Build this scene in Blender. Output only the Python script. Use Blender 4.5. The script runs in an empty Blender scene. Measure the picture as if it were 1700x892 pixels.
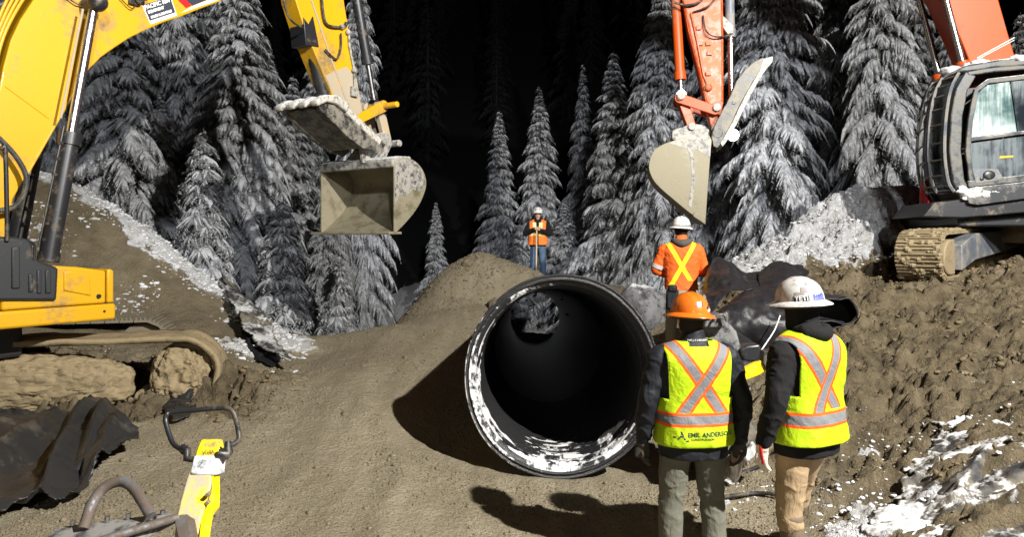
import bpy, bmesh, math, random
import numpy as np
from mathutils import Vector, Matrix
from mathutils.bvhtree import BVHTree
R = math.radians
PI = math.pi
scene = bpy.context.scene
COL = scene.collection

# ------------------------------------------------------------------ camera
FPX, CAMH, HORY = 1228.0, 2.05, 395.0          # focal length in photo pixels, eye height, horizon row
cam_data = bpy.data.cameras.new('camera')
cam_data.sensor_width = 36.0
cam_data.lens = 36.0 * FPX / 1700.0
cam_data.shift_y = -(446.0 - HORY) / 1700.0
cam_data.clip_start = 0.05
cam_data.clip_end = 2000.0
cam = bpy.data.objects.new('camera', cam_data)
COL.objects.link(cam)
cam.location = (0, 0, CAMH)
cam.rotation_euler = (R(90), 0, 0)
scene.camera = cam

# ------------------------------------------------------------------ night sky, main flood lamp and added fill spots, exposure
world = bpy.data.worlds.new('World')
scene.world = world
world.use_nodes = True
bg = world.node_tree.nodes['Background']
bg.inputs[0].default_value = (0.55, 0.7, 1.0, 1)
bg.inputs[1].default_value = 0.0022


def flood_or_fill_spot(name, loc, target, watts, size, color, spread=110, blend=0.6):
    d = bpy.data.lights.new(name, 'SPOT')
    d.energy = watts
    d.shadow_soft_size = size
    d.color = color
    d.spot_size = R(spread)
    d.spot_blend = blend
    o = bpy.data.objects.new(name, d)
    COL.objects.link(o)
    o.location = loc
    o.rotation_euler = (Vector(target) - Vector(loc)).to_track_quat('-Z', 'Y').to_euler()
    return o


flood_or_fill_spot('flood_or_fill_spot', (7.2, -1.5, 9.2), (-0.5, 12, 0.5), 20500, 0.12, (1.0, 0.965, 0.90), 135, 0.5)
flood_or_fill_spot('flood_or_fill_spot', (-1.5, -9.0, 5.0), (0.0, 12, 1.5), 800, 0.6, (1.0, 0.96, 0.9), 120, 0.5)  # added weak fill spot, no known lamp stands there

flood_or_fill_spot('flood_or_fill_spot', (3.0, -7.0, 9.5), (0.8, 28, 5.2), 19000, 0.5, (0.96, 0.97, 1.0), 33, 0.8)  # added narrow spot, only to brighten the firs in the middle
flood_or_fill_spot('flood_or_fill_spot', (3.2, -7.2, 9.6), (7.4, 16.5, 3.2), 9000, 0.5, (0.95, 0.97, 1.0), 25, 0.7)  # added spot to lift the right snow bank out of the cab's shade
flood_or_fill_spot('flood_or_fill_spot', (2.8, -7.2, 9.6), (-8.0, 19, 5.0), 8500, 0.5, (0.96, 0.97, 1.0), 34, 0.7)  # added spot to brighten the left slope and its firs

vs = scene.view_settings
vs.view_transform = 'Standard'
vs.look = 'None'
vs.exposure = 0.0
vs.gamma = 1.0
vs.use_curve_mapping = False
scene.cycles.max_bounces = 5
scene.cycles.diffuse_bounces = 3
scene.cycles.glossy_bounces = 3
scene.cycles.transparent_max_bounces = 6
scene.cycles.use_denoising = True
scene.cycles.sample_clamp_indirect = 4


# ------------------------------------------------------------------ noise
def _hash(ix, iy, iz, seed):
    with np.errstate(over='ignore'):
        h = (ix.astype(np.uint32) * np.uint32(374761393) + iy.astype(np.uint32) * np.uint32(668265263)
             + iz.astype(np.uint32) * np.uint32(2147483647) + np.uint32((seed * 974711 + 12345) & 0xffffffff))
        h = (h ^ (h >> np.uint32(13))) * np.uint32(1274126177)
        h = (h ^ (h >> np.uint32(16))) * np.uint32(2246822519)
        h = h ^ (h >> np.uint32(15))
    return h.astype(np.float64) / 4294967295.0


def vnoise(x, y, z=None, seed=0):
    x = np.asarray(x, float); y = np.asarray(y, float)
    z = np.zeros_like(x) if z is None else np.asarray(z, float)
    fx, fy, fz = np.floor(x), np.floor(y), np.floor(z)
    ix, iy, iz = fx.astype(np.int64), fy.astype(np.int64), fz.astype(np.int64)
    tx, ty, tz = x - fx, y - fy, z - fz
    tx = tx * tx * tx * (tx * (tx * 6 - 15) + 10); ty = ty * ty * ty * (ty * (ty * 6 - 15) + 10); tz = tz * tz * (3 - 2 * tz)
    def c(a, b, d): return _hash(ix + a, iy + b, iz + d, seed)
    if not np.any(tz):
        return (c(0,0,0)*(1-tx)+c(1,0,0)*tx)*(1-ty)+(c(0,1,0)*(1-tx)+c(1,1,0)*tx)*ty
    a = (c(0,0,0)*(1-tx)+c(1,0,0)*tx)*(1-ty)+(c(0,1,0)*(1-tx)+c(1,1,0)*tx)*ty
    b = (c(0,0,1)*(1-tx)+c(1,0,1)*tx)*(1-ty)+(c(0,1,1)*(1-tx)+c(1,1,1)*tx)*ty
    return a * (1 - tz) + b * tz


def fbm(x, y, z=None, octv=4, seed=0, gain=0.5, lac=2.03):
    s = 0; a = 1.0; t = 0
    for i in range(octv):
        k = lac ** i
        s = s + a * (vnoise(np.asarray(x) * k + 17.3 * i, np.asarray(y) * k - 9.1 * i, None if z is None else np.asarray(z) * k, seed + i) - 0.5)
        t += a; a *= gain
    return s / t * 2       # about -1..1


def sstep(a, b, x):
    t = np.clip((np.asarray(x, float) - a) / (b - a), 0, 1)
    return t * t * (3 - 2 * t)


# ------------------------------------------------------------------ object helpers
def P(px, py, d):
    """photo pixel + distance -> a point of the place (used to survey positions)"""
    return Vector(((px - 850) / FPX * d, d, CAMH - (py - HORY) / FPX * d))


def tag(o, label=None, cat=None, group=None, kind=None):
    if label: o['label'] = label
    if cat: o['category'] = cat
    if group: o['group'] = group
    if kind: o['kind'] = kind
    return o


def empty(name, loc=(0, 0, 0), rz=0, label=None, cat=None, group=None):
    o = bpy.data.objects.new(name, None)
    o.empty_display_size = 0.2
    COL.objects.link(o)
    o.location = loc
    o.rotation_euler = (0, 0, rz)
    return tag(o, label, cat, group)


def mesh_np(name, verts, faces, mat=None, parent=None, smooth=False, mats=None, fmat=None):
    """faces: list of tuples, or ndarray (n,3)/(n,4)"""
    me = bpy.data.meshes.new(name)
    verts = np.asarray(verts, np.float32).reshape(-1, 3)
    if isinstance(faces, np.ndarray):
        n, k = faces.shape
        me.vertices.add(len(verts)); me.vertices.foreach_set('co', verts.ravel())
        me.loops.add(n * k); me.loops.foreach_set('vertex_index', faces.astype(np.int32).ravel())
        me.polygons.add(n)
        me.polygons.foreach_set('loop_start', np.arange(0, n * k, k, dtype=np.int32))
        me.update(calc_edges=True)
    else:
        me.from_pydata([tuple(map(float, v)) for v in verts], [], [tuple(f) for f in faces])
        me.update()
    if smooth:
        me.polygons.foreach_set('use_smooth', np.ones(len(me.polygons), bool))
    for m in (mats or ([mat] if mat else [])):
        me.materials.append(m)
    if fmat is not None:
        me.polygons.foreach_set('material_index', np.asarray(fmat, np.int32))
    o = bpy.data.objects.new(name, me)
    COL.objects.link(o)
    if parent is not None:
        o.parent = parent
    return o


def fcolor(me, name, arr):
    """per-vertex float attribute"""
    a = me.attributes.new(name, 'FLOAT', 'POINT')
    a.data.foreach_set('value', np.asarray(arr, np.float32).ravel())


class MB:
    """collects shapes into one mesh"""
    def __init__(self): self.v = []; self.f = []
    def add(self, verts, faces):
        n = len(self.v)
        self.v.extend([tuple(v) for v in verts]); self.f.extend([tuple(i + n for i in f) for f in faces])
        return self
    def box(self, c, s, rot=None, taper=1.0):
        c = Vector(c); v = []
        for z in (-.5, .5):
            k = taper if z > 0 else 1
            for x, y in ((-.5, -.5), (.5, -.5), (.5, .5), (-.5, .5)):
                p = Vector((x * s[0] * k, y * s[1] * k, z * s[2]))
                if rot is not None: p = rot @ p
                v.append(c + p)
        return self.add(v, [(3, 2, 1, 0), (4, 5, 6, 7), (0, 1, 5, 4), (1, 2, 6, 5), (2, 3, 7, 6), (3, 0, 4, 7)])
    def tube(self, pts, rad, n=12, cap=True, smoothpath=0):
        pts = [Vector(p) for p in pts]
        if smoothpath:
            pts, rad = smooth_path(pts, rad, smoothpath)
        if not isinstance(rad, (list, tuple)): rad = [rad] * len(pts)
        v = []; prev = None
        for i, p in enumerate(pts):
            t = (pts[min(i + 1, len(pts) - 1)] - pts[max(i - 1, 0)]).normalized()
            if prev is None:
                a = Vector((0, 0, 1)) if abs(t.z) < 0.9 else Vector((1, 0, 0))
                s = t.cross(a).normalized()
            else:
                s = (prev - t * prev.dot(t)).normalized()
            prev = s; b = t.cross(s)
            for k in range(n):
                a = 2 * PI * k / n
                v.append(p + (s * math.cos(a) + b * math.sin(a)) * rad[i])
        f = []
        for i in range(len(pts) - 1):
            for k in range(n):
                f.append((i * n + k, i * n + (k + 1) % n, (i + 1) * n + (k + 1) % n, (i + 1) * n + k))
        if cap:
            f.append(tuple(range(n))[::-1]); f.append(tuple((len(pts) - 1) * n + k for k in range(n)))
        return self.add(v, f)
    def cyl(self, p0, p1, r0, r1=None, n=16): return self.tube([p0, p1], [r0, r0 if r1 is None else r1], n)
    def prism(self, pts, v0, v1):
        """pts (u,w) polygon in the x-z plane, thickness along y from v0 to v1"""
        n = len(pts)
        a = 0
        for i in range(n):
            x0, z0 = pts[i]; x1, z1 = pts[(i + 1) % n]; a += x0 * z1 - x1 * z0
        if a < 0: pts = pts[::-1]
        if v0 > v1: v0, v1 = v1, v0
        v = [(p[0], v0, p[1]) for p in pts] + [(p[0], v1, p[1]) for p in pts]
        f = [tuple(range(n)), tuple(range(2 * n - 1, n - 1, -1))]
        f += [(i, i + n, (i + 1) % n + n, (i + 1) % n) for i in range(n)]
        return self.add(v, f)
    def sphere(self, c, r, sc=(1, 1, 1), nu=14, nv=8):
        v = [Vector((0, 0, -1))]
        for j in range(1, nv):
            t = -PI / 2 + PI * j / nv
            for i in range(nu):
                a = 2 * PI * i / nu
                v.append(Vector((math.cos(t) * math.cos(a), math.cos(t) * math.sin(a), math.sin(t))))
        v.append(Vector((0, 0, 1)))
        f = []
        for i in range(nu):
            f.append((0, 1 + (i + 1) % nu, 1 + i))
            f.append((len(v) - 1, len(v) - 1 - nu + i, len(v) - 1 - nu + (i + 1) % nu))
        for j in range(nv - 2):
            for i in range(nu):
                a = 1 + j * nu
                f.append((a + i, a + (i + 1) % nu, a + nu + (i + 1) % nu, a + nu + i))
        c = Vector(c)
        return self.add([c + Vector((p.x * r * sc[0], p.y * r * sc[1], p.z * r * sc[2])) for p in v], f)
    def build(self, name, mat, parent=None, bevel=0, smooth=False, seg=2, autosmooth=True):
        me = bpy.data.meshes.new(name)
        me.from_pydata([tuple(map(float, p)) for p in self.v], [], self.f)
        me.materials.append(mat)
        bm = bmesh.new(); bm.from_mesh(me)
        bmesh.ops.recalc_face_normals(bm, faces=bm.faces)
        bm.to_mesh(me); bm.free()
        o = bpy.data.objects.new(name, me)
        COL.objects.link(o)
        if parent is not None: o.parent = parent
        if bevel:
            m = o.modifiers.new('bevel', 'BEVEL'); m.width = bevel; m.segments = seg; m.limit_method = 'ANGLE'; m.angle_limit = R(35)
        if smooth or bevel:
            me.polygons.foreach_set('use_smooth', np.ones(len(me.polygons), bool))
            # keep hard edges hard
            try: me.set_sharp_from_angle(angle=R(38))
            except Exception: pass
        return o


def smooth_path(pts, rad, k):
    """Catmull-Rom through pts with k steps per span"""
    n = len(pts)
    if not isinstance(rad, (list, tuple)): rad = [rad] * n
    out = []; ro = []
    for i in range(n - 1):
        p0, p1, p2, p3 = pts[max(i - 1, 0)], pts[i], pts[i + 1], pts[min(i + 2, n - 1)]
        for j in range(k):
            t = j / k
            out.append(0.5 * ((2 * p1) + (p2 - p0) * t + (2 * p0 - 5 * p1 + 4 * p2 - p3) * t * t + (3 * p1 - p0 - 3 * p2 + p3) * t ** 3))
            ro.append(rad[i] * (1 - t) + rad[i + 1] * t)
    out.append(pts[-1]); ro.append(rad[-1])
    return out, ro


def text_mesh(body, size, bold=0.0, extrude=0.0):
    c = bpy.data.curves.new('txt', 'FONT')
    c.body = body; c.size = size; c.offset = bold; c.extrude = extrude; c.resolution_u = 3
    c.align_x = 'CENTER'; c.align_y = 'CENTER'
    o = bpy.data.objects.new('txt', c); COL.objects.link(o)
    bpy.context.view_layer.update()
    me = bpy.data.meshes.new_from_object(o.evaluated_get(bpy.context.evaluated_depsgraph_get()))
    bpy.data.objects.remove(o)
    v = np.array([tuple(p.co) for p in me.vertices]); f = [tuple(p.vertices) for p in me.polygons]
    return v, f


# ------------------------------------------------------------------ materials
def nodes(name):
    m = bpy.data.materials.new(name); m.use_nodes = True
    nt = m.node_tree
    b = nt.nodes['Principled BSDF']
    return m, nt, b


def N(nt, t, **kw):
    n = nt.nodes.new(t)
    for k, v in kw.items():
        if k.startswith('i_'):
            n.inputs[k[2:].replace('_', ' ')].default_value = v
        else: setattr(n, k, v)
    return n


def noise_node(nt, scale, detail=5, rough=0.6, coord='Object', vec=None):
    n = N(nt, 'ShaderNodeTexNoise'); n.inputs['Scale'].default_value = scale
    n.inputs['Detail'].default_value = detail; n.inputs['Roughness'].default_value = rough
    if vec is None:
        tc = N(nt, 'ShaderNodeTexCoord'); vec = tc.outputs[coord]
    nt.links.new(vec, n.inputs['Vector'])
    return n


def ramp(nt, src, stops):
    r = N(nt, 'ShaderNodeValToRGB')
    e = r.color_ramp.elements
    while len(e) < len(stops): e.new(0.5)
    for i, (p, c) in enumerate(stops):
        e[i].position = p
        e[i].color = (c, c, c, 1) if isinstance(c, (int, float)) else (*c, 1)
    nt.links.new(src, r.inputs['Fac'])
    return r


def mixc(nt, fac, a, b):
    m = N(nt, 'ShaderNodeMix', data_type='RGBA')
    for s, v in ((m.inputs['Factor'], fac), (m.inputs['A'], a), (m.inputs['B'], b)):
        if isinstance(v, (tuple, list)): s.default_value = (*v, 1) if len(v) == 3 else v
        elif isinstance(v, (int, float)): s.default_value = v
        else: nt.links.new(v, s)
    return m.outputs['Result']


def math_node(nt, op, a, b=None, clamp=False):
    m = N(nt, 'ShaderNodeMath', operation=op); m.use_clamp = clamp
    for s, v in ((m.inputs[0], a), (m.inputs[1], b)):
        if v is None: continue
        if isinstance(v, (int, float)): s.default_value = v
        else: nt.links.new(v, s)
    return m.outputs[0]


def bump(nt, b, h, strength, dist=0.01, prev=None):
    n = N(nt, 'ShaderNodeBump'); n.inputs['Strength'].default_value = strength; n.inputs['Distance'].default_value = dist
    nt.links.new(h, n.inputs['Height'])
    if prev is not None: nt.links.new(prev, n.inputs['Normal'])
    nt.links.new(n.outputs[0], b.inputs['Normal'])
    return n.outputs[0]


def mat_paint(name, col, rough=0.35, metal=0.0, dirt=0.25, dirt_col=(0.16, 0.125, 0.08), scale=3.0, snow=0.0, bumps=0.15, low=None, coat=0.0, spec=0.5):
    """painted or plain surface with blotchy dried mud; snow > 0 frosts the upward faces"""
    m, nt, b = nodes(name)
    n1 = noise_node(nt, scale, 8, 0.65)
    n2 = noise_node(nt, scale * 7, 6, 0.7)
    s = math_node(nt, 'ADD', n1.outputs['Fac'], math_node(nt, 'MULTIPLY', n2.outputs['Fac'], 0.4))
    lo = 0.98 - dirt * 0.6
    r = ramp(nt, s, [(max(0.0, lo - 0.16) , 0.0), (min(1, lo), 0.85)])
    c0 = mixc(nt, math_node(nt, 'MULTIPLY', n2.outputs['Fac'], 0.25), col, tuple(x * 0.7 for x in col))
    c = mixc(nt, r.outputs['Color'], c0, dirt_col)
    ro = mixc(nt, r.outputs['Color'], (rough,) * 3, (0.85,) * 3)
    if snow:
        g = N(nt, 'ShaderNodeNewGeometry'); sp = N(nt, 'ShaderNodeSeparateXYZ'); nt.links.new(g.outputs['Normal'], sp.inputs[0])
        up = math_node(nt, 'ADD', sp.outputs['Z'], math_node(nt, 'MULTIPLY', n1.outputs['Fac'], 0.9))
        up = math_node(nt, 'ADD', up, math_node(nt, 'MULTIPLY', n2.outputs['Fac'], 0.6))
        rs = ramp(nt, math_node(nt, 'MULTIPLY', up, 0.5), [(0.86 - 0.35 * snow, 0.0), (0.93 - 0.35 * snow, 1.0)])
        c = mixc(nt, rs.outputs['Color'], c, (0.75, 0.77, 0.8))
        ro = mixc(nt, rs.outputs['Color'], ro, (0.7,) * 3)
    nt.links.new(c, b.inputs['Base Color']); nt.links.new(ro, b.inputs['Roughness'])
    b.inputs['Metallic'].default_value = metal
    b.inputs['Specular IOR Level'].default_value = spec
    if coat: b.inputs['Coat Weight'].default_value = coat
    if bumps: bump(nt, b, s, bumps, 0.01)
    return m


def mat_snow(name, col=(0.8, 0.82, 0.86), dark=(0.6, 0.63, 0.68), scale=8, sb=0.5, dist=0.03):
    m, nt, b = nodes(name)
    n1 = noise_node(nt, scale, 6, 0.65); n2 = noise_node(nt, scale * 0.3, 3, 0.5)
    c = mixc(nt, ramp(nt, n2.outputs['Fac'], [(0.35, 0.0), (0.65, 1.0)]).outputs['Color'], dark, col)
    nt.links.new(c, b.inputs['Base Color']); b.inputs['Roughness'].default_value = 0.75
    b.inputs['Specular IOR Level'].default_value = 0.3
    bump(nt, b, n1.outputs['Fac'], sb, dist)
    return m


def mat_fabric(name, col, var=0.3, rough=0.85, wr=0.5, scale=9, dist=0.02, sheen=0.0):
    m, nt, b = nodes(name)
    tc = N(nt, 'ShaderNodeTexCoord')
    mp = N(nt, 'ShaderNodeMapping'); mp.inputs['Scale'].default_value = (1, 1, 0.45)
    nt.links.new(tc.outputs['Object'], mp.inputs['Vector'])
    n1 = noise_node(nt, scale, 5, 0.55, vec=mp.outputs[0]); n1.inputs['Distortion'].default_value = 0.8
    n2 = noise_node(nt, 300, 2, 0.5)
    c = mixc(nt, n1.outputs['Fac'], tuple(x * (1 + var) for x in col), tuple(x * (1 - var) for x in col))
    nt.links.new(c, b.inputs['Base Color']); b.inputs['Roughness'].default_value = rough
    b.inputs['Specular IOR Level'].default_value = 0.25
    p = bump(nt, b, n1.outputs['Fac'], wr, dist)
    bump(nt, b, n2.outputs['Fac'], 0.15, 0.002, p)
    return m


def mat_plain(name, col, rough=0.5, metal=0.0, emit=None):
    m, nt, b = nodes(name)
    n1 = noise_node(nt, 25, 4, 0.6)
    c = mixc(nt, n1.outputs['Fac'], tuple(x * 1.12 for x in col), tuple(x * 0.85 for x in col))
    nt.links.new(c, b.inputs['Base Color'])
    b.inputs['Roughness'].default_value = rough; b.inputs['Metallic'].default_value = metal
    return m


M = {}
M['yellow'] = mat_paint('yellow_paint', (0.64, 0.345, 0.008), 0.38, dirt=0.12, scale=1.2, bumps=0.05, coat=0.2)
M['yellow_dirty'] = mat_paint('yellow_paint_muddy', (0.6, 0.35, 0.02), 0.45, dirt=0.62, scale=3.5, dirt_col=(0.34, 0.31, 0.26), bumps=0.3)
M['orange'] = mat_paint('orange_paint', (0.45, 0.060, 0.004), 0.45, dirt=0.15, scale=1.6, bumps=0.06, spec=0.3)
M['orange_dirty'] = mat_paint('orange_paint_frosted', (0.46, 0.065, 0.006), 0.42, dirt=0.28, scale=7, dirt_col=(0.38, 0.15, 0.07), snow=0.22, bumps=0.2)
M['black_paint'] = mat_paint('black_paint', (0.018, 0.019, 0.022), 0.38, dirt=0.12, scale=3, bumps=0.08)
M['cab_paint'] = mat_paint('dark_cab_paint', (0.035, 0.038, 0.042), 0.35, dirt=0.3, scale=4, dirt_col=(0.16, 0.15, 0.13), snow=0.5, bumps=0.12)
M['grey_paint'] = mat_paint('grey_frame_paint', (0.10, 0.115, 0.135), 0.5, dirt=0.35, scale=4, dirt_col=(0.22, 0.2, 0.17), bumps=0.25)
M['plastic'] = mat_paint('black_plastic', (0.022, 0.024, 0.028), 0.5, dirt=0.08, scale=5, bumps=0.1)
M['rubber'] = mat_paint('rubber', (0.015, 0.015, 0.016), 0.6, dirt=0.2, scale=10, bumps=0.2)
M['chrome'] = mat_paint('chrome', (0.5, 0.51, 0.53), 0.27, 1.0, dirt=0.12, scale=6, bumps=0.02)
M['steel'] = mat_paint('worn_steel', (0.20, 0.19, 0.18), 0.45, 0.6, dirt=0.6, scale=6, dirt_col=(0.28, 0.24, 0.17), bumps=0.4)
M['bucket'] = mat_paint('muddy_bucket_steel', (0.165, 0.145, 0.088), 0.38, 0.1, dirt=0.42, scale=4, dirt_col=(0.27, 0.24, 0.165), bumps=0.35)
M['bucket_top'] = mat_paint('frosted_bucket_steel', (0.07, 0.07, 0.072), 0.45, 0.2, dirt=0.42, scale=12, dirt_col=(0.42, 0.40, 0.35), snow=0.3, bumps=0.8)
M['thumb'] = mat_paint('frosted_thumb_steel', (0.028, 0.028, 0.03), 0.42, 0.2, dirt=0.36, scale=7, dirt_col=(0.26, 0.24, 0.19), snow=0.3, bumps=0.6)
M['thumb_edge'] = mat_paint('caked_frosted_edge', (0.16, 0.15, 0.12), 0.7, 0.0, dirt=0.45, scale=16, dirt_col=(0.55, 0.52, 0.46), snow=0.5, bumps=1.0)
M['mud_snowy'] = mat_paint('caked_mud_with_snow', (0.17, 0.13, 0.07), 0.85, dirt=0.5, scale=9, dirt_col=(0.26, 0.2, 0.11), snow=0.42, bumps=1.0)
M['mudcoat'] = mat_paint('caked_mud', (0.16, 0.12, 0.065), 0.8, dirt=0.5, scale=11, dirt_col=(0.27, 0.21, 0.12), bumps=1.0)
M['snow'] = mat_snow('snow', (0.66, 0.67, 0.69), (0.42, 0.41, 0.40))
M['tree_snow'] = mat_snow('tree_snow', (0.60, 0.61, 0.64), (0.27, 0.28, 0.30), 18, 1.0, 0.05)
M['needles'] = mat_paint('fir_needles', (0.03, 0.036, 0.03), 0.8, dirt=0.85, scale=6, dirt_col=(0.26, 0.265, 0.27), bumps=0)
M['bark'] = mat_paint('bark', (0.06, 0.05, 0.042), 0.9, dirt=0.3, scale=8, bumps=0.8)
M['glass'] = mat_plain('cab_glass', (0.10, 0.14, 0.14), 0.08)
M['red'] = mat_plain('red_plastic', (0.5, 0.015, 0.02), 0.35)
M['white'] = mat_plain('white_paint', (0.78, 0.78, 0.76), 0.4)
M['black_ink'] = mat_plain('black_ink', (0.02, 0.02, 0.022), 0.5)
M['wood'] = mat_plain('pale_wood', (0.55, 0.43, 0.24), 0.6)
# ------------------------------------------------------------------ terrain
CP = np.array([
 (-3,0,.35),(0,0,.35),(3,0,.35),(-7,2,.5),(7,2,.7),(0,2,.15),
 (0,4,.0),(1.1,5,-.12),(1.8,4.4,-.07),(-1.5,4.5,.12),(-1.7,3,.2),(-3,5,.22),(-4.5,6.4,.25),
 (0.4,6,-.12),(0,7,-.10),(-.9,6.2,.04),(.9,5.6,-.13),
 (-5,7.4,.25),(-3.4,8.0,.25),(-7,8.0,.3),(-2,7,.2),(-9,8,.5),(-11,6,.8),
 (-1.35,8.2,.3),(-1.3,10,.42),(-2.4,9,.36),(-2.4,12,.56),(-1.7,14,.68),(-1.2,12,.5),(-3.1,10.8,.32),
 (-.55,7.6,-.05),(-.45,9,.08),(-.35,12,.2),(.4,9,.0),(.5,12,.1),
 (1.6,7.4,-.05),(2,9.6,.42),(2.4,12,.65),(1.9,13,.7),(1.5,9,.1),
 (0.8,16,.95),(0.8,20,1.0),(-1,18,.8),(2.5,18,.8),(-.5,22,.3),(2.5,22,.2),
 (0,26,-1.6),(-3,20,-.8),(3.5,24,-1.2),(-5,26,-2),
 (-7.7,13,2.95),(-6,12.5,2.0),(-4.5,12,1.02),(-5.6,11,.98),(-9,12.3,3.3),(-12,12,4.2),(-7,10.6,1.35),(-6.2,9.4,.75),(-9.5,10,1.6),(-4.2,9.9,.62),(-5.0,9.4,.62),(-3.5,9.9,.42),
 (-7.5,16,.4),(-4.5,14.6,-.9),(-11,18,.5),(-3.2,13.6,-.5),(-2.6,15,-.4),(-2,17,0),(-6,19,-1.2),(-14,20,1.5),
 (5.9,12,1.5),(5,10.5,1.15),(4.15,8.5,.66),(3.4,7,.32),(2.7,5.6,.12),(3.9,6,.5),(3,4.6,.3),(5.9,9,.98),(3,8,.7),(2.6,7.4,.42),(2.05,6.2,.0),
 (8,11,1.6),(9,9,1.4),(11,7,1.5),(4.2,12.6,1.6),(8.3,15,3.0),(6.5,14.1,2.85),(5.4,13.5,2.2),(10,13.6,1.7),(7.0,12.5,1.5),(8.4,12.9,1.52),(10,12,1.5),(6.2,11.3,1.45),(12,18,3.),(2.5,10.5,.7),(3.4,10.6,1.15),(5,6.6,.8),(7,7,1.2),
 (4,15.6,.5),(7,18.5,1.),(3.2,14.5,.7),(10,24,1.0),
], float)
_xy = CP[:, :2]


def _tps(r2): return 0.5 * r2 * np.log(r2 + 1e-9)


_n = len(CP)
_d = ((_xy[:, None, :] - _xy[None, :, :]) ** 2).sum(-1)
_A = np.zeros((_n + 3, _n + 3)); _A[:_n, :_n] = _tps(_d) + np.eye(_n) * 0.05
_A[:_n, _n] = 1; _A[:_n, _n + 1:] = _xy; _A[_n, :_n] = 1; _A[_n + 1:, :_n] = _xy.T
_W = np.linalg.solve(_A, np.concatenate([CP[:, 2], [0, 0, 0]]))


def far_h(x, y):
    r = np.hypot(x, y)
    return -2.2 + sstep(25, 140, y) * 52 + sstep(30, 90, np.abs(x)) * 14 + 1.2 * fbm(x / 11, y / 11, octv=3, seed=5) + 0 * r


def base_h(x, y):
    x = np.asarray(x, float); y = np.asarray(y, float)
    sh = x.shape; x = x.ravel(); y = y.ravel()
    w = 1 - sstep(13, 20, np.hypot(x * 1.0, (y - 9)))
    out = np.array(far_h(x, y))
    idx = np.nonzero(w > 0)[0]
    for c in np.array_split(idx, max(1, len(idx) // 60000 + 1)):
        if len(c) == 0: continue
        r2 = (x[c][:, None] - _xy[:, 0]) ** 2 + (y[c][:, None] - _xy[:, 1]) ** 2
        t = _tps(r2) @ _W[:_n] + _W[_n] + _W[_n + 1] * x[c] + _W[_n + 2] * y[c]
        out[c] = t * w[c] + out[c] * (1 - w[c])
    return out.reshape(sh)


AX0 = np.array([0.455, 6.75, 0.79]); AX1 = np.array([0.742, 24.0, -0.548])     # culvert axis


def feat_h(x, y):
    """piles, berms and the bedding along the culvert"""
    def cone(cx, cy, rx, ry, h, rot=0.0, p=1.0):
        c, s = math.cos(rot), math.sin(rot)
        dx, dy = x - cx, y - cy
        u = (dx * c + dy * s) / rx; v = (-dx * s + dy * c) / ry
        r = np.sqrt(u * u + v * v + 0.02)
        return h * np.clip(1.08 - r ** p, 0, 1)
    h = 0
    h = h + cone(-.62, 15.1, 1.45, 1.3, .78, 0, 1.2)
    h = h + cone(-1.75, 14.7, 1.7, 1.3, .42)
    h = h + cone(0.95, 14.4, 1.3, 1.2, .42, 0, 1.25)
    # small ruts and a gravel lip beside the road
    d = np.abs((x + 1.25) * 0.93 + (y - 7.0) * (0.22) + .12 * np.sin(y * 1.7) + .10 * fbm(x * 1.5, y * 1.5, octv=3, seed=6))
    h = h + 0.022 * (.5 + vnoise(x * 3, y * 3, seed=8)) * np.exp(-(d / .09) ** 2) * sstep(4.2, 5, y) * (1 - sstep(8.4, 9.2, y))
    h = h - 0.006 * np.exp(-((d - .16) / .07) ** 2) * sstep(4.2, 5, y) * (1 - sstep(8.4, 9.2, y))
    # mud lumps by the left track
    h = h + cone(-3.3, 8.3, .5, .35, .24) + cone(2.4, 5.6, .4, .3, .05)
    # shallow hollow in the ground in front of the pipe mouth
    h = h - 0.06 * np.exp(-(((x + .1) / .7) ** 2 + ((y - 6.0) / .35) ** 2))
    return h


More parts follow.
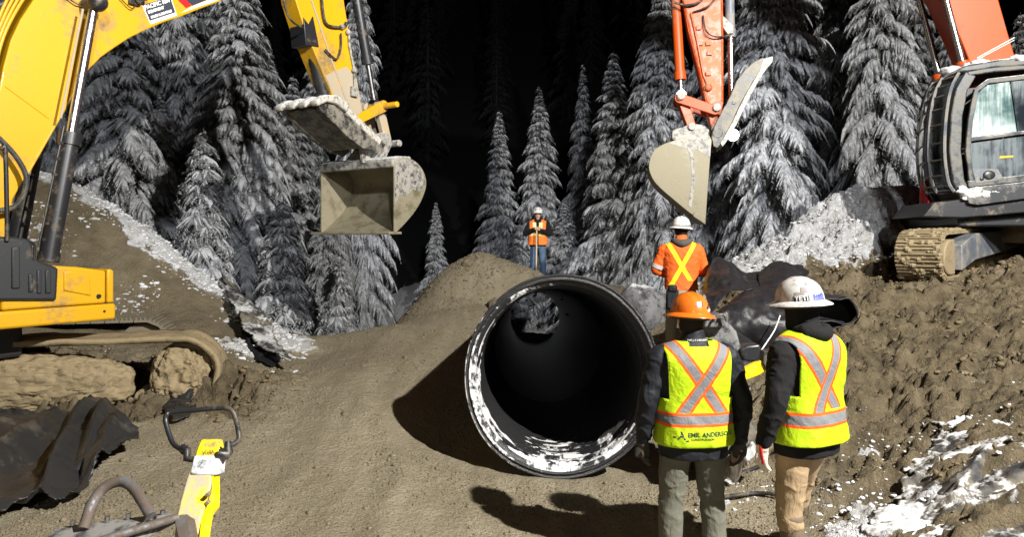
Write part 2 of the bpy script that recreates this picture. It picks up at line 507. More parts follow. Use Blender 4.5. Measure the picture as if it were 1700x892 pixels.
def masks(x, y):
    mud = sstep(1.7, 2.9, x + 0.25 * fbm(x, y, octv=3, seed=3) - 0.12 * (y - 6)) * (1 - sstep(13.5, 15, y))
    mud = np.maximum(mud, sstep(2.2, 3.0, -x) * sstep(7.1, 7.5, y) * (1 - sstep(8.9, 9.6, y)))
    left_hill = sstep(3.0, 3.9, -x) * sstep(9.0, 9.8, y)
    # snow ------------------------------------------------------------
    def seg(pts):
        dd = np.full(x.shape, 99.0)
        for (x0, y0), (x1, y1) in zip(pts[:-1], pts[1:]):
            vx, vy = x1 - x0, y1 - y0
            t = np.clip(((x - x0) * vx + (y - y0) * vy) / (vx * vx + vy * vy), 0, 1)
            dd = np.minimum(dd, np.hypot(x - x0 - t * vx, y - y0 - t * vy))
        return dd
    ridge = [(-13, 12.6), (-8.5, 12.7), (-7.7, 13.0), (-6, 12.5), (-4.5, 12.05), (-3.3, 11.1)]
    s = 0.84 - seg(ridge) * 1.05
    blobs = [(-6.2, 11.2, 1.2, .8, .27), (-4.3, 11.2, .8, .5, .36), (-7.4, 11.4, .9, .6, .33), (-6.9, 12.2, .9, .5, .3), (-3.7, 10.3, .5, .45, .8),(-5.2,10.3,1.0,.4,.25),
             (-4.3, 8.0, .5, .2, .42), (-5.3, 7.8, .5, .18, .3), (-3.0, 9.3, .3, .5, .4),
             (4.9, 13.2, 1.5, 1.0, 1.1), (6.6, 14.0, 1.9, 1.0, .85), (8.4, 14.8, 1.9, 1.0, .8), (6.4, 13.2, 1.3, .7, .6), (3.9, 12.5, .9, .9, 1.0), (7.2,13.3,1.4,.6,.45),
             (2.55, 5.4, .7, .55, .50), (3.0, 5.1, .6, .35, .58), (2.2, 4.6, .5, .35, .45), (1.75, 5.9, .4, .35, .58), (2.35, 5.05, .6, .5, .60), (2.0, 4.5, .4, .3, .5), (3.0, 6.3, .5, .2, .42), (1.9, 6.4, .4, .25, .4), (2.6, 6.3, .6, .3, .36), (3.4, 4.5, .5, .4, .38), (2.1, 6.0, .5, .25, .42),
             (3.7, 6.2, .6, .3, .38), (3.1, 7.1, .7, .3, .27), (4.5, 5.6, .5, .4, .45), (4.3, 6.9, .7, .25, .3), (1.6, 5.9, .25, .2, .35), (4,4.6,.6,.4,.4)]
    for cx, cy, rx, ry, a in blobs:
        s = np.maximum(s, a * np.exp(-(((x - cx) / rx) ** 2 + ((y - cy) / ry) ** 2) * 0.8))
    wood = np.maximum(sstep(13.0, 14.0, y - 0.25 * np.abs(x + 0.)) * 0, 0)
    fill = np.exp(-((x - .8) / 2.6) ** 4) * (1 - sstep(21, 23, y))
    hill_l = sstep(0, .7, (y - 12.3) + 0.0 * x) * sstep(3.2, 3.9, -x)
    far = sstep(16.5, 17.5, y) * (1 - fill) + hill_l
    far = np.maximum(far, sstep(15.6, 16.4, y) * sstep(2.5, 3.5, np.abs(x - .5)))
    far = np.maximum(far, sstep(15, 20, np.abs(x)))
    far = far * (1 - sstep(30, 42, y))
    s = np.maximum(s, np.clip(far, 0, 1) * 1.2)
    return mud, left_hill, s


def detail_h(x, y):
    mud, hill, s = masks(x, y)
    fine = 0.010 * fbm(x * 9, y * 9, octv=3, seed=11) + 0.016 * fbm(x * 2.4, y * 2.4, octv=3, seed=12) + 0.04 * fbm(x * .8, y * .8, octv=2, seed=13)
    bil = np.abs(fbm(x * 2.1, y * 2.1, octv=4, seed=21, gain=.55))
    bil2 = np.abs(fbm(x * 6.5, y * 6.5, octv=3, seed=22, gain=.6))
    rid = 1 - np.abs(fbm(x * 3.1 + .4 * bil, y * 4.2, octv=4, seed=27, gain=.6)) * 3
    rough = 0.22 * (bil - .2) + 0.12 * (bil2 - .2) + 0.12 * fbm(x * 1.2, y * 1.2, octv=2, seed=23) - .12 * np.clip(rid, 0, 1) ** 2 + .06 * fbm(x * 14, y * 14, octv=3, seed=28, gain=.65)
    steps = 0.10 * sstep(.5, .75, vnoise(x * 1.5, y * 2.6, seed=31)) * mud
    h = fine * (1 - .3 * mud) + rough * mud * (0.55 + .45 * sstep(5.5, 8, y)) + steps + hill * 0.06 * fbm(x * 2, y * 2, octv=4, seed=24)
    cover = sstep(.44, .56, s + .42 * fbm(x * 3.2, y * 3.2, octv=4, seed=41, gain=.62))
    lump = 0.5 + 0.5 * fbm(x * 5.5, y * 5.5, octv=3, seed=42)
    h = h + cover * (0.035 + 0.055 * lump * sstep(3, 9, y))
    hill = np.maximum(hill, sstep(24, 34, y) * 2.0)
    return h, cover, mud, hill


def ground(x, y):
    x = np.atleast_1d(np.asarray(x, float)); y = np.atleast_1d(np.asarray(y, float))
    return base_h(x, y) + feat_h(x, y) + detail_h(x, y)[0]


def gz(x, y): return float(ground([x], [y])[0])


def warp_axis(a, b, step, lo, hi, grow=1.09):
    core = list(np.arange(a, b + 1e-6, step))
    s = step; v = a
    left = []
    while v > lo: s *= grow; v -= s; left.append(v)
    s = step; v = b; right = []
    while v < hi: s *= grow; v += s; right.append(v)
    return np.array(left[::-1] + core + right)


gx = warp_axis(-8.2, 8.2, 0.026, -420, 420)
gy_core = [1.0]
while gy_core[-1] < 28.5: gy_core.append(gy_core[-1] + 0.018 + 0.0012 * gy_core[-1])
s_ = 0.04; v_ = gy_core[-1]; up_ = []
while v_ < 520: s_ *= 1.09; v_ += s_; up_.append(v_)
s_ = 0.05; v_ = 1.0; dn_ = []
while v_ > -60: s_ *= 1.15; v_ -= s_; dn_.append(v_)
gyy = np.array(dn_[::-1] + gy_core + up_)
GX, GY = np.meshgrid(gx, gyy)
hb = base_h(GX, GY) + feat_h(GX, GY)
dh, cov, mudm, hillm = detail_h(GX, GY)
GZ = hb + dh
nx_, ny_ = len(gx), len(gyy)
ii = np.arange(nx_ * ny_).reshape(ny_, nx_)
quads = np.stack([ii[:-1, :-1], ii[:-1, 1:], ii[1:, 1:], ii[1:, :-1]], -1).reshape(-1, 4)


def mat_ground():
    m, nt, b = nodes('gravel_mud_and_snow')
    at = lambda n: N(nt, 'ShaderNodeAttribute', attribute_name=n).outputs['Fac']
    snow, mud, hill = at('snow'), at('mud'), at('hill')
    g1 = noise_node(nt, 60, 5, 0.7); g2 = noise_node(nt, 4, 6, 0.65); g3 = noise_node(nt, 0.9, 4, 0.5)
    vor = N(nt, 'ShaderNodeTexVoronoi'); vor.inputs['Scale'].default_value = 75
    tc = N(nt, 'ShaderNodeTexCoord'); nt.links.new(tc.outputs['Object'], vor.inputs['Vector'])
    vor2 = N(nt, 'ShaderNodeTexVoronoi'); vor2.inputs['Scale'].default_value = 26
    nt.links.new(tc.outputs['Object'], vor2.inputs['Vector'])
    grav = ramp(nt, g1.outputs['Fac'], [(0.3, (0.19, 0.162, 0.108)), (0.5, (0.29, 0.25, 0.172)), (0.72, (0.41, 0.36, 0.26))]).outputs['Color']
    grav = mixc(nt, ramp(nt, g2.outputs['Fac'], [(0.4, 0.0), (0.7, 0.55)]).outputs['Color'], grav, (0.21, 0.172, 0.11))
    grav = mixc(nt, ramp(nt, g3.outputs['Fac'], [(0.42, 0.0), (0.6, 0.4)]).outputs['Color'], grav, (0.33, 0.285, 0.205))
    tc2 = N(nt, 'ShaderNodeTexCoord'); mp2 = N(nt, 'ShaderNodeMapping'); mp2.inputs['Rotation'].default_value = (0, 0, R(-14)); mp2.inputs['Scale'].default_value = (3.2, .35, 1)
    nt.links.new(tc2.outputs['Object'], mp2.inputs['Vector'])
    st = noise_node(nt, 1.6, 6, .6, vec=mp2.outputs[0])
    grav = mixc(nt, ramp(nt, st.outputs['Fac'], [(.4, 0.0), (.62, .5)]).outputs['Color'], grav, (0.17, 0.14, 0.09))
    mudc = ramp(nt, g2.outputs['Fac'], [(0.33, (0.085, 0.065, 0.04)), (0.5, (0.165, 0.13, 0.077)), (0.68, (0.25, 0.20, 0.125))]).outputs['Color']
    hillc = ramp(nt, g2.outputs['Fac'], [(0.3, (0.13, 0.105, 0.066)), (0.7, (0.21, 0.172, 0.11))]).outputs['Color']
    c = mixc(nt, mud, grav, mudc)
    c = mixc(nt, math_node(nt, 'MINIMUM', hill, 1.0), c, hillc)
    c = mixc(nt, math_node(nt, 'SUBTRACT', hill, 1.0, True), c, (0.012, 0.013, 0.012))  # far hillside ground coloured near black to stand for unlit night
    sn = noise_node(nt, 34, 7, 0.78)
    sm = math_node(nt, 'ADD', snow, math_node(nt, 'MULTIPLY', math_node(nt, 'SUBTRACT', sn.outputs['Fac'], 0.5), 1.1))
    sr = ramp(nt, sm, [(0.40, 0.0), (0.68, 1.0)]).outputs['Color']
    dsn = noise_node(nt, 7, 5, .7)
    snc = mixc(nt, ramp(nt, dsn.outputs['Fac'], [(.42, 0.0), (.7, .8)]).outputs['Color'], (0.62, 0.63, 0.65), (0.30, 0.27, 0.22))
    c = mixc(nt, sr, c, snc)
    nt.links.new(c, b.inputs['Base Color'])
    ro = mixc(nt, mud, (0.93,) * 3, ramp(nt, g2.outputs['Fac'], [(0.35, 0.55), (0.6, 0.9)]).outputs['Color'])
    nt.links.new(ro, b.inputs['Roughness'])
    b.inputs['Specular IOR Level'].default_value = 0.3
    h = math_node(nt, 'ADD', math_node(nt, 'MULTIPLY', vor.outputs['Distance'], 0.35), math_node(nt, 'MULTIPLY', g1.outputs['Fac'], 0.8))
    h = math_node(nt, 'ADD', h, math_node(nt, 'MULTIPLY', vor2.outputs['Distance'], 0.5))
    h = math_node(nt, 'ADD', h, math_node(nt, 'MULTIPLY', sr, 0.5))
    mz = noise_node(nt, 22, 8, 0.75)
    h = math_node(nt, 'ADD', h, math_node(nt, 'MULTIPLY', math_node(nt, 'MULTIPLY', mz.outputs['Fac'], mud), 2.2))
    bump(nt, b, h, 1.0, 0.03)
    return m


M['ground'] = mat_ground()
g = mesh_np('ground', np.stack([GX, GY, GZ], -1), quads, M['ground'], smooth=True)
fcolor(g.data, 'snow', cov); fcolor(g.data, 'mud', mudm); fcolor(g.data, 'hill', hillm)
g['kind'] = 'structure'

# ------------------------------------------------------------------ loose stones, clods, snow crumbs
rng = np.random.default_rng(7)


def ico(sub=1):
    bm = bmesh.new(); bmesh.ops.create_icosphere(bm, subdivisions=sub, radius=1)
    v = np.array([tuple(p.co) for p in bm.verts]); f = np.array([[q.index for q in p.verts] for p in bm.faces]); bm.free()
    return v, f


IV, IF = ico(1)
IV2, IF2 = ico(2)


def scatter(name, x, y, size, mat, flat=0.7, sink=0.3, jit=0.25, hi=False, smooth=False, z=None):
    n = len(x)
    bv, bf = (IV2, IF2) if hi else (IV, IF)
    if z is None: z = ground(x, y)
    v = np.repeat(bv[None], n, 0)
    if hi:
        nn = fbm(v[..., 0] * 1.3 + np.arange(n)[:, None] * 3.1, v[..., 1] * 1.3, v[..., 2] * 1.3, octv=3, seed=3)
        v = v * (1 + jit * 1.6 * nn[..., None])
    else:
        v = v * (1 + jit * rng.uniform(-1, 1, (n, len(bv), 1)))
    v = v * (size[:, None, None] * rng.uniform(0.7, 1.3, (n, 1, 3)) * np.array([1, 1, flat]))
    a = rng.uniform(0, 2 * PI, n); c, s = np.cos(a)[:, None], np.sin(a)[:, None]
    X = v[..., 0] * c - v[..., 1] * s; Y = v[..., 0] * s + v[..., 1] * c
    v = np.stack([X + x[:, None], Y + y[:, None], v[..., 2] + (z + size * flat * (1 - 2 * sink))[:, None]], -1)
    f = (bf[None] + (np.arange(n) * len(bv))[:, None, None]).reshape(-1, 3)
    return mesh_np(name, v, f, mat, smooth=smooth)


def pts_in(n, fn, x0, x1, y0, y1, ypow=1.0):
    x = rng.uniform(x0, x1, n); y = y0 + (y1 - y0) * rng.uniform(0, 1, n) ** ypow
    k = rng.uniform(0, 1, n) < fn(x, y)
    return x[k], y[k]


def dist_axis(x, y):
    t = (y - AX0[1]) / (AX1[1] - AX0[1])
    return x - (AX0[0] + t * (AX1[0] - AX0[0]))


def gravel_density(x, y):
    mud, hill, s = masks(x, y)
    lane = np.exp(-(((x + 1.9) * .93 + (y - 8) * .22) / .85) ** 2)
    inside = (np.abs(dist_axis(x, y)) < 1.0) & (y > 6.6)
    return np.clip((1 - mud) * (1 - hill) * (0.85 - .72 * lane) * (1 - inside) * (s < .4) * (0.35 + 1.0 * sstep(.4, .65, vnoise(x * 1.7, y * 1.7, seed=55))), 0, 1)


M['stone'] = mat_paint('gravel_stone', (0.23, 0.19, 0.125), 0.9, dirt=0.5, scale=9, dirt_col=(0.13, 0.105, 0.065), bumps=0.3)
M['clod'] = mat_paint('mud_clod', (0.185, 0.145, 0.085), 0.75, dirt=0.5, scale=6, dirt_col=(0.12, 0.088, 0.045), bumps=0.8)
M['rock'] = mat_paint('dark_rock', (0.03, 0.032, 0.034), 0.8, dirt=0.42, scale=7, dirt_col=(0.2, 0.2, 0.21), snow=0.15, bumps=1.0)
x, y = pts_in(85000, gravel_density, -6, 2.4, 3.0, 16.5, 1.25)
sz = 0.005 + 0.009 * rng.uniform(0, 1, len(x)) ** 2.2 + (rng.uniform(0, 1, len(x)) < .006) * .015
tag(scatter('gravel', x, y, sz * (1 + .035 * y), M['stone'], sink=.4), kind='stuff')
x, y = pts_in(2600, lambda x, y: np.exp(-(((x + .62) / 1.3) ** 2 + ((y - 15.) / 1.1) ** 2)) + 0 * x, -2.4, 1, 13, 16.6)
tag(scatter('gravel', x, y, 0.015 + .02 * rng.uniform(0, 1, len(x)) ** 2, M['stone'], sink=.4), kind='stuff')
x, y = pts_in(26000, lambda x, y: (masks(x, y)[2] < .42) * masks(x, y)[0] * (0.2 + sstep(.42, .6, vnoise(x * 1.1, y * 1.1, seed=56))) * .8, -8, 9.5, 4.0, 13)
sz = 0.008 + 0.028 * rng.uniform(0, 1, len(x)) ** 4
tag(scatter('mud_clods', x, y, sz * (0.55 + .06 * y), M['clod'], flat=.8, hi=True, jit=.45), kind='stuff')


def snow_density(x, y):
    s = masks(x, y)[2]
    return np.clip(sstep(.16, .5, s + .3 * fbm(x * 1.6, y * 1.6, octv=2, seed=77)), 0, 1) * (y < 16)


x, y = pts_in(6500, lambda x, y: snow_density(x, y) * (x < -2.5), -9.5, -2.6, 9.2, 13.0)
tag(scatter('snow_crumbs', x, y, 0.009 + 0.038 * rng.uniform(0, 1, len(x)) ** 3, M['snow'], flat=.55, sink=.45, hi=True, jit=.5, smooth=True), kind='stuff')
x, y = pts_in(5200, lambda x, y: snow_density(x, y) * (x > 2.5) * .9, 2.6, 10, 11.5, 15.8)
tag(scatter('snow_crumbs', x, y, 0.010 + 0.032 * rng.uniform(0, 1, len(x)) ** 2.5, M['snow'], flat=.5, sink=.5, hi=True, jit=.55, smooth=True), kind='stuff')
x, y = pts_in(3600, lambda x, y: snow_density(x, y) * (x > 1.2), 1.4, 5, 4.0, 7.5)
tag(scatter('snow_crumbs', x, y, 0.005 + 0.016 * rng.uniform(0, 1, len(x)) ** 3, M['snow'], flat=.6, sink=.45, hi=True, jit=.5, smooth=True), kind='stuff')


def rock(name, loc, r, sc, mat, label, seed=0, parent=None):
    v, f = ico(4)
    nn = fbm(v[:, 0] * 1.1 + seed * 7.7, v[:, 1] * 1.1, v[:, 2] * 1.1, octv=4, seed=seed)
    fac = np.round((v @ np.random.default_rng(seed).normal(size=(3, 9))) * 1.2) .sum(1) * 0.012
    v = v * (1 + .38 * nn + fac)[:, None] * r * np.array(sc)
    o = mesh_np(name, v, f, mat, smooth=True)
    o.data.set_sharp_from_angle(angle=R(30))
    o.location = loc
    return tag(o, label, 'rock')


p = P(1070, 512, 12.2)
rock('boulder', (p.x, p.y, p.z - .1), .55, (.72, .8, .85), M['rock'], 'big dark grey frosted boulder behind the culvert on its right side', 3)
p = P(828, 490, 13.6); rock('loose_stone', (p.x, p.y, gz(p.x, p.y) + .06), .17, (1.2, .9, .75), M['stone'], 'largest pale angular stone on the gravel pile beside the culvert mouth', 5)
p = P(778, 473, 14.6); rock('loose_stone', (p.x, 14.45, gz(p.x, 14.45) + .02), .10, (1, .9, 1.), M['stone'], 'smaller pale stone half buried high on the gravel pile', 8)
# ------------------------------------------------------------------ culvert pipe
def cut_ground_inside():
    me = g.data
    t = AX1 - AX0; L = np.linalg.norm(t); t = t / L
    cen = np.stack([(GX[:-1, :-1] + GX[1:, 1:]) / 2, (GY[:-1, :-1] + GY[1:, 1:]) / 2,
                    (GZ[:-1, :-1] + GZ[1:, 1:] + GZ[:-1, 1:] + GZ[1:, :-1]) / 4], -1).reshape(-1, 3)
    q = cen - AX0
    al = q @ t
    rr = np.linalg.norm(q - al[:, None] * t, axis=1)
    kill = np.nonzero((rr < 0.845) & (al > -0.03) & (al < L + .4))[0]
    bm = bmesh.new(); bm.from_mesh(me); bm.faces.ensure_lookup_table()
    bmesh.ops.delete(bm, geom=[bm.faces[i] for i in kill], context='FACES')
    bm.to_mesh(me); bm.free()


cut_ground_inside()

PSX, PSZ = 0.955, 1.0          # the pipe sags slightly: narrower than tall
_t = (Vector(AX1) - Vector(AX0)); PL = _t.length; _t.normalize()
_s = _t.cross(Vector((0, 0, 1))).normalized(); _u = _s.cross(_t)
# local frame of pipe: x right, y along, z up
pipe = empty('culvert_pipe', tuple(AX0), 0, 'large black corrugated plastic culvert pipe with snow crusted round its open mouth', 'pipe')
pipe.rotation_mode = 'QUATERNION'
pipe.rotation_quaternion = Matrix((_s, _t, _u)).transposed().to_quaternion()


def mat_pipe():
    m, nt, b = nodes('black_pipe_plastic')
    n1 = noise_node(nt, 3, 6, .65); n2 = noise_node(nt, 40, 4, .7)
    r = ramp(nt, n1.outputs['Fac'], [(.55, 0.0), (.72, .7)])
    c = mixc(nt, r.outputs['Color'], (0.012, 0.012, 0.013), (0.05, 0.046, 0.038))
    nt.links.new(c, b.inputs['Base Color']); b.inputs['Roughness'].default_value = 0.42
    bump(nt, b, n2.outputs['Fac'], .3, .004)
    return m


M['pipe'] = mat_pipe()


def mat_patchy(name, thr0, thr1, under=(0.016, 0.016, 0.017), scale=14):
    m, nt, b = nodes(name)
    n1 = noise_node(nt, scale, 7, .7); n2 = noise_node(nt, scale * 4, 4, .7)
    a = math_node(nt, 'ADD', N(nt, 'ShaderNodeAttribute', attribute_name='snow').outputs['Fac'],
                  math_node(nt, 'MULTIPLY', math_node(nt, 'SUBTRACT', n1.outputs['Fac'], .5), 1.3))
    r = ramp(nt, a, [(thr0, 0.0), (thr1, 1.0)]).outputs['Color']
    c = mixc(nt, r, under, (0.80, 0.81, 0.83))
    nt.links.new(c, b.inputs['Base Color']); nt.links.new(mixc(nt, r, (.32,) * 3, (.75,) * 3), b.inputs['Roughness'])
    h = math_node(nt, 'ADD', math_node(nt, 'MULTIPLY', r, 1.5), n2.outputs['Fac'])
    bump(nt, b, h, .7, .012)
    return m


M['pipe_frost'] = mat_patchy('pipe_lining_with_snow', .42, .56)


def revolve(profile, nseg=160, sx=PSX, sz=PSZ, wob=0.0):
    """profile: list of (y, r); returns verts, quads"""
    pr = np.array(profile); k = len(pr)
    a = np.linspace(0, 2 * PI, nseg, endpoint=False)
    w = 1 + wob * (np.sin(a * 2 + .6) + .6 * np.sin(a * 3 + 2) + .3 * np.sin(a * 7))
    X = (np.cos(a) * w)[:, None] * pr[:, 1][None] * sx; Z = (np.sin(a) * w)[:, None] * pr[:, 1][None] * sz
    Y = np.repeat(pr[:, 0][None], nseg, 0)
    v = np.stack([X, Y, Z], -1).reshape(-1, 3)
    i = np.arange(nseg * k).reshape(nseg, k); j = np.roll(i, -1, 0)
    q = np.stack([i[:, :-1], i[:, 1:], j[:, 1:], j[:, :-1]], -1).reshape(-1, 4)
    return v, q, np.repeat(a[:, None], k, 1).ravel(), Y.ravel()


# outer wall with ribs
prof = []
y_ = 0.30
while y_ < PL:
    prof += [(y_, .862), (y_ + .035, .905), (y_ + .095, .905), (y_ + .13, .862)]
    y_ += .17
v, q, a, yy = revolve(prof, 96)
mesh_np('outer_wall', v, q, M['pipe'], pipe, smooth=True)
# lining: finely ribbed inside, two swellings behind the mouth, snow on the lower left
prof = [(0.02, .885), (.03, .835), (.09, .825), (.13, .80), (.18, .80), (.22, .828), (.34, .830)]
y_ = .36
while y_ < 4.0:
    prof += [(y_, .828), (y_ + .02, .804), (y_ + .05, .804), (y_ + .075, .828)]; y_ += .105
prof += [(y_, .825), (8, .825), (14, .825), (PL, .825)]
v, q, a, yy = revolve(prof, 200, wob=.004)
lin = mesh_np('lining', v, q, M['pipe_frost'], pipe, smooth=True)
aa = np.degrees(a) % 360            # 0 right, 90 top, 180 left, 270 bottom
left = np.exp(-((aa - 195) / 40) ** 4) * (yy < .36) * .5
bot = np.exp(-((aa - 268) / 40) ** 2) * np.clip(1.0 - yy / 2.4, 0, 1)
botr = np.exp(-((aa - 305) / 22) ** 2) * np.clip(1.0 - yy / 1.0, 0, 1)
top = np.exp(-((aa - 115) / 30) ** 2) * (yy < .12) * .5
fcolor(lin.data, 'snow', np.maximum.reduce([left, bot * .56, botr * .62, top, 0 * a]))
# mouth: double flared lip
prof = [(.30, .862), (.27, .90), (.20, .915), (.15, .90), (.12, .885), (.09, .90), (.06, .93), (.02, .935), (.0, .93), (-.004, .922), (.006, .912), (.010, .903), (.006, .895), (-.008, .888), (-.004, .875), (.03, .868)]
v, q, a, yy = revolve(prof, 220, wob=.006)
rim = mesh_np('rim', v, q, M['pipe_frost'], pipe, smooth=True)
aa = np.degrees(a) % 360
s = .15 + .62 * np.exp(-((aa - 195) / 55) ** 4) + .28 * np.exp(-((aa - 275) / 35) ** 2) + .35 * np.exp(-((aa - 120) / 25) ** 2)
s = np.where((aa > 312) | (aa < 80), -.45, s)
rad_ = np.repeat(np.array([q_[1] for q_ in prof])[None], 220, 0).ravel()
fcolor(rim.data, 'snow', (s - .22) * (yy < .07) - .75 * ((rad_ > .893) & (rad_ < .915) & (yy < .02)))
# thick snow band stuck inside the mouth on the left
def snow_band(name, a0, a1, y0, y1, thick, seed, thr=-.3):
    na, ny = int((a1 - a0) * 2.2), int((y1 - y0) * 90) + 4
    A, Y = np.meshgrid(np.radians(np.linspace(a0, a1, na)), np.linspace(y0, y1, ny), indexing='ij')
    u = np.linspace(0, 1, na)[:, None]; w = np.linspace(0, 1, ny)[None]
    edge = np.minimum(np.minimum(u, 1 - u) * 5, np.minimum(w, 1 - w) * 2.4)
    nz = fbm(A * 5, Y * 9, octv=5, seed=seed, gain=.6)
    t = thick * np.clip(edge, 0, 1) ** .5 * np.clip(.65 + .8 * nz, -.3, 1.4) - .006 + (nz < thr) * -.03
    rr = .828 - t
    v = np.stack([np.cos(A) * rr * PSX, Y, np.sin(A) * rr * PSZ], -1).reshape(-1, 3)
    i = np.arange(na * ny).reshape(na, ny)
    q = np.stack([i[:-1, :-1], i[1:, :-1], i[1:, 1:], i[:-1, 1:]], -1).reshape(-1, 4)
    o = mesh_np(name, v, q, M['snow'], pipe, smooth=True)
    o['kind'] = 'stuff'
    return o


snow_band('snow_crust', 128, 238, .06, .42, .042, 1)
snow_band('snow_crust', 232, 330, .05, .22, .05, 2, -.25)
snow_band('snow_crust', 240, 292, .28, 1.5, .035, 3, .05)
snow_band('snow_crust', 296, 326, .26, .75, .06, 4, -.1)
b_ = MB(); b_.box((.12, .40, -.80), (.20, .10, .035), Matrix.Rotation(.15, 3, 'Z')); o = b_.build('wood_block', mat_paint('dirty_pale_wood', (.5, .42, .28), .7, dirt=.5, scale=14, dirt_col=(.6, .6, .6)), pipe, bevel=.006)
o.parent = None; o.matrix_world = pipe.matrix_world
tag(o, 'short pale wood block lying in the snow inside the pipe mouth', 'wood block')
bpy.context.view_layer.update(); o.matrix_world = pipe.matrix_basis.copy()


# ------------------------------------------------------------------ snow-laden firs
def fir_meshes(name, Ht, Rad, seed, z_lo=0.3, whorl=.30, per=6, fing=.17, sharp=1.0, droop=1.0, detail=1.0, ws=1.0):
    """returns (trunk, needles, snow) meshes for one tree of height Ht, crown radius Rad"""
    r = np.random.default_rng(seed)
    zs = []
    z = z_lo
    while z < Ht - .15:
        f = z / Ht
        k = max(3, int(per * (1 - .35 * f)))
        a0 = r.uniform(0, 2 * PI)
        for i in range(k):
            zs.append((z + r.uniform(-.12, .12), a0 + 2 * PI * i / k + r.uniform(-.35, .35)))
        z += whorl * (1 - .45 * f) * r.uniform(.8, 1.2)
    zs = np.array(zs); nb = len(zs)
    f = zs[:, 0] / Ht
    L = Rad * (np.clip(1 - f, 0, 1) ** (1.0 * sharp)) * 1.06 * r.uniform(.50, 1.18, nb) * (1 + .22 * np.sin(zs[:, 1] * 2 + zs[:, 0] * .9 + seed)) * (1 - .25 * np.exp(-((f) / .08) ** 2)) + .035
    dirs = np.stack([np.cos(zs[:, 1]), np.sin(zs[:, 1])], -1)
    rise = (.30 * f + -.05) ; dr = droop * (.55 - .35 * f) * r.uniform(.7, 1.3, nb)
    # trunk
    tb = MB(); tb.tube([(0, 0, -1.5), (0, 0, Ht * .35), (0.02, 0, Ht * .7), (0, 0, Ht)], [Ht * .016 + .03, Ht * .012 + .02, Ht * .007, .01], 10)
    # branch wood
    for i in range(nb):
        if L[i] > Rad * .35 and r.uniform() < .8:
            d = Vector((dirs[i, 0], dirs[i, 1], 0)); p0 = Vector((0, 0, zs[i, 0]))
            pts = [p0 + d * (L[i] * t) + Vector((0, 0, L[i] * (rise[i] * t - dr[i] * t * t))) for t in (0, .35, .7, .98)]
            tb.tube(pts, [.014 + .012 * L[i], .012, .008, .004], 5, cap=False)
    # fingers
    Pn, Dn, Ln, Wn = [], [], [], []
    for i in range(nb):
        nf = max(2, int(L[i] / fing * detail * 1.6))
        t = (np.arange(nf) + r.uniform(.2, .8, nf)) / nf
        t = .12 + .88 * t
        for side in (-1, 1, 0):
            if side == 0: tt = np.array([.55, .8, .98]) if L[i] > .5 else np.array([.9])
            else: tt = t
            n = len(tt)
            c = np.stack([dirs[i, 0] * L[i] * tt, dirs[i, 1] * L[i] * tt, zs[i, 0] + L[i] * (rise[i] * tt - dr[i] * tt * tt)], -1)
            slope = rise[i] - 2 * dr[i] * tt
            ang = (0 if side == 0 else side * 1) * r.uniform(.65, 1.15, n)
            ca, sa = np.cos(ang), np.sin(ang)
            dx = dirs[i, 0] * ca - dirs[i, 1] * sa; dy = dirs[i, 0] * sa + dirs[i, 1] * ca
            d = np.stack([dx, dy, slope * .7 - .28 + r.uniform(-.2, .12, n)], -1)
            ll = (.26 + .23 * L[i] * (1.05 - tt)) * r.uniform(.6, 1.35, n) * min(1, .28 + (1 - f[i]) * 3.2)
            if side == 0: ll = (.18 + .16 * L[i]) * r.uniform(.8, 1.2, n) * min(1, .35 + (1 - f[i]) * 3.2)
            Pn.append(c); Dn.append(d); Ln.append(np.clip(ll, .05, .75)); Wn.append(np.clip((.024 + .036 * np.minimum(ll, .6) / .4), .022, .072) * ws * r.uniform(.55, 1.45, n))
    Pn = np.concatenate(Pn); Dn = np.concatenate(Dn); Ln = np.concatenate(Ln); Wn = np.concatenate(Wn)
    # tip shoots
    Dn /= np.linalg.norm(Dn, axis=1)[:, None]
    n = len(Pn)
    T = np.linspace(0, 1, 5)[None, :, None]
    up = np.array([0, 0, 1.])
    S = np.cross(Dn, up); S /= np.linalg.norm(S, axis=1)[:, None]
    Nn = np.cross(S, Dn)
    drp = r.uniform(.18, .5, n)
    C = Pn[:, None] + Dn[:, None] * (Ln[:, None, None] * T) - up * ((drp * Ln)[:, None, None] * T ** 2)
    wprof = np.array([.55, .95, 1.0, .8, .28])[None, :, None]
    def strip(cross, hh, widen, jit, lift):
        K = len(cross)
        w = Wn[:, None, None] * wprof * widen * (1 + jit * r.uniform(-1, 1, (n, 5, 1)))
        X = np.array(cross)[None, None, :] * w * (1 + .3 * jit * r.uniform(-1, 1, (n, 5, K)))
        Z = (np.array(hh)[None, None, :] * Wn[:, None, None] * wprof) * (1 + jit * r.uniform(-1, 1, (n, 5, K))) + lift
        v = C[:, :, None] + S[:, None, None] * X[..., None] + Nn[:, None, None] * Z[..., None]
        base = (np.arange(n) * 5 * K)[:, None, None]
        gi = np.arange(5 * K).reshape(5, K)
        q = np.stack([gi[:-1, :-1], gi[:-1, 1:], gi[1:, 1:], gi[1:, :-1]], -1).reshape(-1, 4)
        return v.reshape(-1, 3), (q[None] + base).reshape(-1, 4)
    sv, sf = strip([-1, -.55, 0, .55, 1], [-.25, .5, .8, .5, -.25], 1.0, .42, .012)
    # not every twig keeps its snow
    keep = r.uniform(0, 1, n) < .86
    sf = sf.reshape(n, -1, 4)[keep].reshape(-1, 4)
    # frond of needles under the snow: two rows of spikes
    K = 7
    tt = np.linspace(.05, 1, K)[None, :, None]
    Cn = Pn[:, None] + Dn[:, None] * (Ln[:, None, None] * tt * 1.12) - up * ((drp * Ln)[:, None, None] * tt ** 2) - Nn[:, None] * .012
    sp = []
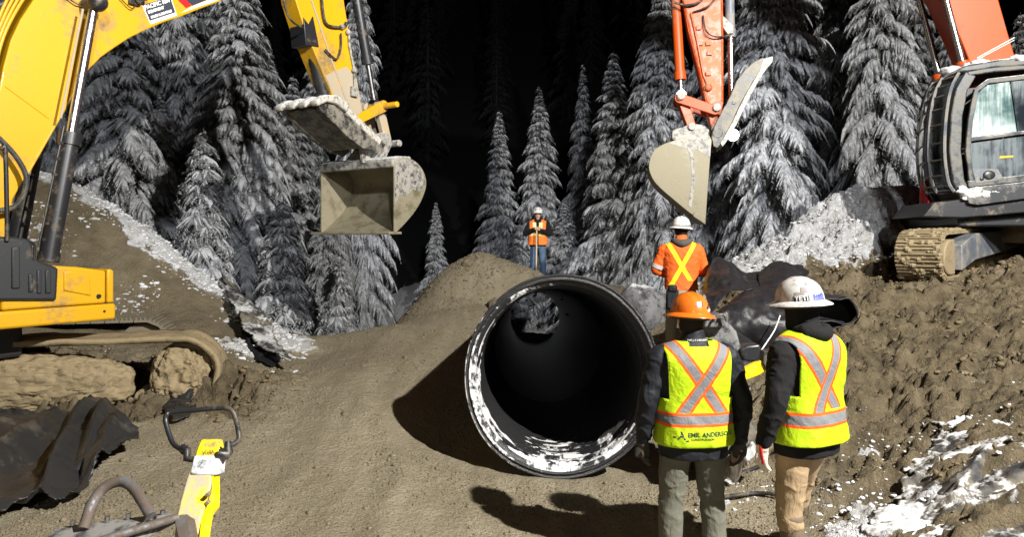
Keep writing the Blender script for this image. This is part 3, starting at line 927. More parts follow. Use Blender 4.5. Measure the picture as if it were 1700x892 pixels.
    for sd in (-1, 1):
        ln = Wn[:, None, None] * (1.9 - .7 * tt) * r.uniform(.6, 1.4, (n, K, 1)) + .035
        tip = Cn + S[:, None] * sd * ln + Dn[:, None] * ln * .6 - up * ln * r.uniform(.15, .9, (n, K, 1))
        hw = Dn[:, None] * (.022 + .01 * r.uniform(0, 1, (n, K, 1)))
        sp.append(np.stack([Cn - hw, Cn + hw, tip], 2))
    sp = np.concatenate(sp, 1).reshape(-1, 3)
    nf_ = np.arange(len(sp)).reshape(-1, 3)
    uv, uf = strip([-1, 0, 1], [-.3, -.05, -.3], .9, .2, -.01)
    uf4 = uf
    nv = np.concatenate([sp, uv]); 
    tri = [tuple(t) for t in nf_]; 
    tris = np.concatenate([nf_, (uf4[:, [0, 1, 2]] + len(sp)), (uf4[:, [0, 2, 3]] + len(sp))])
    # leader
    ms = []
    used, inv = np.unique(sf, return_inverse=True)
    sv2 = sv[used]; sf2 = inv.reshape(-1, 4)
    to = tb.build('trunk', M['bark'], None, smooth=True)
    co = mesh_np('crown', nv, tris, M['needles'])
    so = mesh_np('snow', sv2, sf2, M['tree_snow'], smooth=True)
    if name == 'far': so.data.materials[0] = M['far_unlit_dark']; co.data.materials[0] = M['far_unlit_dark']; to.data.materials[0] = M['far_unlit_dark']
    out = (to.data, co.data, so.data)
    for o in (to, co, so): bpy.data.objects.remove(o)
    return out


def put_fir(meshes, x, y, label, group, s=(1, 1, 1), rz=0.0, name='fir_tree', z=None, lean=0.0):
    base = float(base_h(np.array([x]), np.array([y]))[0]) if z is None else z
    t = empty(name, (x, y, base), rz, label, 'tree', group)
    t.scale = s
    t.rotation_euler = (lean, 0, rz)
    for nm, me, par in (('trunk', meshes[0], 't'), ('crown', meshes[1], 't')):
        o = bpy.data.objects.new(nm, me); COL.objects.link(o); o.parent = t
        if nm == 'crown': c = o
    o = bpy.data.objects.new('snow', meshes[2]); COL.objects.link(o); o.parent = c; o['kind'] = 'stuff'
    return t


M['far_unlit_dark'] = mat_plain('unlit_fir_dark', (.014, .016, .017), .9)  # near-black colour stands for missing light on snow, needles and bark
FIR = {
    'mid': fir_meshes('mid', 10.5, 1.75, 1, whorl=.27, per=6),
    'mid_b': fir_meshes('mid_b', 10.5, 1.6, 2, whorl=.3, per=6, droop=1.25),
    'big': fir_meshes('big', 17.0, 2.9, 3, whorl=.36, per=7, fing=.19, droop=1.05),
    'big_b': fir_meshes('big_b', 17.0, 3.2, 4, whorl=.42, per=6, fing=.19, droop=1.3),
    'old': fir_meshes('old', 15.0, 3.0, 5, whorl=.42, per=6, fing=.16, droop=1.5, z_lo=.5, detail=1.1),
    'small': fir_meshes('small', 4.6, .72, 6, whorl=.2, per=6, fing=.085, droop=1.4, ws=.62),
    'far': fir_meshes('far', 10.0, 1.6, 9, whorl=.55, per=5, fing=.34),
}


def fir_px(kind, px, toppy, d, H0, label, group, wide=1.0, rz=None, lean=0.0):
    x = (px - 850) / FPX * d
    top = CAMH + (HORY - toppy) / FPX * d
    base = float(base_h(np.array([x]), np.array([d]))[0])
    base = min(base, 1.5)
    sc = (top - base) / H0
    return put_fir(FIR[kind], x, d, label, group, (sc * wide, sc * wide, sc), random.uniform(0, 6) if rz is None else rz, z=base, lean=lean)


random.seed(4)
GR = 'snow laden firs behind the site'
fir_px('mid', 829, 183, 31, 10.5, 'slender snowy fir with its top left of the man standing on the fill', GR, 1.0)
fir_px('mid_b', 895, 142, 30, 10.5, 'pointed snowy fir directly behind the man holding a shovel', GR, 1.05)
fir_px('mid_b', 968, 106, 32, 10.5, 'thin dim fir partly hidden behind the tall fir right of the shovel man', GR, .82)
fir_px('mid', 1019, 84, 26, 10.5, 'tall snowy fir standing clear between the shovel man and the orange excavator arm', GR, 1.1)
fir_px('mid', 938, 330, 29, 10.5, 'low snowy fir beside the right shoulder of the shovel man', GR, 1.3)
fir_px('big', 1098, -110, 24, 17.0, 'tall dense fir rising behind the orange excavator stick', GR, .82)
fir_px('big_b', 1190, -190, 23, 17.0, 'tall fir hidden behind the raised orange bucket', GR, .8)
fir_px('big', 1285, -330, 18.6, 17.0, 'broadest snowy fir, above the snow bank right of the orange bucket', GR, .82, 1.0)
fir_px('big_b', 1385, -180, 23, 17.0, 'dim fir between the broad fir and the orange excavator boom', GR, .7)
fir_px('old', 1462, -260, 19.5, 15.0, 'heavy drooping fir just left of the orange excavator cab', GR, .78)
fir_px('big', 1575, -40, 25, 17.0, 'fir rising behind the cab of the orange excavator', GR, .8)
fir_px('mid', 1694, 20, 22, 10.5, 'fir top showing right of the orange boom above the cab roof', GR, 1.0)
fir_px('big', 1640, -60, 30, 17.0, 'dark fir far behind the orange excavator', GR, .8)
fir_px('mid', 724, 335, 32, 10.5, 'low dim fir in the gully right of the yellow bucket', GR, 1.0)
fir_px('big', 596, -120, 24, 17.0, 'tall fir behind the yellow excavator stick and thumb', GR, .62)
fir_px('mid', 487, 125, 24, 10.5, 'fir with its tip left of the yellow thumb teeth', GR, 1.1)
fir_px('old', 545, 260, 20, 15.0, 'dense fir below the yellow bucket above the gravel edge', GR, .9)
fir_px('old', 395, -170, 18.6, 15.0, 'huge snow heaped fir filling the middle left of the forest', GR, 1.0, 2.0)
fir_px('big_b', 300, -300, 20, 17.0, 'fir with a bare dark trunk between the boom and the yellow thumb', GR, .72, .5)
fir_px('old', 205, -220, 17.0, 15.0, 'drooping snowy fir directly behind the yellow boom cylinder', GR, 1.0, 4.0)
fir_px('big', 100, -350, 18, 17.0, 'fir seen behind the yellow boom at the left edge', GR, .75)
fir_px('old', 20, -200, 21, 15.0, 'fir left of the yellow boom mostly hidden', GR, .8)
fir_px('small', 338, 212, 14.9, 4.6, 'smallest fir, narrow and white, at the top of the left slope', GR, 1.15)
fir_px('small', 470, 330, 15.5, 4.6, 'small drooping fir at the foot of the left slope', GR, 1.3)
fir_px('small', 560, 420, 17, 4.6, 'ragged small fir behind the gravel road edge', GR, 1.4)
put_fir(FIR['small'], 1.0, 30.0, 'little white fir standing beyond the far end of the culvert', GR, (1.3, 1.3, .9), 1.0)
put_fir(FIR['small'], .35, 29.4, 'little white fir beyond the culvert, left of the other', GR, (1.4, 1.4, .9), 3.0)
for i_, (k_, px_, tp_, d_, w_) in enumerate((('old', 250, -120, 21, .85), ('big', 345, -200, 25, .9), ('big_b', 160, -300, 23, .95), ('mid', 440, 60, 21, 1.25), ('old', 520, 60, 26, .85), ('mid_b', 268, 150, 17.5, 1.1), ('big', 1340, -150, 27, .85), ('old', 1520, -120, 26, .8), ('big_b', 1240, -220, 27, .8), ('mid', 1060, 190, 30, 1.2))):
    H_ = {'old': 15.0, 'big': 17.0, 'big_b': 17.0, 'mid': 10.5, 'mid_b': 10.5}[k_]
    fir_px(k_, px_, tp_, d_, H_, 'grey frosted fir packed among others in the dense wall of forest', 'frosted firs packed in the forest wall', w_)
# the black hillside beyond
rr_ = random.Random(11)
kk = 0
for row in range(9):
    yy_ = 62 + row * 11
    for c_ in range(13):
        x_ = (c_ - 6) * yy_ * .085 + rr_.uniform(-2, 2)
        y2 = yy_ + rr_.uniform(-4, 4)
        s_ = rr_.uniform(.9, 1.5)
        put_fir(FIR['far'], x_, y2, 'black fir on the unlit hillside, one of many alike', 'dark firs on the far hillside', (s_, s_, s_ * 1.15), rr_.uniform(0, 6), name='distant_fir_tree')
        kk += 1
# ------------------------------------------------------------------ excavators
class ArmPlane:
    """vertical plane through (ox, oy) with heading th; local x forward, y to the machine's left, z up"""
    def __init__(s, ox, oy, th): s.ox, s.oy, s.th = ox, oy, th; s.c, s.s = math.cos(th), math.sin(th)
    def uw(s, px, py, v=0.0):
        ox, oy = s.ox - v * s.s, s.oy + v * s.c
        k = (px - 850) / FPX
        u = (k * oy - ox) / (s.c - k * s.s)
        y = oy + u * s.s
        return (u, CAMH - (py - HORY) / FPX * y)
    def pts(s, lst, v=0.0): return [s.uw(a, b, v) for a, b in lst]
    def p3(s, px, py, v=0.0):
        u, w = s.uw(px, py, v); return Vector((u, v, w))


def decal_text(name, body, size, mat, parent, origin, xdir, ydir, off, bold=.0, width=None, surf=None):
    v, f = text_mesh(body, size, bold)
    if width:
        w = v[:, 0].max() - v[:, 0].min(); k = width / w; v = v * np.array([k, k, 1])
    o = Vector(origin); X = Vector(xdir).normalized(); Y = Vector(ydir).normalized(); Z = X.cross(Y)
    pts = []
    for p in v:
        q = o + X * p[0] + Y * p[1] + Z * off
        if surf: q = surf(q)
        pts.append(q)
    ob = mesh_np(name, [tuple(p) for p in pts], f, mat, parent)
    return ob


def plate(name, pts3, mat, parent, th=0.004):
    """thin plate from 3D polygon"""
    pts3 = [Vector(p) for p in pts3]
    n = (pts3[1] - pts3[0]).cross(pts3[2] - pts3[1]).normalized()
    k = len(pts3)
    mb = MB(); mb.add(pts3 + [p - n * th for p in pts3], [tuple(range(k)), tuple(range(2 * k - 1, k - 1, -1))] + [(i, i + k, (i + 1) % k + k, (i + 1) % k) for i in range(k)])
    return mb.build(name, mat, parent)


def caps(mb, p, axis, r, l, n=16):
    a = Vector(axis).normalized()
    mb.cyl(Vector(p) - a * l / 2, Vector(p) + a * l / 2, r, r, n)


def bucket_parts(parent, pr, v0, v1, mat_side, mat_shell, lip=0.10, sgn=1, side_name='side_plate'):
    """pr: profile (u,w): mouth bottom first, then round the back to mouth top; mouth is the closing line"""
    t = .035
    for a, b in ((v0, v0 + t), (v1 - t, v1)):
        mb = MB(); mb.prism(pr, a, b); mb.build(side_name, mat_side, parent, bevel=.008)
    # shell: open strip following the profile, with thickness
    n = len(pr); pts = [Vector((p[0], 0, p[1])) for p in pr]
    cx = sum(p[0] for p in pr) / n; cz = sum(p[1] for p in pr) / n
    inn = [Vector((p.x + (cx - p.x) * .06, 0, p.z + (cz - p.z) * .06)) for p in pts]
    v = []; f = []
    for p, q in zip(pts, inn):
        v += [(p.x, v0 + t + .001, p.z), (p.x, v1 - t - .001, p.z), (q.x, v1 - t - .001, q.z), (q.x, v0 + t + .001, q.z)]
    for i in range(n - 1):
        a, b = 4 * i, 4 * i + 4
        f += [(a, a + 1, b + 1, b), (a + 1, a + 2, b + 2, b + 1), (a + 2, a + 3, b + 3, b + 2), (a + 3, a, b, b + 3)]
    f += [(0, 3, 2, 1), (4 * n - 4, 4 * n - 3, 4 * n - 2, 4 * n - 1)]
    mb = MB(); mb.add(v, f); mb.build('shell', mat_shell, parent, smooth=True)


def subdiv_curve(pts, k=5):
    P3 = [Vector((a, 0, b)) for a, b in pts]
    q, _ = smooth_path(P3, 0.0, k)
    return [(p.x, p.z) for p in q]


def hydraulic(parent, p0, p1, r_body, r_rod, split, mat_body, name='hydraulic_cylinder', eye=True, collar=None):
    p0, p1 = Vector(p0), Vector(p1); m = p0.lerp(p1, split); d = (p1 - p0).normalized()
    mb = MB(); mb.cyl(p0, m, r_body, r_body, 20); mb.cyl(m - d * .12, m + d * .02, r_body * 1.22, r_body * 1.22, 20)
    mb.cyl(p0 - d * .02, p0 + d * .08, r_body * 1.12, r_body * 1.12, 20)
    body = mb.build(name, mat_body, parent, smooth=True)
    mb = MB(); mb.cyl(m, p1, r_rod, r_rod, 16)
    if eye: caps(mb, p1, (0, 1, 0), r_rod * 1.9, r_body * 1.5)
    mb.build('rod', M['chrome'], body, smooth=True)
    return body


def make_track(parent, L, Hh, W, mat_shoe, mat_frame, mat_wheel, pads=None, wheel_mat=None, frame_name='track_frame'):
    """track in local frame: x along, centred at origin on the ground (z=0..H), y width"""
    r = Hh / 2
    st = L - 2 * r
    per = 2 * st + 2 * PI * r
    n = pads or int(per / .175)
    def at(s):
        s %= per
        if s < st: return Vector((-st / 2 + s, 0, 2 * r)), 0.0
        s -= st
        if s < PI * r: a = s / r; return Vector((st / 2 + math.sin(a) * r, 0, r + math.cos(a) * r)), -a
        s -= PI * r
        if s < st: return Vector((st / 2 - s, 0, 0)), PI
        s -= st
        a = s / r; return Vector((-st / 2 - math.sin(a) * r, 0, r - math.cos(a) * r)), PI - a
    mb = MB()
    rr = random.Random(5)
    for i in range(n):
        p, a = at(per * i / n); rot = Matrix.Rotation(-a, 3, 'Y')
        c = p - rot @ Vector((0, 0, .03))
        mb.box(c, (per / n * .93, W, .035), rot)
        for k in (-.3, 0.0, .3):
            mb.box(c + rot @ Vector((k * per / n, 0, .03)), (.022, W * .98, .035), rot)
    tr = mb.build('track', mat_shoe, parent)
    for sx in (-1, 1):
        mb = MB(); caps(mb, (sx * st / 2, 0, r), (0, 1, 0), r - .07, W * .55, 32); caps(mb, (sx * st / 2, 0, r), (0, 1, 0), r * .35, W * .8, 20)
        mb.build('wheel', mat_wheel, tr, bevel=.01)
    for i in range(6):
        mb = MB(); caps(mb, (-st / 2 + st * (i + .7) / 6.4, 0, .13), (0, 1, 0), .09, W * .6, 16); mb.build('roller', mat_wheel, tr, smooth=True)
    return tr, at, per, r, st


# ============================== yellow excavator ==============================
YL = ArmPlane(-5.67, 8.0, R(56))
yx = empty('excavator', (YL.ox, YL.oy, 0), YL.th, 'yellow excavator at the left with its boom and muddy bucket raised over the gravel', 'excavator')
V0 = -.24
boom_px = [(8, 398), (22, 330), (46, 288), (96, 200), (146, 113), (166, 93), (190, 76), (213, 61), (240, 48), (270, 35), (300, 25), (330, 13), (365, 0), (430, -35), (520, -95),
           (545, -150), (530, -200), (470, -215), (380, -180), (250, -130), (150, -80), (90, -35), (55, 0), (34, 32), (18, 66), (6, 110), (-2, 150), (-25, 250), (-45, 400)]
bp = YL.pts(boom_px, V0)
mb = MB(); mb.prism(bp, V0, -V0); boom = mb.build('boom', M['yellow'], yx, bevel=.012)
# weld seam strip + edge flange
mb = MB()
for a, b in (((8, 143), (80, 196)), ((80, 196), (83, 190))):
    mb.tube([YL.p3(*a, V0 - .002), YL.p3(*b, V0 - .002)], .006, 6)
mb.build('weld_seam', M['yellow'], boom)
mb = MB()
for a in range(3, 13):
    mb.tube([YL.p3(*boom_px[a - 1], V0 - .004), YL.p3(*boom_px[a], V0 - .004)], .013, 6, cap=False)
mb.build('edge_flange', M['yellow'], boom, smooth=True)
# pipes over the boom's back
mb = MB()
for k in range(4):
    o_ = k * 9
    mb.tube([YL.p3(-30 - o_ * .2, 200, V0 - .01), YL.p3(-8 - o_ * .5, 110, V0 - .01), YL.p3(10 - o_ * .7, 50, V0 - .01), YL.p3(44 - o_, -10, V0 - .01), YL.p3(80 - o_, -50, V0 - .01)], .017, 8, smoothpath=5)
mb.build('hydraulic_pipe', M['yellow'], boom, smooth=True)
# decal and stripe on the boom
def onboom(px, py, dv=.004): return YL.p3(px, py, V0 - dv)
plate('sign_plate', [onboom(236, 9), onboom(250, 40), onboom(294, 25), onboom(283, -8)], M['white'], boom, .002)
M['ink_blue'] = mat_plain('dark_blue_ink', (0.025, 0.03, 0.05), .5)
sgn = plate('sign_print', [onboom(238, 8, .007), onboom(249, 34, .007), onboom(291, 20, .007), onboom(282, -7, .007)], M['ink_blue'], boom, .002)
X_ = (onboom(285, 0) - onboom(240, 14)); Y_ = (onboom(240, 5) - onboom(249, 34))
X_.y = 0; Y_.y = 0
for txt, (cx_, cy_), w_, sz_ in (('PACIFIC RIM', (261, 6), .37, .09), ('EQUIPMENT', (259, 16), .24, .05), ('SALES & RENTALS', (268, 23), .32, .05)):
    decal_text('lettering', txt, sz_, M['white'], sgn, onboom(cx_, cy_, .010), X_, Y_, .002, bold=.004, width=w_)
plate('red_stripe', [onboom(294, -2), onboom(309, 13), onboom(318, 9), onboom(302, -10)], M['red'], boom, .003)
plate('blue_stripe', [onboom(303, -8), onboom(319, 9), onboom(352, -4), onboom(345, -22)], M['ink_blue'], boom, .003)
plate('pale_stripe', [onboom(300, 21), onboom(318, 10.5), onboom(356, -5), onboom(362, 0)], M['white'], boom, .003)
# boom cylinders (one each side)
for v_, off in ((-.42, 0), (.42, 0)):
    d0 = 0 if v_ < 0 else -38
    p0 = YL.p3(80, 432, -.42); p1 = YL.p3(157, 5, -.42)
    p0.y = v_; p1.y = v_
    body = hydraulic(yx, p0, p1, .098, .052, .475, M['black_paint'])
    mb = MB(); mb.sphere(p1 + Vector((0, -.07 if v_ < 0 else .07, 0)), .11); caps(mb, p1, (0, 1, 0), .1, .22); mb.build('pin', M['black_paint'], body, smooth=True)
    mb = MB(); m_ = p0.lerp(p1, .5)
    s_ = -.1 if v_ < 0 else .1
    mb.tube([p0 + Vector((-.14, s_, .15)), m_ + Vector((-.13, s_, 0))], .012, 8)
    for k in range(7):
        q_ = p0.lerp(p1, .07 + k * .06) + Vector((-.13, s_, .02)); mb.box(q_, (.035, .05, .03))
    mb.build('side_pipe', M['black_paint'], body)
    mb = MB(); mb.tube([m_ + Vector((-.12, 0, .1)), p1 + Vector((-.13, 0, -.1))], .014, 8); mb.build('feed_pipe', M['yellow_dirty'], body)
# big hose loop at the boom foot and a grab rail
mb = MB()
hp = [onboom(-30, 205, .12), onboom(4, 235, .14), onboom(30, 265, .16), onboom(44, 297, .16), onboom(36, 330, .16), onboom(15, 347, .15), onboom(-30, 350, .14)]
mb.tube(hp, .026, 10, smoothpath=10); hs = mb.build('hose', M['rubber'], boom, smooth=True)
mb = MB()
q_, _ = smooth_path(hp, .026, 40)
for i in range(0, len(q_) - 1, 3): mb.cyl(q_[i], q_[i].lerp(q_[i + 1], .45), .031, .031, 10)
mb.build('spiral_guard', M['grey_paint'], hs)
# wires near the pin
mb = MB()
mb.tube([onboom(96, -12, .03), onboom(112, -4, .04), onboom(128, 6, .05), onboom(142, 8, .04)], .008, 6, smoothpath=6)
mb.build('cable', M['rubber'], boom, smooth=True); mb = MB()
mb.tube([onboom(190, -14, .03), onboom(203, 0, .04), onboom(218, 13, .05), onboom(226, 8, .04)], .007, 6, smoothpath=6)
mb.build('cable', M['rubber'], boom, smooth=True)
mb = MB(); caps(mb, onboom(229, 0, .05), (0, 1, 0), .05, .1); caps(mb, onboom(238, -3, .06), (0, 1, 0), .035, .14); mb.box(onboom(222, 4, .03), (.12, .05, .05)); mb.build('hose_clamp', M['black_paint'], boom, bevel=.006)

# upper body: tool box, steps, lower skirt. Lateral offset puts it in front of the boom
body_e = empty('upper_body', (0, 0, 0)); body_e.parent = yx
BV = -1.20
UB = ArmPlane(YL.ox, YL.oy, YL.th)
def ub(px, py): return UB.uw(px, py, BV)
(u_r, w_t) = ub(190, 446); (_, w_m) = ub(190, 503); (_, w_b) = ub(190, 531)
u_r2 = ub(193, 500)[0]
mb = MB(); mb.box(((u_r2 - 3.2) / 2 + u_r2 / 2 - .0, BV + .6, (w_m + w_b) / 2 - .003), (3.2, 1.2, w_m - w_b - .006))
lower = mb.build('lower_skirt', M['yellow_dirty'] if False else M['yellow'], body_e, bevel=.03, seg=3)
lower.location.x = -.0
# tool box: side, lid slightly sloped
ux = ub(96, 470)[0]
bx0, bx1 = ux + .0, ub(177, 470)[0]
mb = MB(); mb.prism([(bx0 - .5, w_m), (bx1, w_m), (bx1, w_t - .02), (bx1 - .3, w_t + .03), (bx0 - .5, w_t + .09)], BV + .01, BV + .62)
tb_ = mb.build('tool_box', M['yellow'], body_e, bevel=.025, seg=3)
mb = MB(); mb.prism([(bx1 + .006, w_m + .004), (u_r - .004, w_m + .004), (u_r - .004, w_t - .02), (u_r - .04, w_t - .005), (bx1 + .006, w_t - .006)], BV + .0, BV + .6)
mb.build('corner_cover', M['yellow'], tb_, bevel=.02, seg=3)
xa, xb = ub(106, 470)[0], ub(148, 470)[0]
mb = MB(); mb.prism([(xa, w_m + .16), (xb + .02, w_m + .09), (xb, w_m + .34), (xa, w_m + .36)], BV - .004, BV + .03); mb.build('pressed_panel', M['yellow'], tb_, bevel=.012, seg=3)
mb = MB(); caps(mb, Vector((ub(164, 492)[0], BV + .005, ub(164, 492)[1])), (0, 1, 0), .022, .03); caps(mb, Vector((ub(173, 517)[0], BV, ub(173, 517)[1])), (0, 1, 0), .012, .02); mb.build('lock', M['black_paint'], tb_)
st_px = [(-30, 500), (95, 500), (98, 445), (58, 430), (55, 404), (46, 396), (12, 393), (-30, 396)]
mb = MB(); mb.prism([UB.uw(a, b, BV - .03) for a, b in st_px], BV - .03, BV + .3)
stp = mb.build('step', M['plastic'], body_e, bevel=.03, seg=3)
for (a, b, c, d) in ((48, 455, 56, 486), (62, 448, 70, 488), (76, 448, 86, 488), (20, 410, 34, 480)):
    p0 = UB.uw(a, d, BV - .05); p1 = UB.uw(c, b, BV - .05)
    mb = MB(); mb.box(((p0[0] + p1[0]) / 2, BV - .032, (p0[1] + p1[1]) / 2), (abs(p1[0] - p0[0]), .03, abs(p1[1] - p0[1]))); mb.build('tread_ridge', M['plastic'], stp, bevel=.012)
mb = MB(); mb.tube([UB.p3(12, 400, BV - .05), UB.p3(9, 255, BV - .05), UB.p3(2, 246, BV - .05), UB.p3(-30, 246, BV - .05)], .02, 10, smoothpath=6)
mb.tube([UB.p3(57, 430, BV + .1), UB.p3(57, 408, BV + .1), UB.p3(45, 400, BV + .1), UB.p3(36, 402, BV + .1)], .014, 8, smoothpath=6)
mb.build('grab_rail', M['black_paint'], body_e, smooth=True)
# far side: cab with glass, and counterweight / engine house behind, outside the frame
mb = MB(); mb.prism([(.55, 1.2), (.6, 2.0), (.25, 3.05), (-.95, 3.05), (-1.0, 1.2)], .55, 1.25); cb = mb.build('cab', M['black_paint'], body_e, bevel=.04)
mb = MB(); mb.prism([(.47, 1.75), (.5, 2.0), (.2, 2.9), (-.8, 2.9), (-.85, 1.75)], .53, .56); mb.build('window', M['glass'], cb)
mb = MB(); mb.box((-2.0, 0, 1.95), (2.2, 2.2, 1.1)); mb.build('engine_cover', M['yellow'], body_e, bevel=.05)
mb = MB(); mb.box((-3.3, 0, 1.7), (.7, 2.3, 1.1)); mb.build('counterweight', M['black_paint'], body_e, bevel=.12, seg=3)
mb = MB(); mb.box((-1.2, 0, .98), (2.6, 1.2, .34)); mb.build('turntable', M['black_paint'], body_e, bevel=.03)
mb = MB(); mb.prism([(-.7, 1.2), (.25, 1.2), (.2, 1.7), (-.1, 2.25), (-.5, 2.2)], -.33, .33); mb.build('boom_foot_bracket', M['black_paint'], body_e, bevel=.02)

# undercarriage: track under the skirt, heading about along the frame
tA = P(352, 640, 8.2)
track_e = empty('undercarriage', (0, 0, 0)); track_e.parent = yx
th_w = R(14)
hx, hy = math.cos(th_w), math.sin(th_w)
TL_, TH_, TW_ = 4.3, .78, .55
cxw, cyw = tA.x - hx * TL_ / 2, tA.y - hy * TL_ / 2 + .25
rel = Matrix.Rotation(-YL.th, 4, 'Z') @ Matrix.Translation((-YL.ox, -YL.oy, 0))
for sgn_, off in ((0, 0), (1, 2.2)):
    te = empty('track_assembly'); te.parent = track_e
    wm = Matrix.Translation((cxw - hy * off - hx * .4 * off, cyw + hx * off - hy * .4 * off, .17)) @ Matrix.Rotation(th_w, 4, 'Z')
    te.matrix_local = rel @ wm
    if sgn_ == 0:
        # near track: a thick curved band of packed mud over the links
        tr, at_, per_, r_, st_ = make_track(te, TL_, TH_, TW_, M['mudcoat'], M['mudcoat'], M['mudcoat'])
        S = np.linspace(-.25 * PI, st_ + PI * r_ * .62, 120)
        prof_v = []
        for yy2 in np.linspace(-TW_ / 2 - .04, TW_ / 2, 14):
            for s in S:
                if s < 0: p = Vector((-st_ / 2 + s, 0, 2 * r_)); nrm = Vector((0, 0, 1))
                else:
                    p, a_ = at_(s); nrm = Vector((math.sin(-a_), 0, math.cos(a_)))
                wgt = .03 + .028 * float(fbm(np.array([s * 3.]), np.array([yy2 * 6]), octv=3, seed=9)[0])
                q = p + nrm * wgt; prof_v.append((q.x, yy2, q.z))
        nS = len(S)
        qd = np.array([(a * nS + b, a * nS + b + 1, (a + 1) * nS + b + 1, (a + 1) * nS + b) for a in range(13) for b in range(nS - 1)])
        mo = mesh_np('packed_mud', prof_v, qd, M['mudcoat'], tr, smooth=True)
        sm_ = mo.modifiers.new('thick', 'SOLIDIFY'); sm_.thickness = .055; sm_.offset = -1
        v, f = ico(6)
        for nm, (lx, lz), (sx, sz), sd in (('track_frame', (-.55, .30), (1.85, .34), 4), ('track_frame', (-.1, .36), (1.35, .27), 11), ('sprocket', (st_ / 2 + .0, .36), (.33, .31), 6)):
            kx = 4.5 if nm == 'track_frame' else 1.6
            b0_ = np.sign(v) * np.abs(v) ** .7 * np.array([sx, .26, sz])
            nn = .8 * fbm(b0_[:, 0] * 3 + sd, b0_[:, 1] * 3, b0_[:, 2] * 3, octv=5, seed=sd, gain=.62) - 1.1 * np.abs(fbm(b0_[:, 0] * 7, b0_[:, 1] * 7, b0_[:, 2] * 7 + sd, octv=4, seed=sd + 3, gain=.6))
            w = b0_ + v * (.11 * nn)[:, None] + np.array([lx, -.12, lz])
            mesh_np(nm, w, f, M['mudcoat'], tr, smooth=True)
    else:
        te2 = make_track(te, TL_, TH_, TW_, M['steel'], M['steel'], M['steel'])

# stick --------------------------------------------------------------
stick_px = [(470, -150), (491, 0), (505, 45), (540, 130), (562, 180), (578, 214), (590, 232), (607, 222), (604, 195), (590, 118), (571, 0), (575, -130), (540, -190)]
mb = MB(); mb.prism(YL.pts(stick_px, -.17), -.17, .17); stick = mb.build('stick', M['yellow'], yx, bevel=.012)
mb = MB()
fl = [(505, -60), (517, 0), (552, 104), (585, 193)]
mb.tube([YL.p3(a, b, -.178) for a, b in fl], .016, 6); mb.build('edge_flange', M['yellow_dirty'], stick)
mb = MB(); mb.prism(YL.pts([(540, 125), (575, 110), (592, 130), (607, 218), (592, 232), (578, 212)], -.174), -.174, -.168); mb.build('muddy_patch', M['yellow_dirty'], stick)
# thumb cylinder on the inner face, black
hydraulic(stick, YL.p3(505, 32, -.0), YL.p3(548, 200, -.0), .105, .05, .78, M['black_paint'], name='thumb_cylinder')
mb = MB(); mb.prism(YL.pts([(504, 28), (513, 40), (520, 26), (528, 66), (530, 78), (508, 74)], -.19), -.19, .15); mb.build('cylinder_bracket', M['black_paint'], stick, bevel=.01)
# bucket cylinder on the outer face
bc = hydraulic(stick, YL.p3(572, -120, 0), YL.p3(622, 172, 0), .085, .042, .76, M['black_paint'], name='bucket_cylinder')
# hoses and fittings
mb = MB()
mb.tube([YL.p3(533, -20, -.22), YL.p3(537, 25, -.22), YL.p3(546, 42, -.22), YL.p3(572, 44, -.22), YL.p3(574, 36, -.22)], .022, 8, smoothpath=6)
mb.tube([YL.p3(566, 55, -.22), YL.p3(566, 78, -.22), YL.p3(560, 97, -.22), YL.p3(552, 94, -.22), YL.p3(540, 82, -.22)], .016, 8, smoothpath=6)
mb.tube([YL.p3(471, -30, -.3), YL.p3(473, 10, -.3), YL.p3(485, 35, -.3), YL.p3(504, 46, -.25)], .016, 8, smoothpath=6)
mb.build('hose', M['rubber'], stick, smooth=True)
mb = MB()
mb.tube([YL.p3(579, 50, -.2), YL.p3(580, 75, -.2), YL.p3(588, 115, -.2), YL.p3(589, 150, -.2)], .022, 8)
for a, b in ((588, 117), (578, 53), (568, 44)): mb.sphere(YL.p3(a, b, -.21), .045)
mb.box(YL.p3(588, 152, -.21), (.13, .06, .16)); mb.build('pipe_fitting', M['bucket_top'], stick, bevel=.008)
# linkage
mb = MB()
def link(mb, a, b, v0, v1, r0, r1=None):
    p0, p1 = Vector(a), Vector(b); r1 = r1 or r0; d = (p1 - p0).normalized(); nrm = Vector((-d.z, 0, d.x))
    pl = []
    for k in range(9):
        t = PI / 2 + PI * k / 8; pl.append(p0 + (nrm * math.sin(t) + d * math.cos(t)) * r0)
    for k in range(9):
        t = -PI / 2 + PI * k / 8; pl.append(p1 + (nrm * math.sin(t) + d * math.cos(t)) * r1)
    mb.prism([(p.x, p.z) for p in pl], v0, v1)
la, lb = YL.p3(597, 197, -.27), YL.p3(637, 176, -.27)
link(mb, la, lb, -.29, -.24, .075, .10); link(mb, la, lb, .24, .29, .075, .10)
caps(mb, lb, (0, 1, 0), .05, .64)
lk = mb.build('link_arm', M['yellow'], stick, bevel=.01)
lb.y = 0
mb = MB(); link(mb, lb, YL.p3(632, 238, 0), -.2, -.10, .09, .08); link(mb, lb, YL.p3(632, 238, 0), .10, .2, .09, .08); mb.build('push_link', M['yellow_dirty'], stick, bevel=.01)

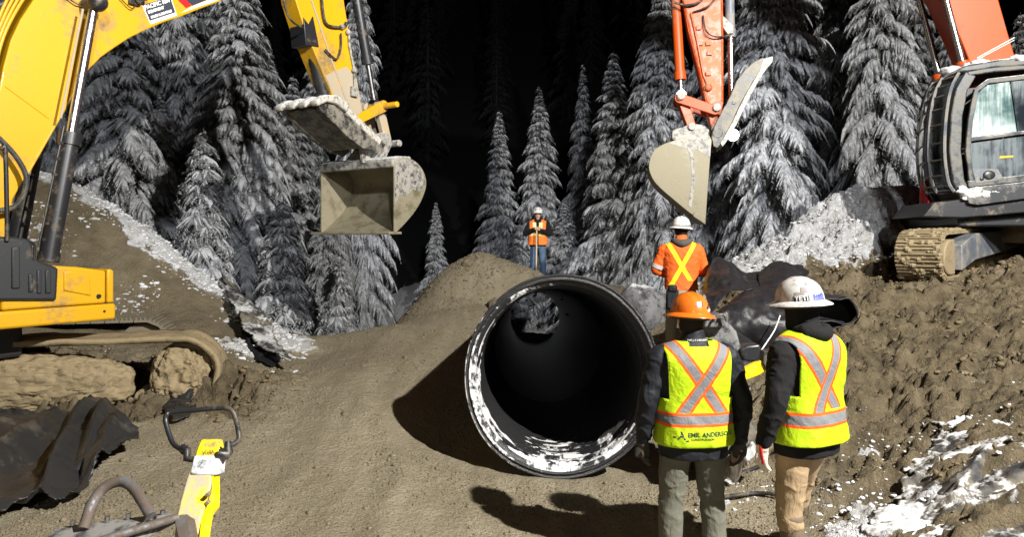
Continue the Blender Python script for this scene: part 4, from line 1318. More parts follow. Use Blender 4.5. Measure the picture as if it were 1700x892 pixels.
# thumb: curved plate with fingers
th_e = empty('thumb'); th_e.parent = yx
spine = [(628, 246), (612, 226), (590, 200), (568, 178), (545, 166)]
u3 = YL.pts(spine, 0)
def thick_curve(pts, t0, t1):
    V = [Vector((a, 0, b)) for a, b in pts]; up = []; dn = []
    for i, p in enumerate(V):
        d = (V[min(i + 1, len(V) - 1)] - V[max(i - 1, 0)]).normalized(); n = Vector((-d.z, 0, d.x)); t = t0 + (t1 - t0) * i / (len(V) - 1)
        up.append(p + n * t / 2); dn.append(p - n * t / 2)
    return [(p.x, p.z) for p in up + dn[::-1]]
rib_px = [(640, 240), (620, 226), (592, 198), (568, 174), (550, 162), (530, 161), (522, 168), (532, 184), (552, 204), (574, 226), (600, 246), (626, 255)]
for v_ in (-.40, .40):
    mb = MB(); mb.prism(YL.pts(rib_px, -.40), v_ - .03, v_ + .03); rb_ = mb.build('side_rib', M['thumb'], th_e, bevel=.01)
    mb = MB(); mb.prism(thick_curve(YL.pts([(630, 236), (616, 224), (590, 199), (568, 177), (550, 165), (528, 165)], -.40), .13, .10), v_ - .045, v_ + .045); mb.build('top_edge', M['thumb_edge'], rb_, bevel=.02)
mb = MB(); mb.prism(thick_curve(YL.pts([(606, 244), (580, 224), (556, 202), (534, 178)], -.40), .05, .05), -.368, .368); mb.build('back_plate', M['thumb'], th_e, bevel=.01)
mb = MB(); mb.prism(thick_curve(YL.pts([(600, 212), (570, 183), (550, 169), (535, 167)], -.40), .05, .05), -.366, .366); mb.build('cover_plate', M['thumb_edge'], th_e, bevel=.01)
for k in range(4):
    v_ = -.42 + .28 * k
    mb = MB(); mb.prism(thick_curve(YL.pts([(572, 180), (552, 166), (535, 164), (519, 173)], -.40), .16, .09), v_ - .09, v_ + .09); mb.build('finger', M['thumb_edge'], th_e, bevel=.035, seg=3)
# bucket
bk_e = empty('bucket'); bk_e.parent = yx
BW = .88
bpx = [(655, 389), (672, 372), (690, 350), (702, 328), (708, 305), (703, 284), (690, 268), (672, 262), (655, 268)]
prb = subdiv_curve(YL.pts(bpx, -BW), 4)
bucket_parts(bk_e, prb, -BW, BW, M['bucket'], M['bucket'])
mb = MB(); mb.prism(YL.pts([(656, 268), (672, 263), (690, 269), (702, 285), (706, 306), (696, 318), (684, 314), (676, 326), (664, 322), (656, 340)], -BW - .004), -BW - .004, -BW - .0005); mb.build('frosted_shoulder', M['bucket_top'], bk_e)
mb = MB(); c0 = YL.uw(655, 384, -BW); mb.box((c0[0] - .03, 0, c0[1] - .03), (.30, BW * 2 + .10, .045), Matrix.Rotation(R(0), 3, 'Y')); mb.build('cutting_edge', M['bucket'], bk_e, bevel=.01)
c1 = YL.uw(655, 268, -BW)
mb = MB(); mb.prism([(c1[0] - .02, c1[1] - .10), (c1[0] + .45, c1[1] - .04), (c1[0] + .42, c1[1] + .12), (c1[0] + .1, c1[1] + .10), (c1[0] - .04, c1[1] + .04)], -BW + .01, BW - .01); mb.build('top_plate', M['bucket_top'], bk_e, bevel=.03, seg=3)
for v_ in (-.22, .22):
    mb = MB(); hx_ = YL.uw(606, 246, v_); hz_ = YL.uw(640, 240, v_)
    mb.prism([(c1[0] - .08, c1[1]), (hx_[0] - .12, hx_[1] + .06), (hx_[0], hx_[1] + .2), (hz_[0], hz_[1] + .22), (hz_[0] + .16, hz_[1] + .05), (c1[0] + .42, c1[1] + .06)], v_ - .035, v_ + .035)
    mb.build('ear', M['bucket_top'], bk_e, bevel=.012)
for a, b in ((612, 242), (641, 240)):
    mb = MB(); caps(mb, YL.p3(a, b, 0), (0, 1, 0), .06, .66); mb.build('pin', M['bucket_top'], bk_e, bevel=.01)

# ============================== orange excavator ==============================
OL = ArmPlane(8.6, 12.2, R(171))
ox_ = empty('excavator', (OL.ox, OL.oy, 0), OL.th, 'orange excavator at the right with black cab, parked on the mud bench', 'excavator')
OV = .30     # machine's left faces the camera
bo = [(1609, 100), (1594, 62), (1576, 22), (1562, -8), (1530, -60), (1470, -130), (1380, -190), (1230, -250), (1150, -270), (1150, -330), (1300, -340), (1450, -310), (1560, -230), (1625, -110), (1658, 0), (1672, 50), (1690, 110), (1740, 240), (1650, 260)]
mb = MB(); mb.prism(OL.pts(bo, OV), OV, -OV); ob = mb.build('boom', M['orange'], ox_, bevel=.015)
mb = MB(); mb.tube([OL.p3(1622, 96, OV + .004), OL.p3(1684, 62, OV + .004)], .008, 6); mb.tube([OL.p3(1622, 99, OV + .004), OL.p3(1684, 66, OV + .004)], .005, 6); mb.build('weld_seam', M['white'], ob)
for v_, rr_c in ((.46, 0), (-.46, 0)):
    p0 = OL.p3(1598, 104, .46); p1 = OL.p3(1560, -40, .46); p0.y = v_; p1.y = v_
    p00 = p0 + (p0 - p1).normalized() * 1.2
    cy = hydraulic(ox_, p00, p1, .09, .05, 1.2 / (1.2 + (p1 - p0).length), M['orange'])
o_st = [(1135, -120), (1133, 0), (1142, 50), (1160, 121), (1172, 172), (1185, 192), (1198, 190), (1201, 172), (1201, 60), (1200, 0), (1199, -150), (1170, -220)]
mb = MB(); mb.prism(OL.pts(o_st, .17), .17, -.17); ost = mb.build('stick', M['orange'], ox_, bevel=.012)
mb = MB(); mb.tube([OL.p3(a, b, .178) for a, b in ((1136, 0), (1146, 50), (1163, 121), (1176, 172))], .016, 6); mb.tube([OL.p3(a, b, .178) for a, b in ((1198, 0), (1199, 60), (1199, 168))], .012, 6); mb.build('edge_flange', M['orange_dirty'], ost)
mb = MB(); mb.prism(OL.pts([(1138, 8), (1196, 0), (1197, 60), (1199, 165), (1180, 172), (1163, 121), (1150, 70)], .173), .173, .168); mb.build('frosted_face', M['orange_dirty'], ost)
mb = MB()
for (a, b) in ((1176, 72), (1176, 122), (1178, 88), (1160, 46), (1163, 72), (1173, 146)): mb.box(OL.p3(a, b, .19), (.09, .05, .07))
mb.tube([OL.p3(1147, 20, .2), OL.p3(1158, 70, .2), OL.p3(1168, 125, .2), OL.p3(1178, 147, .2)], .02, 8)
mb.sphere(OL.p3(1176, 145, .2), .07)
mb.build('pipe_clamp', M['orange_dirty'], ost, bevel=.008)
mb = MB()
mb.tube([OL.p3(1120, 4, .2), OL.p3(1140, 8, .25), OL.p3(1160, 3, .25), OL.p3(1172, -10, .2)], .02, 8, smoothpath=6)
mb.tube([OL.p3(1150, 20, .2), OL.p3(1175, 10, .26), OL.p3(1190, -6, .25)], .016, 8, smoothpath=6)
mb.tube([OL.p3(1167, 25, .2), OL.p3(1172, 50, .26), OL.p3(1185, 60, .26), OL.p3(1203, 60, .22), OL.p3(1214, 55, .1)], .016, 8, smoothpath=6)
mb.build('hose', M['rubber'], ost, smooth=True)
c_ = hydraulic(ost, OL.p3(1117, -80, 0), OL.p3(1131, 158, 0), .085, .045, .885, M['orange'], name='bucket_cylinder')
hydraulic(ost, OL.p3(1211, -10, 0), OL.p3(1216, 225, 0), .08, .055, .30, M['grey_paint'], name='thumb_cylinder')
mb = MB(); mb.prism(OL.pts([(1196, 20), (1217, 42), (1218, 55), (1208, 56), (1197, 40)], .14), .14, -.14); mb.build('cylinder_bracket', M['bucket_top'], ost, bevel=.01)
mb = MB(); la, lb = OL.p3(1128, 163, .24), OL.p3(1187, 183, .24)
link(mb, la, lb, .22, .27, .085, .08); link(mb, la, lb, -.27, -.22, .085, .08); caps(mb, (la.x, 0, la.z), (0, 1, 0), .05, .62)
olk = mb.build('link_arm', M['orange'], ost, bevel=.01)
mb = MB(); link(mb, OL.p3(1131, 165, 0), OL.p3(1147, 212, 0), -.19, -.09, .085, .07); link(mb, OL.p3(1131, 165, 0), OL.p3(1147, 212, 0), .09, .19, .085, .07); mb.build('push_link', M['orange_dirty'], ost, bevel=.01)
mb = MB(); link(mb, OL.p3(1181, 186, 0), OL.p3(1186, 215, 0), -.14, .14, .08, .06); mb.build('stick_tip', M['orange_dirty'], ost, bevel=.01)
for a, b in ((1129, 164), (1187, 183)):
    mb = MB(); caps(mb, OL.p3(a, b, 0), (0, 1, 0), .07, .66); mb.build('pin', M['bucket_top'], ost, bevel=.01)
# coupler
mb = MB(); mb.prism(OL.pts([(1115, 232), (1116, 216), (1135, 210), (1150, 204), (1172, 209), (1178, 216), (1178, 240), (1150, 240)], .2), .2, -.2)
cpl = mb.build('coupler', M['bucket_top'], ox_, bevel=.02)
for a, b in ((1147, 213), (1185, 216)):
    mb = MB(); caps(mb, OL.p3(a, b, 0), (0, 1, 0), .065, .5); mb.build('pin', M['bucket_top'], cpl, bevel=.01)
# bucket seen from the side
obk = empty('bucket'); obk.parent = ox_
OB = .55
opx = [(1171, 370), (1147, 355), (1120, 333), (1098, 314), (1084, 298), (1077, 276), (1084, 252), (1098, 241), (1113, 235), (1150, 224), (1172, 221), (1181, 232), (1180, 245)]
pr2 = OL.pts(opx, OB)
pr2 = subdiv_curve(pr2, 4)
bucket_parts(obk, pr2, -OB, OB, M['bucket'], M['bucket'])
mb = MB(); mb.prism(OL.pts([(1171, 373), (1150, 359), (1152, 352), (1171, 361)], OB), -OB - .02, OB + .02); mb.build('cutting_edge', M['bucket'], obk, bevel=.01)
mb = MB(); mb.prism(OL.pts([(1142, 228), (1152, 262), (1154, 300), (1148, 345), (1143, 342), (1149, 300), (1147, 264), (1136, 230)], OB + .006), OB + .006, OB); mb.build('wear_seam', M['bucket_top'], obk)
mb = MB(); mb.prism(OL.pts([(1110, 237), (1150, 224), (1172, 221), (1181, 232), (1179, 262), (1160, 250), (1130, 244)], OB + .004), OB + .004, OB + .0005); mb.build('frosted_shoulder', M['bucket_top'], obk)
# thumb, a long curved arm pointing up and right
ot = empty('thumb'); ot.parent = ox_
tpx = [(1184, 243), (1181, 228), (1186, 208), (1200, 182), (1212, 160), (1222, 135), (1236, 117), (1252, 102), (1268, 96), (1262, 118), (1250, 136), (1238, 156), (1226, 178), (1216, 201), (1204, 224), (1196, 241), (1190, 246)]
for v_ in (.36, -.36):
    mb = MB(); mb.prism(OL.pts(tpx, .36), v_ - .03, v_ + .03); mb.build('side_rib', M['thumb'], ot, bevel=.012)
mb = MB(); mb.prism(OL.pts([(1272, 112), (1257, 138), (1246, 158), (1234, 180), (1224, 203), (1211, 228), (1199, 244), (1195, 238), (1205, 222), (1217, 200), (1228, 176), (1240, 153), (1262, 116)], .36), -.42, .42); mb.build('back_plate', M['thumb_edge'], ot, bevel=.01)
for k in range(3):
    v_ = -.24 + .24 * k
    mb = MB(); mb.prism(OL.pts([(1240, 122), (1262, 100), (1283, 94), (1281, 104), (1262, 128)], v_), v_ - .08, v_ + .08); mb.build('finger', M['thumb_edge'], ot, bevel=.03)
for q_, r_q in (((1187, 226), .085), ((1213, 177), .035)):
    mb = MB(); caps(mb, OL.p3(*q_, 0), (0, 1, 0), r_q, .8); mb.build('pin', M['thumb'], ot, bevel=.01)

# cab and upper body -------------------------------------------------
cab_e = empty('cab'); cab_e.parent = ox_
CV = 1.55; CB = .50      # near and far side of the cab
def cp(px, py, v=CV): return OL.uw(px, py, v)
side = [(1602, 322), (1588, 300), (1583, 250), (1586, 190), (1594, 140), (1606, 118)]
# posts and roof as a frame (near side), mirrored on the far side
def frame_strip(mb, pxs, w, v0, v1):
    mb.prism(thick_curve([cp(a, b) for a, b in pxs], w, w), v0, v1)
for v0, v1, nm in ((CV - .08, CV, 'near'), (CB, CB + .08, 'far')):
    mb = MB()
    frame_strip(mb, [(1606, 330), (1592, 300), (1586, 250), (1589, 190), (1597, 148), (1612, 122)], .16, v0, v1)
    frame_strip(mb, [(1606, 119), (1650, 112), (1720, 106), (1800, 100)], .12, v0 + .003, v1 + .003)
    frame_strip(mb, [(1600, 322), (1700, 310), (1800, 300)], .14, v0 + .005, v1 + .005)
    mb.build('side_frame', M['cab_paint'], cab_e, bevel=.015)
# door inset: frame, clear upper window, lower window
mb = MB()
dpx = [(1612, 300), (1606, 250), (1610, 200), (1620, 150), (1640, 135), (1700, 128), (1790, 122)]
mb.prism(thick_curve([cp(a, b) for a, b in dpx], .07, .07), CV - .03, CV + .03)
mb.prism(thick_curve([cp(a, b) for a, b in ((1606, 306), (1700, 296), (1790, 288))], .09, .09), CV - .028, CV + .028)
mb.prism(thick_curve([cp(a, b) for a, b in ((1607, 233), (1700, 220), (1790, 212))], .05, .05), CV - .026, CV + .026)
door = mb.build('door', M['cab_paint'], cab_e, bevel=.01)
def mat_window(name, col, fros, rough=.08):
    m, nt, b = nodes(name)
    tc = N(nt, 'ShaderNodeTexCoord'); mp = N(nt, 'ShaderNodeMapping'); mp.inputs['Scale'].default_value = (9, 9, .8)
    nt.links.new(tc.outputs['Object'], mp.inputs['Vector'])
    n1 = noise_node(nt, 2.2, 5, .6, vec=mp.outputs[0]); n2 = noise_node(nt, 1.4, 4, .6)
    f = math_node(nt, 'MULTIPLY', n1.outputs['Fac'], ramp(nt, n2.outputs['Fac'], [(.3, .2), (.6, 1.0)]).outputs['Color'])
    r = ramp(nt, f, [(.16, 0.0), (.5, 1.0)])
    nt.links.new(mixc(nt, r.outputs['Color'], col, fros), b.inputs['Base Color'])
    nt.links.new(mixc(nt, r.outputs['Color'], (rough,) * 3, (.4,) * 3), b.inputs['Roughness'])
    return m
M['frost_glass'] = mat_window('frosted_window', (0.05, 0.09, 0.09), (0.38, 0.47, 0.46))
M['dark_glass'] = mat_window('dark_window', (0.012, 0.016, 0.02), (0.09, 0.11, 0.12))
mb = MB(); mb.prism([cp(*q) for q in ((1613, 228), (1612, 200), (1623, 155), (1640, 141), (1676, 135), (1688, 218))], CV - .012, CV - .004); mb.build('window', M['frost_glass'], door)
mb = MB(); mb.prism([cp(*q) for q in ((1690, 218), (1678, 135), (1790, 124), (1790, 210))], CV - .012, CV - .004); mb.build('window', M['dark_glass'], door)
mb = MB(); mb.prism([cp(*q) for q in ((1614, 300), (1610, 238), (1700, 226), (1790, 216), (1790, 285))], CV - .012, CV - .004); mb.build('window', M['dark_glass'], door)
mb = MB(); mb.prism([cp(*q) for q in ((1618, 305), (1612, 279), (1656, 281), (1664, 296), (1652, 301))], CV - .004, CV + .035); hnd = mb.build('handle_recess', M['grey_paint'], door, bevel=.01)
mb = MB(); mb.sphere(Vector((cp(1640, 291)[0], CV + .04, cp(1640, 291)[1])), .085, (1, .25, .8)); mb.sphere(Vector((cp(1628, 297)[0], CV + .04, cp(1628, 297)[1])), .03, (1, .3, 1)); mb.build('handle', M['black_paint'], hnd, smooth=True)
mb = MB(); mb.prism([cp(*q) for q in ((1659, 263), (1660, 259), (1682, 258), (1682, 261))], CV - .003, CV + .002); mb.build('yellow_sticker', M['yellow'], door)
mb = MB(); mb.prism([cp(*q) for q in ((1689, 300), (1687, 262), (1720, 258), (1720, 298))], CV - .2, CV - .1); mb.build('operator_seat', mat_plain('pale_seat', (.45, .55, .48), .7), cab_e, bevel=.02)
# operator's sleeve just inside the glass
# roof
rt = [(1588, 120), (1600, 108), (1660, 98), (1720, 92), (1800, 88), (1800, 106), (1720, 108), (1650, 113), (1606, 120)]
mb = MB(); mb.prism([cp(a, b) for a, b in rt], CB - .02, CV + .02); rf = mb.build('roof', M['cab_paint'], cab_e, bevel=.03)
rv = np.random.default_rng(3)
v, f = ico(3); vv = []; ff = []
for k in range(26):
    u_, w_ = cp(1612 + 190 * rv.uniform() , 100); r_ = rv.uniform(.04, .10)
    w_ = cp(1700, 96)[1] - .02 + rv.uniform(-.01, .03)
    nn = fbm(v[:, 0] * 2 + k, v[:, 1] * 2, v[:, 2] * 2, octv=3, seed=k)
    q = v * (1 + .4 * nn)[:, None] * np.array([r_ * 1.7, r_ * 1.6, r_ * .8]) + np.array([u_, rv.uniform(CB + .1, CV), w_])
    ff.append(f + len(vv) * len(v)); vv.append(q)
so_ = mesh_np('snow', np.concatenate(vv), np.concatenate(ff), M['snow'], rf, smooth=True); so_['kind'] = 'stuff'
# dark interior block so the cab reads as closed
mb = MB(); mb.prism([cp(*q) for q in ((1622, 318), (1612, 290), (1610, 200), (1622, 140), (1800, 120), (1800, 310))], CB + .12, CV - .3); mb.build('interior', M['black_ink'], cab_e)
# front: curved windscreen behind a guard of bars
fr = [(1596, 318), (1586, 300), (1580, 250), (1583, 190), (1591, 146), (1604, 120)]
fru = [cp(a, b) for a, b in fr]
fru, _ = smooth_path([Vector((a, 0, b)) for a, b in fru], 0.0, 4)
nf2 = len(fru)
def front_pt(i, t, out=0.0):
    p = fru[i]; bulge = .10 * math.sin(PI * t) + out
    return Vector((p.x + bulge, CB + (CV - CB) * t, p.z))
ts = [k / 10 for k in range(11)]
v = [front_pt(i, t) for i in range(nf2) for t in ts]
q = [(i * 11 + k, i * 11 + k + 1, (i + 1) * 11 + k + 1, (i + 1) * 11 + k) for i in range(nf2 - 1) for k in range(10)]
mb = MB(); mb.add(v, q); mb.build('windscreen', M['dark_glass'], cab_e, smooth=True)
mb = MB()
for i in range(1, nf2, 2): mb.tube([front_pt(i, t, .09) for t in ts], .014, 6)
for t in (0.0, .33, .66, 1.0): mb.tube([front_pt(i, t, .10) for i in range(nf2)], .024, 6)
mb.build('window_guard', M['grey_paint'], cab_e, smooth=True)
# lower sill with snow, floor, body
mb = MB(); mb.prism([cp(*q) for q in ((1606, 338), (1598, 318), (1612, 312), (1800, 292), (1800, 318), (1700, 330), (1620, 341))], CB - .05, CV + .06); sl = mb.build('sill', M['cab_paint'], cab_e, bevel=.01)
vv = []; ff = []
v, f = ico(3)
for k in range(34):
    px_ = 1596 + 60 * rv.uniform() ** 1.6; u_, w_ = cp(px_, 322 - (px_ - 1600) * .06 + rv.uniform(-14, 10) * max(0, 1 - (px_ - 1596) / 60)); r_ = rv.uniform(.02, .06)
    nn = fbm(v[:, 0] * 2 + k, v[:, 1] * 2, v[:, 2] * 2, octv=3, seed=k)
    q = v * (1 + .5 * nn)[:, None] * np.array([r_ * 1.5, r_, r_ * .9]) + np.array([u_, CV + .03, w_])
    ff.append(f + len(vv) * len(v)); vv.append(q)
so_ = mesh_np('snow', np.concatenate(vv), np.concatenate(ff), M['snow'], sl, smooth=True); so_['kind'] = 'stuff'
mb = MB(); mb.prism([cp(*q) for q in ((1600, 362), (1532, 360), (1552, 336), (1600, 330), (1800, 310), (1800, 345))], CB - .3, CV - .02); mb.build('floor_pan', M['black_paint'], cab_e, bevel=.02)
mb = MB(); c_ = cp(1583, 318, CB + .1); mb.cyl((cp(1590, 330)[0] + .12, CB + .12, cp(1590, 338)[1]), (cp(1590, 330)[0] + .12, CB + .12, cp(1590, 292)[1]), .07, .06, 14); mb.build('fire_extinguisher', M['red'], cab_e, bevel=.01)
mb = MB(); u0_ = cp(1800, 200)[0]; mb.box((u0_ - 1.5, -.1, 3.1), (3.2, 2.9, 1.3)); mb.build('engine_cover', M['orange'], ox_, bevel=.06)
mb = MB(); mb.box((u0_ - .6, -.1, 2.32), (4.4, 2.9, .2)); mb.build('main_frame', M['black_paint'], ox_, bevel=.03)
mb = MB(); caps(mb, (u0_ - .2, 0, 2.12), (0, 0, 1), .75, .3, 40); mb.build('turntable', M['mudcoat'], ox_, bevel=.02)
# undercarriage -----------------------------------------------------
ouc = empty('undercarriage'); ouc.parent = ox_
relo = Matrix.Rotation(-OL.th, 4, 'Z') @ Matrix.Translation((-OL.ox, -OL.oy, 0))
th2 = R(222)
tip = P(1523, 440, 10.7)
OTL, OTH, OTW = 4.2, .70, .62
hx, hy = math.cos(th2), math.sin(th2)
zg = CAMH - (458 - HORY) / FPX * 10.6
for k, off in ((0, 0), (1, -2.35)):
    te = empty('track_assembly'); te.parent = ouc
    cx2, cy2 = tip.x - hx * OTL / 2 + hy * off, tip.y - hy * OTL / 2 - hx * off
    te.matrix_local = relo @ Matrix.Translation((cx2, cy2, zg)) @ Matrix.Rotation(th2, 4, 'Z') @ Matrix.Rotation(R(2), 4, 'Y')
    tr, at_, per_, r_, st_ = make_track(te, OTL, OTH, OTW, M['mudcoat'], M['mudcoat'], M['mudcoat'])
    mb = MB(); rz_ = np.random.default_rng(4)
    for q_ in range(160):
        s_q = rz_.uniform(st_ * .6, st_ + PI * r_); p_q, a_q = at_(s_q); mb.sphere(Vector((p_q.x, rz_.uniform(-.3, .3), p_q.z)), rz_.uniform(.015, .05), (1, 1.4, 1), 6, 4)
    mb.build('caked_clods', M['mudcoat'], tr)['kind'] = 'stuff'
    mb = MB(); mb.prism([(st_ / 2 - .20, .12), (st_ / 2 - .20, .50), (st_ / 2 - .8, .64), (-st_ / 2 - .2, .68), (-st_ / 2 - .2, .36), (st_ / 2 - .8, .24)], .12, .42)
    fr_ = mb.build('track_frame', M['grey_paint'], tr, bevel=.02)
    # idler cover with bare metal
    pl = [(st_ / 2 - .18, .06), (st_ / 2 - .18, .58)]
    for j in range(9):
        a_ = PI / 2 - PI * j / 8; pl.append((st_ / 2 + math.cos(a_) * .25, .32 + math.sin(a_) * .26))
    mb = MB(); mb.prism(pl[1:] + [pl[0]], .20, .33); mb.build('idler_cover', M['mudcoat'], tr, bevel=.02)
    # near side of left track is +y local
# ------------------------------------------------------------------ people
def loft(mb, pts, rad, n=16, caps_=True):
    """closed tapered limb; rad = list of r or (rx, ry)"""
    pts = [Vector(p) for p in pts]; k = len(pts); v = []; prev = None
    rad = [(r, r) if not isinstance(r, tuple) else r for r in rad]
    # round the ends
    d0 = (pts[0] - pts[1]).normalized(); d1 = (pts[-1] - pts[-2]).normalized()
    P2, R2 = [], []
    for s, c in ((.95, .3), (.6, .8)): P2.append(pts[0] + d0 * min(rad[0]) * s * .8); R2.append((rad[0][0] * c * .95, rad[0][1] * c * .95))
    P2 += pts; R2 += rad
    for s, c in ((.6, .8), (.95, .3)): P2.append(pts[-1] + d1 * min(rad[-1]) * s * .8); R2.append((rad[-1][0] * c * .95, rad[-1][1] * c * .95))
    for i, p in enumerate(P2):
        t = (P2[min(i + 1, len(P2) - 1)] - P2[max(i - 1, 0)]).normalized()
        if prev is None:
            s = Vector((1, 0, 0)) - t * t.x
            if s.length < .1: s = Vector((0, 1, 0)) - t * t.y
            s.normalize()
        else: s = (prev - t * prev.dot(t)).normalized()
        prev = s; b = t.cross(s)
        for j in range(n):
            a = 2 * PI * j / n; v.append(p + s * math.cos(a) * R2[i][0] + b * math.sin(a) * R2[i][1])
    f = [(i * n + j, i * n + (j + 1) % n, (i + 1) * n + (j + 1) % n, (i + 1) * n + j) for i in range(len(P2) - 1) for j in range(n)]
    f.append(tuple(range(n))[::-1]); f.append(tuple((len(P2) - 1) * n + j for j in range(n)))
    return mb.add(v, f)


def interp_path(pts, rad, k=6):
    pts = [Vector(p) for p in pts]
    rad = [(r, r) if not isinstance(r, tuple) else r for r in rad]
    P_, ra = smooth_path(pts, [r[0] for r in rad], k); _, rb = smooth_path(pts, [r[1] for r in rad], k)
    return P_, list(zip(ra, rb))


def remesh(mb, voxel, smooth=4, wr=None, seed=0):
    me = bpy.data.meshes.new('tmp'); me.from_pydata([tuple(p) for p in mb.v], [], mb.f)
    bm = bmesh.new(); bm.from_mesh(me); bmesh.ops.recalc_face_normals(bm, faces=bm.faces); bm.to_mesh(me); bm.free()
    o = bpy.data.objects.new('tmp', me); COL.objects.link(o)
    m = o.modifiers.new('r', 'REMESH'); m.mode = 'VOXEL'; m.voxel_size = voxel; m.use_smooth_shade = True
    s = o.modifiers.new('s', 'SMOOTH'); s.factor = .5; s.iterations = smooth
    bpy.context.view_layer.update()
    out = bpy.data.meshes.new_from_object(o.evaluated_get(bpy.context.evaluated_depsgraph_get()))
    bpy.data.objects.remove(o)
    if wr:
        n = len(out.vertices); co = np.empty(n * 3, np.float32); out.vertices.foreach_get('co', co); co = co.reshape(-1, 3).astype(float)
        no = np.empty(n * 3, np.float32); out.vertex_normals.foreach_get('vector', no); no = no.reshape(-1, 3)
        d = wr(co)
        co = co + no * d[:, None]
        out.vertices.foreach_set('co', co.astype(np.float32).ravel()); out.update()
    return out


def wrinkle(amp, sx=5, sz=14, seed=0, diag=.5):
    def fn(co):
        x, y, z = co.T
        a = fbm(x * sx + z * diag * 6, y * sx, z * sz - x * 3, octv=3, seed=seed)
        b = 1 - np.abs(fbm(x * sx * .8 - z * 4 * diag, y * sx, z * sz * .8 + x * 5, octv=3, seed=seed + 9)) * 2.2
        return amp * (a * .7 + np.clip(b, 0, 1) ** 3 * .9 - .3)
    return fn


def link_mesh(name, me, mat, parent):
    me.name = name
    o = bpy.data.objects.new(name, me); COL.objects.link(o); me.materials.clear(); me.materials.append(mat)
    me.polygons.foreach_set('use_smooth', np.ones(len(me.polygons), bool))
    o.parent = parent
    return o


def hand_shape(mb, wrist, d, side_v, curl, scale=1.0, thumb=1, fat=1.0):
    """palm, four bent fingers and a thumb. d: direction of hand, side_v: towards the thumb side; curl in radians per joint"""
    w = Vector(wrist); d = Vector(d).normalized(); s = Vector(side_v); s = (s - d * s.dot(d)).normalized(); n = d.cross(s).normalized() * thumb
    L = .088 * scale
    loft(mb, [w - d * .02, w + d * .02, w + d * L * .6, w + d * L], [(.030 * fat, .024 * fat), (.034 * fat, .021 * fat), (.042 * fat, .018 * fat), (.040 * fat, .015 * fat)], 12)
    mb_frames = []
    for k, (off, ln) in enumerate(((.031, .072), (.0105, .080), (-.0105, .075), (-.031, .060))):
        p = w + d * (L * (.96 if k in (1, 2) else .90)) + s * off * scale; pts = [p - d * .02]; dd = d.copy(); r = [.0105 * fat * scale]
        c = curl * (1 + .12 * k)
        pts.append(p); r.append(.0105 * fat * scale)
        for j, q in enumerate((.45, .32, .25)):
            dd = (dd * math.cos(c) + n * math.sin(c)).normalized(); nn = (n * math.cos(c) - d * math.sin(c))
            p = p + dd * ln * q * scale; pts.append(p); r.append((.010 - .0012 * j) * fat * scale)
            # rotate frame
            ax = s; rot = Matrix.Rotation(0, 3, ax)
        loft(mb, pts, r, 8)
    t0 = w + d * .02 + s * .022
    t1 = t0 + (s * .75 + d * .65 + n * .35).normalized() * .035 * scale
    t2 = t1 + (s * .25 + d * .9 + n * .5).normalized() * .032 * scale
    t3 = t2 + (d * .9 + n * .6 - s * .1).normalized() * .026 * scale
    loft(mb, [t0, t1, t2, t3], [.015 * fat, .013 * fat, .0115 * fat, .0095 * fat], 8)


def torso_sections(bulk=1.0, dep=1.0, hem=.80, lean=0.0):
    # z, half width, half depth, y offset
    S = [(hem, .205, .135, -.005), (.90, .208, .140, -.005), (1.0, .205, .138, .0), (1.12, .212, .138, .005), (1.25, .226, .142, .0), (1.36, .236, .140, -.01), (1.43, .232, .128, -.015), (1.475, .205, .108, -.015), (1.51, .155, .090, -.012), (1.535, .105, .078, -.008)]
    return [(z, a * bulk, b * dep * bulk, y + lean * (z - hem)) for z, a, b, y in S]


def super_ring(a, b, n, p=2.6):
    t = np.linspace(0, 2 * PI, n, endpoint=False); c, s = np.cos(t), np.sin(t)
    return np.sign(c) * np.abs(c) ** (2 / p) * a, np.sign(s) * np.abs(s) ** (2 / p) * b


def torso_loft(mb, secs, n=40, p=2.5, offs=0.0):
    v = []
    for z, a, b, y in secs:
        X, Y = super_ring(a + offs, b + offs, n, p); v += [(X[i], Y[i] + y, z) for i in range(n)]
    k = len(secs)
    f = [(i * n + j, i * n + (j + 1) % n, (i + 1) * n + (j + 1) % n, (i + 1) * n + j) for i in range(k - 1) for j in range(n)]
    f.append(tuple(range(n))[::-1]); f.append(tuple((k - 1) * n + j for j in range(n)))
    return mb.add(v, f)


def dense_sections(secs, k=6):
    z, a, b, y = map(np.array, zip(*secs)); P_, _ = smooth_path([Vector((a[i], b[i], z[i])) for i in range(len(z))], 0.0, k)
    out = []
    for p in P_: out.append((p.z, p.x, p.y, float(np.interp(p.z, z, y))))
    return out


